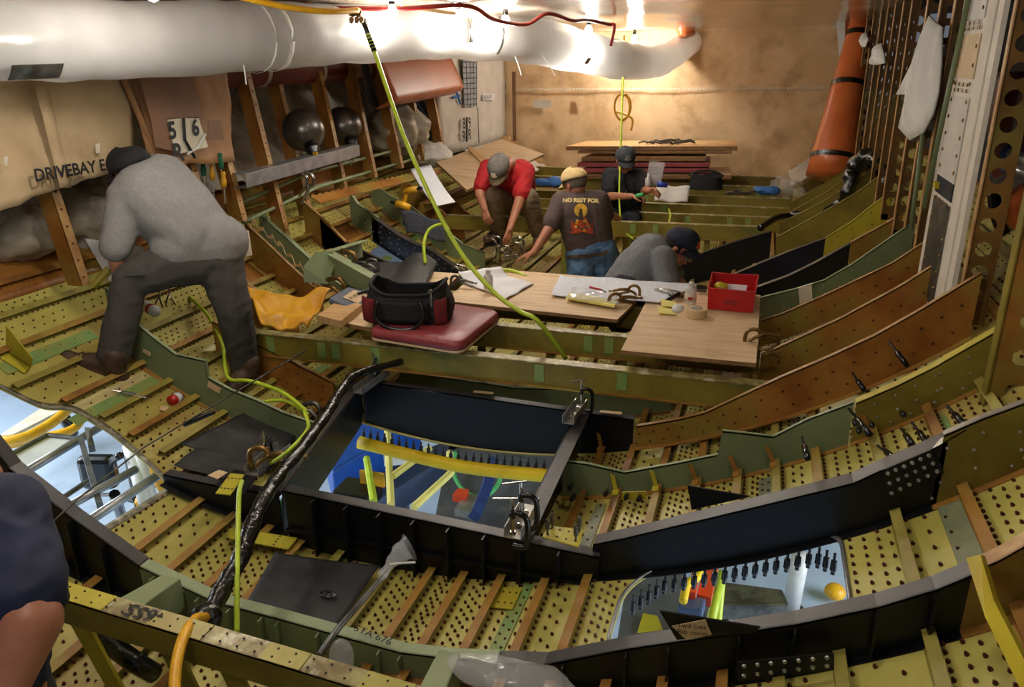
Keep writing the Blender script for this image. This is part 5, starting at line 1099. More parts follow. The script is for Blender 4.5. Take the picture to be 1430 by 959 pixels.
def yplate(px, z, label, pins=(), th=.006, holes=True, surf=None):
    P = [(atZ(a, c_, z) if surf is None else cyl(a, c_, surf)) for a, c_ in px]; t = thing('yellow_plate', label, 'plate')
    n_ = (P[1] - P[0]).cross(P[3] - P[0]).normalized(); n_ = n_ if n_.z > 0 else -n_
    MB().slab(P, n_ * th).build('plate', 'yellow_primer', t, bevel=.001)
    m_ = MB()
    for i in range(4):
        for j in range(2): m_.lathe([(.005, 0), (.004, .001)], P[0].lerp(P[1], (i + .5) / 4).lerp(P[3].lerp(P[2], (i + .5) / 4), (j + .5) / 2) + n_ * (th + .001), n_, 7)
    m_.build('holes', 'ink', t)
    for (u, v) in pins:
        o = cleco(P[0].lerp(P[1], u).lerp(P[3].lerp(P[2], u), v) + n_ * th, tuple(n_), 1.1, None, t, 'sphere_steel')
    return t
yplate([(757, 751), (808, 765), (815, 741), (765, 735)], -1.675, 'yellow drilled plate pinned on the near right end of the keel box', [(.1, .3), (.15, .85), (.88, .3), (.9, .85)])
yplate([(301, 690), (322, 692), (342, 664), (322, 662)], -1.66, 'yellow drilled plate held by the bronze clamp at the left of the keel box')
yplate([(318, 752), (322, 738), (416, 752), (402, 768)], 0, 'long yellow drilled strap on the skin left of the keel box', surf=RS - .05)
yplate([(679, 848), (716, 852), (729, 823), (694, 820)], 0, 'square yellow drilled plate on the near skin above STA 676', surf=RS - .012)
bk = thing('yellow_bracket', 'yellow angled bracket on the skin at the left edge', 'bracket')
MB().slab([cyl(8, 492), cyl(42, 514, RS), cyl(45, 500, RS - .1), cyl(8, 455, RS - .12)], (0, .005, 0)).build('web', 'yellow_primer', bk); MB().slab([cyl(0, 500, RS - .01), cyl(8, 492, RS - .01), cyl(42, 514, RS - .01), cyl(34, 522, RS - .01)], (0, 0, .005)).build('foot', 'yellow_primer', bk)
yb = thing('yellow_bracket', 'small yellow angle bracket between the stepped green rib and a stringer', 'bracket'); MB().slab([atY(868, 698, 2.98), atY(902, 697, 2.98), atY(902, 686, 2.98), atY(868, 687, 2.98)], (0, .005, 0)).build('plate', 'yellow_primer', yb)
for k, (px, py) in enumerate([(877, 688), (895, 690), (800, 675), (803, 690), (849, 683), (1192, 585), (1197, 596), (1215, 588), (1258, 573)]):
    cleco(atY(px, py, 3.0), (0, -1, .15), 1.3, 'dark spring fastener on the green rib, ' + ['first from the keel box', 'second from the keel box', 'lowest at the keel box corner', 'under the corner one', 'third from the keel box', 'top of the pair by the yellow cap strip', 'lower of the pair by the yellow cap strip', 'just right of the pair', 'furthest right on the olive rib end'][k])
# long dark side grips on right
for i, (px, py, qx, qy, l) in enumerate([(1190, 520, 1207, 545, 'nearest the white tab on the long orange rib'), (1240, 475, 1268, 512, 'below the grey rag bundle'), (1258, 598, 1274, 620, 'left of a pair on the bright edge strip'), (1274, 590, 1296, 620, 'right of a pair on the bright edge strip'), (1225, 622, 1254, 643, 'leftmost on the bright edge strip'), (1322, 566, 1348, 594, 'rightmost on the bright edge strip'), (1185, 570, 1215, 607, 'beside the cap of the stepped green rib'), (1120, 610, 1128, 640, 'by the paper tab of the green rib')]):
    D = atY(px, py, 2.75 if py > 560 else 3.4); E_ = atY(qx, qy, 2.6 if py > 560 else 3.3)
    t = thing('side_grip', 'long black side grip clamp ' + l, 'clamp', 'side grip clamps on the right ribs'); MB().tube([E_, E_.lerp(D, .55)], .011, 8).build('body', 'black_plastic', t, smooth=True); MB().tube([E_.lerp(D, .55), D], .005, 6).build('rod', 'black_plastic', t)
# hanging pins around openings, undersides
def rim_pins(pts, n, label_kind, ln=1.3):
    for k in range(n):
        Ls = [(pts[i + 1] - pts[i]).length for i in range(len(pts) - 1)]; t = k / (n - 1) * sum(Ls) * .9999; i = 0
        while t > Ls[i]: t -= Ls[i]; i += 1
        p = pts[i].lerp(pts[i + 1], t / Ls[i])
        o = cleco(p, (0, -.15, -1), ln, None, skin); o.name = 'rim_pin'
rim_pins([hull(th_of(X), Y - .02, RS + .01) for X, Y in [(-.30, 2.36), (-.2, 2.47), (0, 2.48), (.3, 2.47), (.35, 2.40)]], 22, '')
rim_pins([hull(th_of(X), Y - .015, RS + .01) for X, Y in [(-2.0, 3.50), (-1.4, 3.50), (-.9, 3.50)]], 26, '', 1.3)
tb = MB().tube([hull(th_of(X), Y, RS + .085) for X, Y in [(-2.0, 3.45), (-1.4, 3.46), (-.85, 3.44)]], .036, 16, smooth=6).build('foam_tube', 'foam_yellow', smooth=True); tag(tb, 'long yellow foam tube along the far edge of the keel opening', 'foam tube')
tb = MB().tube([hull(th_of(-1.99), 2.6, RS + .05), hull(th_of(-2.08), 3.4, RS + .05)], .035, 14).build('foam_tube', 'foam_green', smooth=True); tag(tb, 'dark green foam tube along the left edge of the keel opening', 'foam tube')
# rubber mats
def mat_sheet(px, r, label, seed=0, hole=None, cu=3):
    P = [cyl(a, c_, r) for a, c_ in px]; c_ = sum(P, Vector()) / len(P)
    def f(u, v):
        p = P[0].lerp(P[1], u).lerp(P[3].lerp(P[2], u), v); rr = r - .004 - .01 * (noise.noise(Vector((u * cu + seed, v * cu, 0))) + .5); th = math.atan2(p.x - CX, -(p.z - CZ)); return hull(th, p.y, rr)
    return tag(MB().sheet(f, 20, 16, (0, 0, .006)).build('rubber_mat', 'rubber_mat', smooth=True), label, 'mat')
mat_sheet([(252, 622), (345, 578), (425, 598), (375, 655)], RS - .06, 'black rubber mat lying left of the keel box, top of the pile', 1)
mat_sheet([(243, 652), (275, 628), (360, 650), (330, 676)], RS - .08, 'black rubber mat end poking out under the pile, left of the keel box', 4)
m2 = mat_sheet([(345, 845), (385, 774), (530, 793), (472, 876)], RS - .045, 'curled black rubber mat with a small hole, near skin', 7)
p = cyl(458, 829, RS - .07); MB().ell(p, (.035, .02, .003)).build('hole', 'black_tape', m2)
MB().slab([atZ(290, 664, -1.655), atZ(306, 656, -1.655), atZ(318, 660, -1.655), atZ(304, 669, -1.655)], (0, 0, .002)).build('label', 'tape_label', tag(MB().slab([atZ(300, 676, -1.66), atZ(328, 655, -1.66), atZ(360, 662, -1.66), atZ(340, 690, -1.66)], (0, 0, -.006)).build('black_plate', 'black_frame'), 'small black plate with a tan tag at the left keel box corner', 'plate'))
# hose bundle, hoses, cable
hose('wrapped_hose', 'fat black taped hose bundle crossing the foreground beside the keel box', [atd(292, 862, 2.35), atd(312, 820, 2.45), atd(335, 780, 2.55), atd(360, 715, 2.75), atd(388, 668, 2.95), atd(425, 622, 3.2), atd(455, 580, 3.45), atd(476, 545, 3.7), atd(500, 522, 3.85), atd(560, 505, 4.1)], lambda t: (.029 if t < .5 else .029 - .022 * (t - .5)) + .002 * math.sin(t * 90), 'black_tape', n=16)
tag(MB().ell(atd(287, 864, 2.3), (.05, .05, .045), None, 24, 14).build('hose_end', 'black_tape', smooth=True), 'round black taped end of the hose bundle on the numbered beam', 'hose end')
hose('yellow_hose', 'yellow hose coming out of the taped bundle and dropping off the bottom edge', [atd(286, 862, 2.24), atd(272, 865, 2.12), atd(256, 890, 2.0), atd(246, 930, 1.9), atd(243, 985, 1.8)], .0145, 'hose_yellow', n=12)
hose('lime_hose', 'lime hose hanging vertically in the foreground from the yellow plate', [atd(338, 672, 2.75), atd(334, 690, 2.68), atd(332, 760, 2.55), atd(331, 820, 2.45), atd(331, 882, 2.4)], .0085, 'hose_lime', n=10)
hose('lime_hose', 'lime hose running from the aluminium channel to the green rib clamp', [atZ(376, 648, -1.66), atd(402, 630, 3.1), atd(430, 598, 3.4), atd(425, 575, 3.6)], .0085, 'hose_lime')
hose('lime_hose', 'lime hose snaking past the boots of the bending man', [atd(428, 574, 3.75), atd(395, 548, 3.9), atd(350, 532, 4.0), atd(322, 530, 4.1), atd(315, 515, 4.2), atd(310, 480, 4.4), atd(290, 440, 4.6), atd(265, 415, 4.8)], .010, 'hose_lime')
hose('lime_hose', 'second lime hose curving over the skin above the green rib clamp', [atd(430, 578, 3.75), atd(400, 560, 3.9), atd(370, 560, 3.95)], .009, 'hose_lime')
cbx = thing('steel_cable', 'thin steel cable stretched from the left opening past the green rib', 'cable'); MB().tube([atd(72, 730, 2.4), atd(108, 697, 2.5), atd(200, 625, 3.0), atd(315, 556, 3.5), atd(428, 488, 3.85)], .0035, 6).build('wire', 'dull_metal', cbx, smooth=True); MB().tube([atd(258, 592, 3.25), atd(298, 575, 3.4)], .012, 10).build('turnbuckle', 'black_plastic', cbx)
hose('twisted_cable', 'grey twisted cable rising into a plastic bag in the near skin bay', [atd(446, 915, 2.5), atd(470, 880, 2.55), atd(500, 845, 2.65), atd(530, 810, 2.75), atd(548, 786, 2.8)], .011, 'dull_metal', 'cable')
pb = thing('plastic_wrap', 'clear plastic bag tied over the top of the twisted cable', 'bag')
MB().tube([atd(532, 805, 2.73), atd(546, 786, 2.78), atd(556, 774, 2.8), atd(572, 764, 2.82)], lambda t: .016 + .035 * t * t + .004 * math.sin(t * 20), 12, smooth=4, cap=False).build('film', 'clear_plastic', pb, smooth=True); MB().tube([atd(545, 788, 2.75), atd(562, 786, 2.74), atd(580, 785, 2.74)], .004, 6).build('tie', 'white_cloth', pb)
blob('plastic_bag', 'crumpled clear plastic bag in the bottom middle', 720, 948, 2.15, (.17, .08, .045), 'clear_plastic', 'bag', 31, .35)
blob('plastic_bag', 'small clear plastic bag hanging at the STA 676 rib', 478, 912, 2.3, (.04, .03, .05), 'clear_plastic', 'bag', 33, .5)
hose('wrapped_hose', 'short black wrapped hose under the numbered beam', [atd(125, 878, 2.3), atd(155, 900, 2.3), atd(190, 925, 2.3), atd(215, 940, 2.35)], .03, 'black_tape', n=14)
# bits on skin left
jar = thing('red_jar', 'small red-lidded jar lying on the skin near the boot', 'jar'); a, b2 = cyl(238, 560, RS - .03), cyl(252, 553, RS - .03); MB().tube([a, b2], .026, 16).build('body', 'red_bin', jar, smooth=True); MB().tube([a.lerp(b2, .45), a.lerp(b2, .9)], .027, 16).build('label', 'paper', jar, smooth=True)
tag(MB().lathe([(.0, 0), (.022, 0), (.024, .006), (.018, .008), (0, .004)], cyl(229, 571, RS - .012), (.3, 0, 1), 18).build('jar_lid', 'tape_label', smooth=True), 'round pale lid lying beside the red jar', 'lid')
wb = thing('white_bottle', 'white bottle with a red band lying behind the green rib', 'bottle'); a, b2 = atd(200, 425, 4.3), atd(217, 435, 4.2); MB().tube([a, b2], .03, 16).build('body', 'bottle_white', wb, smooth=True); MB().tube([a.lerp(b2, .6), a.lerp(b2, .8)], .031, 16).build('red_band', 'red_bin', wb, smooth=True)
for px, py, r_, l in [(176, 548, .6, 'silver cleco pliers lying on the skin near the boot'), (222, 416, -1.0, 'shiny locking pliers beside the white bottle'), (236, 412, -.9, 'second pair of shiny pliers beside the white bottle')]:
    p = cyl(px, py, RS - .03 - (.1 if py < 500 else 0)); t = thing('pliers', l, 'pliers', 'pliers on the skin', tuple(p)); t.rotation_euler = (0, R(20), r_)
    MB().tube([(-.02, 0, 0), (.04, .012, 0), (.1, .03, 0)], .005, 6, smooth=4).build('handle', 'chrome', t); MB().tube([(-.02, 0, 0), (.04, -.012, 0), (.1, -.02, 0)], .005, 6, smooth=4).build('handle', 'chrome', t); MB().lathe([(.008, 0), (.008, .008)], (-.02, 0, -.004), (0, 0, 1), 10).tube([(-.02, 0, 0), (-.06, 0, 0)], .006, 6).build('jaw', 'chrome', t)
tag(MB().tube([cyl(152, 375, RS - .3), cyl(130, 400, RS - .2)], .02, 8).build('yellow_stub', 'yellow_primer'), 'short yellow bracket stub left of the bending man knee', 'bracket')

# ---- below, seen through the openings
def G(px, py, z): return atZ(px, py, z - ZC)       # z above the hangar floor
pf = tag(MB().slab([G(600, 760, .9), G(860, 720, .9), G(830, 560, .9), G(640, 560, .9)], (0, 0, -.05)).build('work_platform', 'platform_grey'), 'grey work platform seen through the keel opening', 'platform')
bmn = thing('blue_lift', 'blue lift machine with dark parts below the keel opening', 'machine')
MB().slab([G(470, 720, .8), G(590, 640, .8), G(560, 590, .8), G(450, 640, .8)], (0, 0, .35)).build('body', 'blue_machine', bmn, bevel=.02); MB().slab([G(520, 740, .7), G(640, 660, .7), G(640, 640, .7), G(510, 690, .7)], (0, 0, .2)).build('lower_body', 'slate_machine', bmn, bevel=.01)
MB().box(G(500, 690, 1.3), (.25, .2, .12)).build('engine_block', 'black_plastic', bmn, bevel=.02); MB().box(G(560, 640, 1.35), (.22, .02, .08), Matrix.Rotation(R(30), 3, 'Z')).build('white_plate', 'paper', bmn); MB().box(G(520, 668, 1.4), (.16, .02, .09)).build('orange_sticker', 'drill_yellow', bmn)
yf = thing('yellow_rail_frame', 'pale yellow guard rail frame below the keel opening', 'rail')
for pts in ([(541, 600), (546, 705)], [(548, 665), (600, 626)], [(578, 708), (630, 660), (628, 632)], [(512, 640), (522, 700)]):
    MB().tube([G(a, c_, 1.45) for a, c_ in pts], .022, 8).build('rail', 'note_yellow' if pts[0][0] != 512 else 'hose_lime', yf)
tag(MB().tube([G(636, 632, 1.0), G(635, 665, .95), G(655, 690, .95), G(682, 690, .95), G(698, 670, .95), G(690, 655, .95)], .016, 8, smooth=6).build('green_hose', 'grass_green', smooth=True), 'green hose looping on the grey work platform', 'hose')
st_ = thing('stapler_block', 'orange ended metal bar on the grey platform', 'tool'); MB().slab([G(635, 720, .97), G(660, 725, .97), G(672, 700, .97), G(650, 697, .97)], (0, 0, .05)).build('bar', 'bare_metal', st_); MB().slab([G(632, 700, 1.0), G(650, 703, 1.0), G(655, 692, 1.0), G(640, 690, 1.0)], (0, 0, .05)).build('end', 'orange_machine', st_)
tag(MB().tube([G(690, 640, 1.2), G(680, 680, 1.0), G(663, 720, 1.0)], .05, 4).build('blue_strap', 'blue_strap'), 'dark blue strap hanging over the grey platform', 'strap')
# left opening: rails, trolley
rl_ = thing('scaffold_rails', 'silver scaffold rail frame below the left opening', 'scaffold')
for a, c_, z, r_ in [((30, 662), (145, 593), 1.9, .022), ((75, 718), (190, 655), 1.9, .02), ((120, 730), (232, 656), 1.9, .022)]: MB().tube([G(*a, z), G(*c_, z)], r_, 12).build('tube', 'rail_alu', rl_, smooth=True)
MB().slab([G(110, 618, 1.9), G(118, 618, 1.9), G(146, 712, 1.85), G(136, 712, 1.85)], (.0, .0, .04)).build('cross_plate', 'dull_metal', rl_); MB().slab([G(120, 606, 1.95), G(128, 606, 1.95), G(134, 630, 1.9), G(125, 632, 1.9)], (0, 0, .04)).build('hook', 'dull_metal', rl_)
for a, c_ in [((0, 642), (66, 607)), ((66, 607), (112, 612)), ((80, 700), (128, 668))]: MB().tube([G(*a, 1.7), G(*c_, 1.7)], .014, 6).build('dark_edge', 'dull_metal', rl_)
MB().slab([G(3, 645, 1.68), G(66, 608, 1.68), G(110, 614, 1.68), G(35, 662, 1.68)], (0, 0, .01)).build('shelf', 'white_paint', rl_)
wl = thing('white_ladder_legs', 'white paired posts standing on the hangar floor', 'posts')
for a, c_ in [((180, 622), (206, 712)), ((188, 622), (214, 706))]: MB().tube([G(a[0], a[1], 1.2), G(c_[0], c_[1], .9)], .045, 12).build('post', 'white_paint', wl, smooth=True)
yr = thing('yellow_bumper', 'yellow tubular trolley frame at the left opening', 'trolley')
MB().tube([G(-20, 618, .8), G(30, 612, .8), G(70, 592, .8), G(96, 571, .8)], .045, 12, smooth=5).build('front_tube', 'hose_yellow', yr, smooth=True); MB().tube([G(-20, 628, .6), G(40, 615, .6), G(100, 600, .6), G(116, 580, .6)], .04, 10, smooth=5).build('rear_tube', 'hose_yellow', yr, smooth=True)
p = G(92, 588, .35); MB().lathe([(.06, -.05), (.17, -.05), (.19, -.02), (.19, .02), (.17, .05), (.06, .05)], p, (.5, .8, .2), 24).build('wheel', 'black_plastic', yr, smooth=True); MB().slab([G(0, 612, .5), G(60, 572, .5), G(90, 574, .5), G(20, 610, .5)], (0, 0, .03)).build('deck', 'white_patch', yr)
bt = thing('black_stand', 'black tripod stand with a box head below the left opening', 'stand')
MB().box(G(138, 658, 1.0), (.26, .12, .26), Matrix.Rotation(R(15), 3, 'Z')).build('box', 'black_plastic', bt, bevel=.04); MB().tube([G(158, 668, .9), G(156, 645, 1.1), G(168, 636, 1.2)], .028, 8, smooth=4).build('arm', 'black_plastic', bt, smooth=True); MB().tube([G(160, 690, .8), G(174, 735, .2)], .04, 8).build('column', 'black_plastic', bt)
for a, c_ in [((160, 690), (120, 692)), ((160, 690), (186, 700)), ((186, 690), (194, 716))]: MB().tube([G(*a, .7), G(*c_, .6)], .015, 6).build('leg', 'black_plastic', bt)
MB().box(G(200, 650, .7), (.2, .2, .4)).build('side_box', 'black_plastic', bt, bevel=.03)
ys2 = thing('yellow_supports', 'yellow struts behind the white posts', 'struts')
for a, c_ in [((205, 640), (232, 690)), ((196, 700), (206, 712)), ((225, 655), (238, 668))]: MB().tube([G(*a, .9), G(*c_, .6)], .04, 8).build('strut', 'hose_yellow', ys2, smooth=True)
# right opening
om = thing('orange_lift', 'orange lift mast with yellow grips below the right opening', 'machine')
MB().slab([G(972, 842, 1.5), G(992, 848, 1.5), G(1003, 795, 1.5), G(985, 795, 1.5)], (0, 0, .05)).build('mast', 'orange_machine', om); MB().slab([G(958, 838, 1.55), G(970, 840, 1.55), G(976, 812, 1.55), G(965, 812, 1.55)], (0, 0, .05)).build('arm', 'orange_machine', om)
MB().tube([G(954, 840, 1.6), G(960, 815, 1.62), G(972, 808, 1.62), G(980, 795, 1.62)], .018, 8, smooth=4).build('yellow_grip', 'foam_yellow', om, smooth=True); MB().slab([G(950, 845, 1.5), G(985, 850, 1.5), G(980, 868, 1.5), G(945, 862, 1.5)], (0, 0, .06)).build('blue_grey_block', 'slate_machine', om, bevel=.01)
tag(MB().tube([G(993, 866, 1.4), G(1008, 800, 1.4)], .022, 8).tube([G(1008, 800, 1.4), G(1008, 800, 1.4) - Vector((0, 0, 1.4))], .022, 8).build('lime_post', 'hose_lime', smooth=True), 'lime post beside the orange mast', 'post')
tag(MB().slab([G(860, 905, 1.1), G(960, 905, 1.1), G(958, 780, 1.1), G(880, 780, 1.1)], (0, 0, -.05)).build('brown_platform', 'platform_grey'), 'brown-grey platform below the left of the right opening', 'platform')
tag(MB().slab([G(1000, 866, .9), G(1100, 866, .9), G(1090, 843, .9), G(1008, 832, .9)], (0, 0, .1)).build('steel_tray', 'dull_metal', bevel=.01), 'dark steel tray below the right opening', 'tray')
wt = thing('white_post', 'white capped tube standing below the right opening', 'post'); p = G(1104, 850, .05); MB().tube([p, p + Vector((.02, 0, .46))], .06, 18).build('tube', 'white_paint', wt, smooth=True); MB().tube([p - Vector((0, 0, .05)), p], .1, 18).build('base', 'dull_metal', wt, smooth=True)
tag(MB().ell(G(1166, 826, .08), (.075, .075, .06)).build('yellow_float', 'hose_yellow', smooth=True), 'round yellow object at the right side of the right opening', 'object')
tag(MB().slab([G(890, 884, 1.112), G(925, 880, 1.112), G(918, 862, 1.112), G(898, 858, 1.112)], (0, 0, .01)).build('lime_card', 'yellow_primer'), 'lime yellow card lying on the brown-grey platform', 'card')

def legs(par, pts, z, mt='dull_metal', base=Vector()):
    for q in pts: q = Vector(q); MB().box((q.x, q.y, -ZC + z / 2), (.06, .06, z)).build('leg', mt, par)
for nm, pts, z in (('work_platform', [G(625, 740, .9), G(840, 710, .9), G(810, 580, .9), G(650, 580, .9)], .85), ('brown_platform', [G(870, 895, 1.1), G(950, 895, 1.1), G(950, 795, 1.1), G(890, 795, 1.1)], 1.05), ('blue_lift', [G(490, 700, .8), G(560, 640, .8)], .75), ('steel_tray', [G(1010, 862, .9), G(1090, 862, .9)], .9), ('orange_lift', [G(965, 855, 1.5), G(990, 800, 1.5)], 1.5), ('black_stand', [G(174, 735, .2)], .22)):
    legs(bpy.data.objects[nm], pts, z)

# ================================================================== PEOPLE
def fuse(name, mb, mt, parent, voxel=.007, smooth=3, wr=0, wscale=.06, seed=0):
    """one continuous skin around overlapping limb volumes"""
    me = bpy.data.meshes.new('tmp'); me.from_pydata([tuple(v) for v in mb.v], [], mb.f); o = bpy.data.objects.new('tmp', me)
    m1 = o.modifiers.new('r', 'REMESH'); m1.mode = 'VOXEL'; m1.voxel_size = voxel
    m2 = o.modifiers.new('s', 'SMOOTH'); m2.iterations = smooth; m2.factor = .5
    n = baked(o)
    if wr:
        cs = [v.co.copy() for v in n.vertices]; ns_ = [v.normal.copy() for v in n.vertices]; out = []
        for p, nn in zip(cs, ns_):
            q = p / wscale + Vector((seed, 0, 0)); q2 = Vector((p.x, p.y, p.z * 1.7)) / wscale
            f = noise.noise(q * .55) + .9 * (1 - 2 * abs(noise.noise(q2 * .8 + Vector((3, seed, 1))))) - .5
            p = p + nn * wr * f; out += [p.x, p.y, p.z]
        n.vertices.foreach_set('co', out); n.update()
    for p in n.polygons: p.use_smooth = True
    n.materials.clear(); n.materials.append(MT[mt]); n.name = name; r = bpy.data.objects.new(name, n); C.objects.link(r); r.parent = parent
    return r
def cap_(mb, a, b_, ra, rb, n=16):
    a = Vector(a); b_ = Vector(b_); L = (b_ - a).length; k = max(1, int(L / .03)); pts = [a.lerp(b_, i / k) for i in range(k + 1)]
    mb.tube(pts, lambda t: ra + (rb - ra) * t, n); mb.ell(a, (ra,) * 3, None, n, 10); mb.ell(b_, (rb,) * 3, None, n, 10)
def limb(mb, pts, rad):
    for (a, b_), (ra, rb) in zip(zip(pts, pts[1:]), zip(rad, rad[1:])): cap_(mb, a, b_, ra, rb)
def hand(mb, w_, d, n_, side, curl=.5, s=1.0, spread=.1):
    """w_: wrist, d: hand direction, n_: direction the palm faces, side: +1 thumb on d x n_"""
    d = d.normalized(); n_ = (n_ - d * n_.dot(d)).normalized(); t = d.cross(n_) * side
    pw = .085 * s
    for i, (off, L) in enumerate(((.030, .075), (.010, .082), (-.010, .077), (-.029, .062))):
        k0 = w_ + t * off * .5 * s; k1 = w_ + d * .088 * s * (1 - .04 * abs(i - 1)) + t * off * s
        cap_(mb, k0, k1, .015 * s, .0125 * s, 10)
        a = curl * .7; p = k1; dd = (d + t * (1.5 - i) * spread * .25).normalized()
        for j, f in enumerate((.45, .31, .24)):
            a_dir = dd * math.cos(a) + n_ * math.sin(a); q = p + a_dir * L * f * s; cap_(mb, p, q, (.0105 - .0012 * j) * s, (.0098 - .0012 * j) * s, 8); p = q; a += curl
    b0 = w_ + d * .02 * s + t * .02 * s; b1 = b0 + (d * .6 + t * .6 + n_ * .35) * .045 * s; b2 = b1 + (d * .85 + t * .2 + n_ * .45) * .034 * s; b3 = b2 + (d * .9 + n_ * .35) * .026 * s
    cap_(mb, b0, b1, .016 * s, .0125 * s, 10); cap_(mb, b1, b2, .0118 * s, .0105 * s, 8); cap_(mb, b2, b3, .0105 * s, .009 * s, 8)
def head(mb, c, f, u, s=1.0):
    f = f.normalized(); u = (u - f * u.dot(f)).normalized(); r = f.cross(u); M = Matrix(((r.x, f.x, u.x), (r.y, f.y, u.y), (r.z, f.z, u.z)))
    L = lambda x, y, z: c + M @ Vector((x * s, y * s, z * s)); E_ = lambda p, rad, seg=18: mb.ell(L(*p), tuple(q * s for q in rad), M, seg, 12)
    E_((0, -.012, .03), (.077, .098, .085)); E_((0, .012, -.035), (.062, .078, .075)); E_((0, .045, -.088), (.036, .036, .026)); E_((0, .078, .022), (.055, .02, .014))
    E_((0, .086, -.02), (.013, .018, .028)); E_((0, .102, -.033), (.014, .014, .011)); E_((0, .084, -.062), (.025, .012, .006)); E_((0, .083, -.072), (.022, .012, .007))
    for x in (-1, 1):
        E_((x * .079, -.005, -.012), (.009, .019, .031)); E_((x * .042, .058, -.03), (.022, .022, .018)); E_((x * .05, .03, -.065), (.02, .04, .022))
    return M
def facebits(c, M, s, parent, brow='hair_dark'):
    L = lambda x, y, z: c + M @ Vector((x * s, y * s, z * s))
    for x in (-1, 1):
        MB().ell(L(x * .032, .079, -.002), (.012 * s,) * 3, None, 12, 8).build('eye', 'bottle_white', parent, smooth=True); MB().ell(L(x * .033, .089, -.003), (.0045 * s,) * 3, None, 8, 6).build('pupil', 'ink', parent)
        MB().tube([L(x * .014, .097, .016), L(x * .032, .096, .021), L(x * .052, .083, .014)], .0045 * s, 6, smooth=3).build('eyebrow', brow, parent)
def hat(c, M, s, parent, mt, front=None, brimmt=None, back=False, tilt=0.0, brim_dir=1):
    L = lambda x, y, z: c + M @ Vector((x * s, y * s, z * s)); m_ = MB(); n = 30; rg = 9; V_ = []; F_ = []
    for i in range(rg + 1):
        t = math.pi / 2 * i / rg
        for j in range(n): a = 2 * math.pi * j / n; V_.append(L(.091 * math.cos(t)**.8 * math.cos(a), (-.012 + .112 * math.cos(t)**.8 * math.sin(a)), .035 + .012 * math.sin(a) + .092 * math.sin(t)))
    for i in range(rg):
        for j in range(n): F_.append((i * n + j, i * n + (j + 1) % n, (i + 1) * n + (j + 1) % n, (i + 1) * n + j))
    F_.append([rg * n + j for j in range(n)])
    cp = m_.add(V_, F_).build('cap', mt, parent, smooth=True); sd = cp.modifiers.new('s', 'SOLIDIFY'); sd.thickness = .004
    def bf(u, v): x = (u - .5) * 2; y = .082 * math.sqrt(max(0, 1 - x * x * .72)) + v * .075 * math.sqrt(max(0, 1 - x * x)); return L(x * .08, y * brim_dir + (0 if brim_dir > 0 else -.02), .046 - .02 * v - .022 * x * x)
    MB().sheet(bf, 16, 6, tuple(M @ Vector((0, 0, .004)))).build('brim', brimmt or mt, cp, smooth=True)
    MB().ell(L(0, -.012, .128), (.007 * s,) * 3, None, 8, 6).build('top_button', mt, cp)
    if front: MB().sheet(lambda u, v: L((u - .5) * .06, (.098 - .022 * v) * 1.04 - .05 * (u - .5)**2, .07 + .035 * v), 6, 4, tuple(M @ Vector((0, .003, 0)))).build('badge', front, cp)
    return cp
def hairdo(c, M, s, parent, mt, low=-.03):
    m_ = MB(); m_.ell(c + M @ Vector((0, -.02 * s, .025 * s)), (.081 * s, .098 * s, .088 * s), M, 24, 14)
    keep = []
    o = m_.build('hair', mt, parent, smooth=True); bm = bmesh.new(); bm.from_mesh(o.data); Mi = M.transposed()
    for v in list(bm.verts):
        q = Mi @ (v.co - c)
        if q.z < low * s or (q.y > .045 * s and q.z < .06 * s): bm.verts.remove(v)
    bm.to_mesh(o.data); bm.free(); sd = o.modifiers.new('s', 'SOLIDIFY'); sd.thickness = .006; return o
def bvh(o): return BVHTree.FromPolygons([v.co for v in o.data.vertices], [p.vertices for p in o.data.polygons])
def decal(target, fn, nu, nv, direction, name, mt, parent, off=.004):
    bv = bvh(target); m_ = MB(); V_ = []; ok = []
    d = direction.normalized()
    for i in range(nu + 1):
        for j in range(nv + 1):
            p = Vector(fn(i / nu, j / nv)); h = bv.ray_cast(p - d * 1.0, d); V_.append(h[0] - d * off if h[0] else p); ok.append(h[0] is not None)
    n = nv + 1; F_ = [f for f in [(i * n + j, (i + 1) * n + j, (i + 1) * n + j + 1, i * n + j + 1) for i in range(nu) for j in range(nv)] if all(ok[q] for q in f)]
    return m_.add(V_, F_).build(name, mt, parent, smooth=True)
def decal_text(target, txt, origin, xd, yd, size, direction, mt, parent, bold=.002):
    V_, F_ = text_mesh(txt, size, bold); bv = bvh(target); d = direction.normalized(); W_ = []
    for v in V_:
        p = origin + xd * v.x + yd * v.y; h = bv.ray_cast(p - d * 1.0, d); W_.append(h[0] - d * .004 if h[0] else p)
    return MB().add(W_, F_).build('print_lettering', mt, parent, weld=False)

def torso(mb, pel, chest, shl, shr, neck, rb, rc, rs, front=None):
    mid = pel.lerp(chest, .5); ax = (shr - shl).normalized()
    w_ = (shr - shl).length / 2
    for k in (-1, 0, 1):
        limb(mb, [pel + ax * .07 * k, mid + ax * .07 * k, chest + ax * .08 * k], [rb * .86, rb, rc])
    cap_(mb, shl + ax * .03, shr - ax * .03, rs, rs); cap_(mb, chest - ax * .07, shl + ax * .05, rc * .85, rs); cap_(mb, chest + ax * .07, shr - ax * .05, rc * .85, rs)
    cap_(mb, (shl + shr) / 2, neck, rs * 1.0, .055)

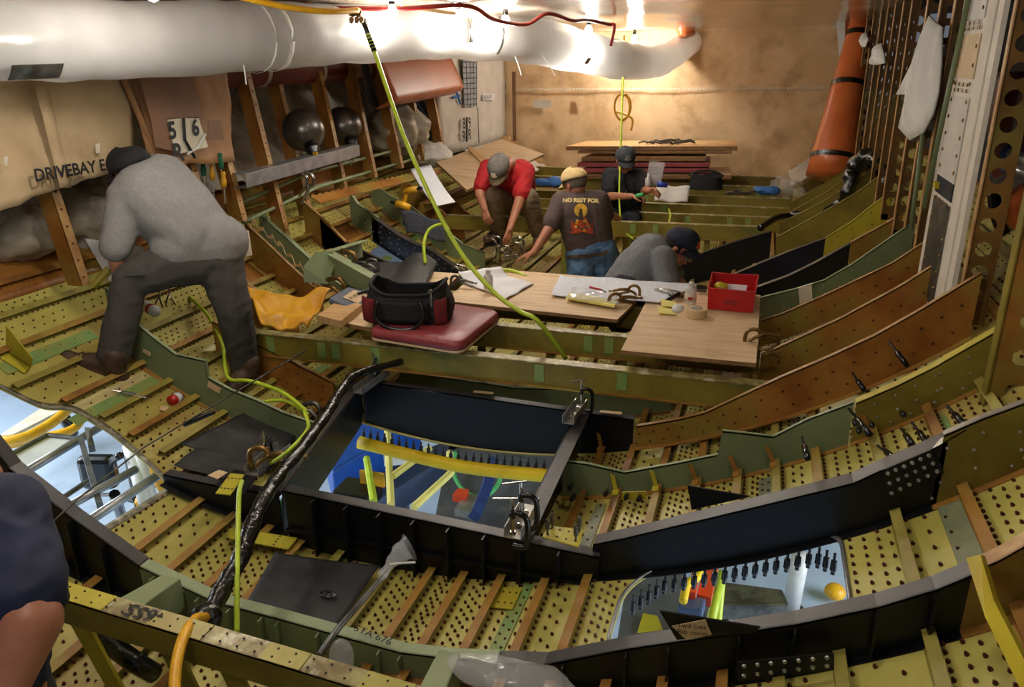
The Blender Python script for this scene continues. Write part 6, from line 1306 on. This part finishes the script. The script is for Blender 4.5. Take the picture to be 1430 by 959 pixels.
# ---- man in grey T-shirt bending at the left
def P_(px, py, d): return atd(px, py, d)
pA = thing('person', 'person in grey T-shirt, cargo trousers and black cap bending over the left ribs', 'person')
pel = P_(274, 330, 4.08); chest = P_(216, 268, 4.05); shl = P_(178, 275, 3.92); shr = P_(236, 240, 4.3); neck = P_(192, 243, 4.05)
hc = P_(187, 241, 4.02)
kL = P_(182, 392, 3.92); aL = P_(158, 500, 3.98); kR = P_(327, 432, 4.16); aR = P_(342, 512, 4.36); hL = P_(244, 366, 4.02); hR = P_(304, 362, 4.12)
elL = P_(162, 348, 3.9); wrL = P_(168, 396, 3.98); elR = P_(215, 300, 4.6); wrR = P_(185, 345, 4.6)
m_ = MB(); f = (P_(140, 262, 4.1) - P_(185, 232, 4.02)); hM = head(m_, hc, f, P_(185, 200, 3.95) - P_(181, 236, 4.02), 1.05)
cap_(m_, neck.lerp(chest, .4), hc - hM @ Vector((0, .02, .03)), .062, .058); torso(m_, pel, chest, shl, shr, neck, .12, .12, .05)
limb(m_, [shl, elL, wrL], [.05, .046, .031]); limb(m_, [shr, elR, wrR], [.05, .046, .031]); limb(m_, [hL, kL, aL], [.08, .055, .04]); limb(m_, [hR, kR, aR], [.08, .055, .04])
hand(m_, wrL, wrL - elL, Vector((-1, .3, 0)), 1, .4); hand(m_, wrR, wrR - elR, Vector((-1, .3, 0)), 1, .4)
fuse('body', m_, 'flesh', pA)
hairdo(hc, hM, 1.05, pA, 'hair_dark', -.04); hat(hc, hM, 1.07, pA, 'cap_black')
m_ = MB(); torso(m_, pel + Vector((0, 0, .03)), chest, shl, shr, neck.lerp(chest, .35), .172, .172, .085); cap_(m_, P_(250, 345, 4.02), P_(308, 338, 4.1), .15, .15); limb(m_, [shl, shl.lerp(elL, .45), shl.lerp(elL, .97)], [.098, .088, .082]); limb(m_, [shr, shr.lerp(elR, .9)], [.09, .078])
cap_(m_, P_(225, 288, 4.05), P_(262, 312, 4.08), .178, .182)
sA = fuse('t_shirt', m_, 'tee_grey', pA, .011, 5, .007, .14, 1)
m_ = MB(); cap_(m_, hL, hR, .13, .135)
limb(m_, [hL, hL.lerp(kL, .5), kL, kL.lerp(aL, .5), aL - (aL - kL).normalized() * .02], [.128, .11, .09, .082, .08]); limb(m_, [hR, hR.lerp(kR, .5), kR, kR.lerp(aR, .5), aR + (aR - kR).normalized() * .01], [.132, .116, .094, .086, .082])
tA = fuse('cargo_trousers', m_, 'trouser_grey', pA, .010, 3, .006, .09, 4)
decal(tA, lambda u, v: P_(258 + 40 * u, 345 + 12 * v + 3 * u, 3.9), 10, 4, FW, 'back_pocket', 'trouser_grey', pA, .006); decal(tA, lambda u, v: P_(170 + 26 * u, 362 + 22 * v, 3.8), 8, 6, FW, 'cargo_pocket', 'trouser_grey', pA, .012)
def boot(parent, ank, toe, sole_z, mt='boot_brown', s=1.0, up=None):
    d = (toe - ank); d.z = d.z * 1.0; L = d.length; d.normalize(); m_ = MB(); h = ank - d * .04 * s
    upv = Vector((0, 0, 1)) if up is None else up
    lo = ank - upv * .055 * s
    limb(m_, [ank + upv * .06, ank, lo - d * .03], [.056 * s, .056 * s, .048 * s]); limb(m_, [lo - d * .04, lo + d * .08 * s, lo + d * .2 * s - upv * .0], [.046 * s, .05 * s, .042 * s]); limb(m_, [ank + d * .02, lo + d * .14 * s + upv * .01], [.05 * s, .042 * s])
    o = fuse('boot', m_, mt, parent, .008, 3, .002, .03)
    side = d.cross(upv).normalized(); b0 = lo - upv * .045 * s
    ring = [b0 + d * (.08 + .165 * math.cos(a)) * s + side * (.05 * math.sin(a)) * s for a in [2 * math.pi * k / 24 for k in range(24)]]
    MB().slab(ring, -upv * .018).build('sole', 'bag_black', o); la = MB()
    for k in range(5): q = ank.lerp(lo + d * .14 + upv * .05, k / 5) + d * .045 + upv * (.02 - .004 * k); la.tube([q - side * .025, q + d * .008, q + side * .025], .0035, 5)
    la.build('laces', 'hair_dark', o)
    return o
upL = Vector((.42, 0, .9)).normalized()
boot(pA, P_(158, 508, 3.98), P_(98, 488, 3.93), 0, s=1.1, up=upL); boot(pA, P_(345, 518, 4.34), P_(320, 540, 4.2), 0, s=1.05, up=upL)

# ---- man in the red T-shirt
pB = thing('person', 'person in red T-shirt and grey trucker cap squatting over the far beams', 'person')
hc = P_(698, 236, 6.75); neck = P_(712, 228, 6.95); shl = P_(682, 236, 7.0); shr = P_(735, 240, 7.0); chest = P_(712, 244, 7.08); pel = P_(722, 276, 7.35)
elL = P_(670, 270, 6.95); wrL = P_(677, 292, 6.86); elR = P_(724, 285, 6.85); wrR = P_(712, 320, 6.75)
hL = P_(708, 282, 7.35); hR = P_(736, 282, 7.35); kL = P_(690, 274, 6.95); kR = P_(738, 276, 6.95); aL = P_(695, 320, 7.25); aR = P_(752, 325, 7.25)
m_ = MB(); f = Vector((-.12, -.45, -.85)); hM = head(m_, hc, f, Vector((-.05, -.75, .55)))
cap_(m_, neck, hc - hM @ Vector((0, .02, .03)), .06, .056); torso(m_, pel, chest, shl, shr, neck, .1, .11, .05)
limb(m_, [shl, elL, wrL], [.052, .046, .03]); limb(m_, [shr, elR, wrR], [.052, .046, .03]); limb(m_, [hL, kL, aL], [.08, .055, .04]); limb(m_, [hR, kR, aR], [.08, .055, .04])
hand(m_, wrL, Vector((.3, -.3, -.9)), Vector((.3, .9, -.2)), -1, .75, 1.05); hand(m_, wrR, Vector((-.2, -.3, -.9)), Vector((-.6, .4, -.1)), 1, .45, 1.05)
fuse('body', m_, 'flesh_tan', pB); hairdo(hc, hM, 1, pB, 'hair_dark', -.02); hp = hat(hc, hM, 1.08, pB, 'cap_greyed', 'white_patch', 'trouser_khaki')
m_ = MB(); torso(m_, pel + Vector((0, -.03, .03)), chest, shl, shr, neck.lerp(chest, .3), .14, .15, .078); limb(m_, [shl, shl.lerp(elL, .7)], [.088, .078]); limb(m_, [shr, shr.lerp(elR, .68)], [.088, .08]); fuse('t_shirt', m_, 'tee_red', pB, .010, 4, .007, .06, 2)
m_ = MB(); cap_(m_, hL, hR, .13, .13); limb(m_, [hL, kL, aL], [.12, .09, .075]); limb(m_, [hR, kR, aR], [.12, .09, .078]); fuse('trousers', m_, 'trouser_khaki', pB, .010, 3, .007, .06, 5)
boot(pB, aL + Vector((0, 0, -.02)), aL + Vector((-.05, -.25, 0)), 0); boot(pB, aR + Vector((0, 0, -.02)), aR + Vector((.05, -.25, 0)), 0)

# ---- man in the brown T-shirt
pC = thing('person', 'person in brown printed T-shirt, blue jeans and sand cap standing with back turned', 'person')
hc = P_(803, 258, 6.15); neck = P_(808, 272, 6.2); shl = P_(784, 282, 6.15); shr = P_(836, 280, 6.2); chest = P_(812, 292, 6.2); pel = P_(826, 352, 6.25)
elL = P_(768, 318, 6.1); wrL = P_(746, 352, 6.05); elR = P_(848, 305, 6.35); wrR = P_(856, 300, 6.65)
hL = P_(812, 362, 6.25); hR = P_(842, 362, 6.28); kL = P_(812, 415, 6.2); kR = P_(842, 415, 6.25); aL = P_(812, 455, 6.4); aR = P_(842, 455, 6.45)
m_ = MB(); f = Vector((-.75, .5, -.42)); hM = head(m_, hc, f, Vector((-.1, .1, 1)))
cap_(m_, neck, hc - hM @ Vector((0, .02, .03)), .062, .058); torso(m_, pel, chest, shl, shr, neck, .11, .11, .05)
limb(m_, [shl, elL, wrL], [.054, .047, .031]); limb(m_, [shr, elR, wrR], [.052, .046, .03]); limb(m_, [hL, kL, aL], [.085, .058, .04]); limb(m_, [hR, kR, aR], [.085, .058, .04])
hand(m_, wrL, Vector((-.8, .0, -.35)), Vector((0, .1, -1)), 1, .2, 1.05); hand(m_, wrR, Vector((0, 1, -.2)), Vector((0, 0, -1)), -1, .5, 1.05)
fuse('body', m_, 'flesh_tan', pC); hairdo(hc, hM, 1, pC, 'hair_grey', -.05); hat(hc, hM, 1.1, pC, 'cap_sand')
m_ = MB(); torso(m_, pel, chest, shl, shr, neck.lerp(chest, .3), .142, .15, .08); limb(m_, [shl, shl.lerp(elL, .8)], [.09, .076]); limb(m_, [shr, shr.lerp(elR, .75)], [.088, .078]); sC = fuse('t_shirt', m_, 'tee_brown', pC, .010, 4, .004, .10, 8)
Dv = FW
decal_text(sC, 'NO REST FOR', P_(812, 278, 6.0), CR * 1.0, CU * 1.0, .046, Dv, 'print_cream', pC, .003)
decal(sC, lambda u, v: P_(812 + 9.5 * v * math.cos(u * 6.2832), 292 + 9.5 * v * math.sin(u * 6.2832), 6.0), 20, 5, Dv, 'moon_print', 'print_yellow', pC)
decal(sC, lambda u, v: P_(812 + (1.5 + 2.5 * v) * (u - .5) * 2, 290 + 16 * v, 6.0), 6, 8, Dv, 'figure_print', 'tee_brown', pC, .006)
rp_ = random.Random(3)
decal(sC, lambda u, v: P_(798 + 32 * u, 305 + 6 * math.sin(u * 9) + (18 - 5 * math.sin(u * 9)) * v, 6.0), 20, 10, Dv, 'orange_print', 'print_orange', pC)
for k in range(14): x, y = 798 + rp_.random() * 30, 306 + rp_.random() * 16; decal(sC, lambda u, v: P_(x + 2.2 * v * math.cos(u * 6.283), y + 1.8 * v * math.sin(u * 6.283), 6.0), 8, 2, Dv, 'print_spot', 'tee_brown' if k % 2 else 'print_yellow', pC, .007)
m_ = MB(); cap_(m_, hL + Vector((0, 0, .03)), hR + Vector((0, 0, .03)), .135, .135); limb(m_, [hL, kL, aL], [.13, .095, .08]); limb(m_, [hR, kR, aR], [.13, .095, .08]); cap_(m_, pel + CR * -.07, pel + CR * .07, .143, .143); jC = fuse('jeans', m_, 'denim', pC, .010, 3, .006, .05, 3)
decal(jC, lambda u, v: P_(790 + 62 * u, 353 - 6 * u + 5 * v + 3 * math.sin(u * 3.14), 6.0), 30, 3, Dv, 'belt', 'boot_brown', pC, .012)
for x0 in (800, 833): decal(jC, lambda u, v: P_(x0 + 14 * u, 364 + 14 * v + 2 * u, 6.0), 6, 6, Dv, 'back_pocket', 'denim', pC, .008)
boot(pC, aL, aL + Vector((0, .25, 0)), 0); boot(pC, aR, aR + Vector((0, .25, 0)), 0)

# ---- man in the black T-shirt
pD = thing('person', 'person in black T-shirt and charcoal cap kneeling by the far beams, head bowed', 'person')
hc = P_(873, 224, 7.4); neck = P_(870, 238, 7.5); shl = P_(852, 246, 7.5); shr = P_(892, 246, 7.5); chest = P_(871, 256, 7.55); pel = P_(868, 296, 7.7)
elL = P_(851, 274, 7.4); wrL = P_(882, 274, 7.2); elR = P_(900, 266, 7.35); wrR = P_(909, 266, 7.15)
hL = P_(860, 300, 7.75); hR = P_(880, 300, 7.75); kL = P_(855, 310, 7.35); kR = P_(884, 310, 7.35); aL = P_(858, 315, 7.8); aR = P_(884, 315, 7.8)
m_ = MB(); f = Vector((.35, -.85, -.5)); hM = head(m_, hc, f, Vector((.1, -.3, .9)))
cap_(m_, neck, hc - hM @ Vector((0, .02, .03)), .058, .054); torso(m_, pel, chest, shl, shr, neck, .1, .1, .045)
limb(m_, [shl, elL, wrL], [.048, .043, .028]); limb(m_, [shr, elR, wrR], [.048, .043, .028]); limb(m_, [hL, kL, aL], [.08, .055, .04]); limb(m_, [hR, kR, aR], [.08, .055, .04])
hand(m_, wrL, Vector((1, -.1, 0)), Vector((0, -.2, -1)), -1, .7, 1.05); hand(m_, wrR, Vector((.6, -.6, .1)), Vector((-.5, -.3, -.6)), 1, .6, 1.05)
fuse('body', m_, 'flesh_tan', pD); facebits(hc, hM, 1, pD); hairdo(hc, hM, 1, pD, 'hair_dark', -.045); hat(hc, hM, 1.08, pD, 'cap_charcoal', 'cap_greyed')
m_ = MB(); torso(m_, pel, chest, shl, shr, neck.lerp(chest, .25), .135, .14, .075); limb(m_, [shl, shl.lerp(elL, .7)], [.084, .074]); limb(m_, [shr, shr.lerp(elR, .75)], [.082, .074]); sD = fuse('t_shirt', m_, 'tee_black', pD, .010, 4, .006, .06, 6)
decal(sD, lambda u, v: P_(868 + 14 * u, 258 + 1.5 * v + 8 * u, 7.2), 8, 1, Dv, 'white_print', 'cap_greyed', pD); decal(sD, lambda u, v: P_(882 - 12 * u, 258 + 1.5 * v + 8 * u, 7.2), 8, 1, Dv, 'white_print', 'cap_greyed', pD)
m_ = MB(); cap_(m_, hL, hR, .125, .125); limb(m_, [hL, kL, aL], [.115, .085, .07]); limb(m_, [hR, kR, aR], [.115, .085, .07]); fuse('jeans', m_, 'denim_dark', pD, .011, 3, .006, .05, 3)
t = thing('green_tool', 'small green tool in the hand of the black shirted man', 'tool'); MB().tube([P_(888, 274, 7.15), P_(898, 271, 7.1)], .02, 10).build('body', 'grass_green', t, smooth=True)
t = thing('blue_glove', 'blue gloved cloth beside the clear box', 'glove'); MB().tube([P_(918, 257, 7.5), P_(932, 259, 7.5)], lambda q: .03 - .01 * q, 10, smooth=0).build('cloth', 'glove_blue', t, smooth=True)

# ---- kneeling man in dark grey T-shirt and navy cap
pE = thing('person', 'person in dark grey T-shirt, safety glasses and navy cap crouching behind the boards', 'person')
hc = P_(950, 345, 5.3); neck = P_(932, 345, 5.35); shl = P_(918, 345, 5.55); shr = P_(926, 362, 5.12); chest = P_(910, 360, 5.32); pel = P_(872, 400, 5.3)
elR = P_(932, 400, 5.05); wrR = P_(960, 415, 5.1); elL = P_(945, 390, 5.6); wrL = P_(965, 410, 5.5)
hL = P_(872, 408, 5.42); hR = P_(870, 412, 5.16); kL = P_(915, 425, 5.5); kR = P_(912, 430, 5.1); aL = P_(868, 450, 5.5); aR = P_(865, 452, 5.15)
m_ = MB(); f = (Vector((.78, -.22, -.5))); hM = head(m_, hc, f, Vector((.42, -.12, .85)), 1.05)
cap_(m_, neck.lerp(chest, .2), hc - hM @ Vector((0, .025, .04)), .06, .056); torso(m_, pel, chest, shl, shr, neck, .11, .11, .05)
limb(m_, [shl, elL, wrL], [.05, .045, .03]); limb(m_, [shr, elR, wrR], [.05, .045, .03]); limb(m_, [hL, kL, aL], [.085, .058, .04]); limb(m_, [hR, kR, aR], [.085, .058, .04])
hand(m_, wrL, Vector((1, 0, -.3)), Vector((0, 0, -1)), -1, .5); hand(m_, wrR, Vector((1, 0, -.3)), Vector((0, 0, -1)), 1, .5)
fuse('body', m_, 'flesh', pE, .006); facebits(hc, hM, 1.05, pE); hairdo(hc, hM, 1.05, pE, 'hair_dark', -.035); hat(hc, hM, 1.1, pE, 'cap_navy', 'print_orange')
L = lambda x, y, z: hc + hM @ Vector((x, y, z)) * 1.05
gl_ = MB().tube([L(.084, -.01, .0), L(.082, .05, .0), L(.06, .098, -.002), L(.02, .11, -.006), L(-.02, .11, -.006), L(-.06, .098, -.002), L(-.082, .05, 0), L(-.084, -.01, 0)], .003, 6, smooth=3).build('glasses_frame', 'ink', pE)
for x in (-1, 1): MB().sheet(lambda u, v: L(x * (.012 + .062 * u), .112 - .03 * u * u, .012 - .036 * v), 6, 4, (0, 0, .001)).build('lens', 'lens_clear', gl_, smooth=True)
MB().ell(L(.088, -.005, -.012), (.011, .011, .011), None, 10, 8).build('ear_plug', 'foam_yellow', pE, smooth=True)
m_ = MB(); torso(m_, pel, chest, shl, shr, neck.lerp(chest, .3), .15, .155, .085); limb(m_, [shr, shr.lerp(elR, .85)], [.092, .086]); limb(m_, [shl, shl.lerp(elL, .8)], [.09, .082]); cap_(m_, P_(893, 375, 5.3), P_(876, 395, 5.3), .165, .16); fuse('t_shirt', m_, 'tee_grey_dark', pE, .010, 4, .006, .13, 12)
m_ = MB(); cap_(m_, hL, hR, .14, .14); limb(m_, [hL, kL, aL], [.12, .09, .075]); limb(m_, [hR, kR, aR], [.12, .09, .075]); fuse('trousers', m_, 'denim_dark', pE, .011, 3, .006, .05, 3)

# ---- person in navy at the bottom left corner
pF = thing('person', 'person in navy T-shirt at the lower left corner, seen from behind, arm hanging', 'person')
neck = P_(-40, 672, 1.62); shr = P_(10, 712, 1.50); shl = P_(-210, 720, 1.7); chest = P_(-70, 770, 1.62); pel = P_(-20, 1020, 1.75)
elR = P_(44, 868, 1.36); wrR = P_(-10, 1000, 1.30); elL = P_(-240, 900, 1.6); wrL = P_(-230, 1050, 1.6); hc = P_(-110, 620, 1.6)
m_ = MB(); f = Vector((-.5, .3, -.8)); hM = head(m_, hc, f, Vector((-.6, .3, .7))); cap_(m_, neck, hc, .06, .056); torso(m_, pel, chest, shl, shr, neck, .1, .1, .045)
limb(m_, [shr, elR, wrR], [.054, .052, .034]); limb(m_, [shl, elL, wrL], [.054, .05, .034]); hand(m_, wrR, Vector((-.4, 0, -1)), Vector((-1, 0, 0)), 1, .5); hand(m_, wrL, Vector((0, 0, -1)), Vector((1, 0, 0)), -1, .5)
hL = pel + Vector((-.1, 0, -.05)); hR = pel + Vector((.08, 0, -.05)); kL = hL + Vector((-.1, .1, -.38)); kR = hR + Vector((.0, .1, -.38)); aL = kL + Vector((0, -.2, -.25)); aR = kR + Vector((0, -.2, -.27))
limb(m_, [hL, kL, aL], [.08, .055, .04]); limb(m_, [hR, kR, aR], [.08, .055, .04]); fuse('body', m_, 'flesh_tan', pF); hairdo(hc, hM, 1, pF, 'hair_dark')
m_ = MB(); torso(m_, pel.lerp(chest, .35), chest, shl, shr, neck.lerp(chest, .2), .125, .135, .066); limb(m_, [shr, shr.lerp(elR, .80)], [.074, .072]); limb(m_, [shl, shl.lerp(elL, .7)], [.075, .07]); fuse('t_shirt', m_, 'tee_navy', pF, .009, 4, .006, .05, 15)
m_ = MB(); limb(m_, [pel.lerp(chest, .42), pel], [.135, .15]); cap_(m_, hL, hR, .13, .13); limb(m_, [hL, kL, aL], [.12, .09, .075]); limb(m_, [hR, kR, aR], [.12, .09, .075]); fuse('trousers', m_, 'denim_dark', pF, .010, 3, .006, .05, 3)

# ================================================================== lamps
LB = [(548, 17, 4.75), (640, 22, 5.3), (706, 30, 5.7), (822, 42, 7.2), (886, 54, 9.0)]
def bulb(p, label, W=None):
    t = thing('string_bulb', label, 'lamp', 'bare bulbs of the string light', tuple(p))
    MB().ell((0, 0, 0), (.032, .032, .045)).build('bulb', 'bulb_glow', t, smooth=True)
    MB().lathe([(.016, .04), (.02, .05), (.02, .09), (.012, .1)], (0, 0, 0), n=14).build('socket', 'black_plastic', t, smooth=True)
    l = bpy.data.lights.new('bulb_light', 'POINT'); l.energy = BULB_W * (W or 1); l.color = (1, .95, .87); l.shadow_soft_size = .07
    o = bpy.data.objects.new('bulb_light', l); C.objects.link(o); o.parent = t; o.location = (0, 0, -.09)
for (a, b_, d), l, W in zip(LB, ['above the brass hose fitting', 'second from the brass hose fitting', 'above the two grey tape marks on the duct', 'beside the black connector near the far bend of the duct', 'furthest, near the orange funnel'], (.45, .7, 1.2, 2.4, 2.2)):
    bulb(atd(a, b_, d), 'glowing bare bulb ' + l, W)
for p, l, W in [((-2.35, 2.75, .3), 'over the left floor opening', .7), ((-1.9, 1.6, .3), 'over the STA 676 rib', .7), ((-1.0, .6, .3), 'over the numbered beam', .5), ((.1, 2.2, .3), 'over the right skin opening', .5)]:
    bulb(Vector(p), 'glowing bare bulb on the ceiling ' + l, W)
l = bpy.data.lights.new('hangar_fill', 'AREA'); l.energy = HANGAR_FILL_W; l.size = 5; l.color = (.86, .93, 1)  # unseen area lights added on both sides to brighten what shows through the openings
for p, rx, ry in [((-9, 2.5, -.6), 0, -50), ((7, 2.5, -.6), 0, 50)]:
    o = bpy.data.objects.new('hangar_fill', l); C.objects.link(o); o.location = p; o.rotation_euler = (0, R(ry), 0)

bpy.data.scenes.remove(TMP)
# ------------------------------------------------------------------ lift everything to the hangar floor
for o in list(bpy.data.objects):
    if o.parent is None:
        o.location.z += ZC
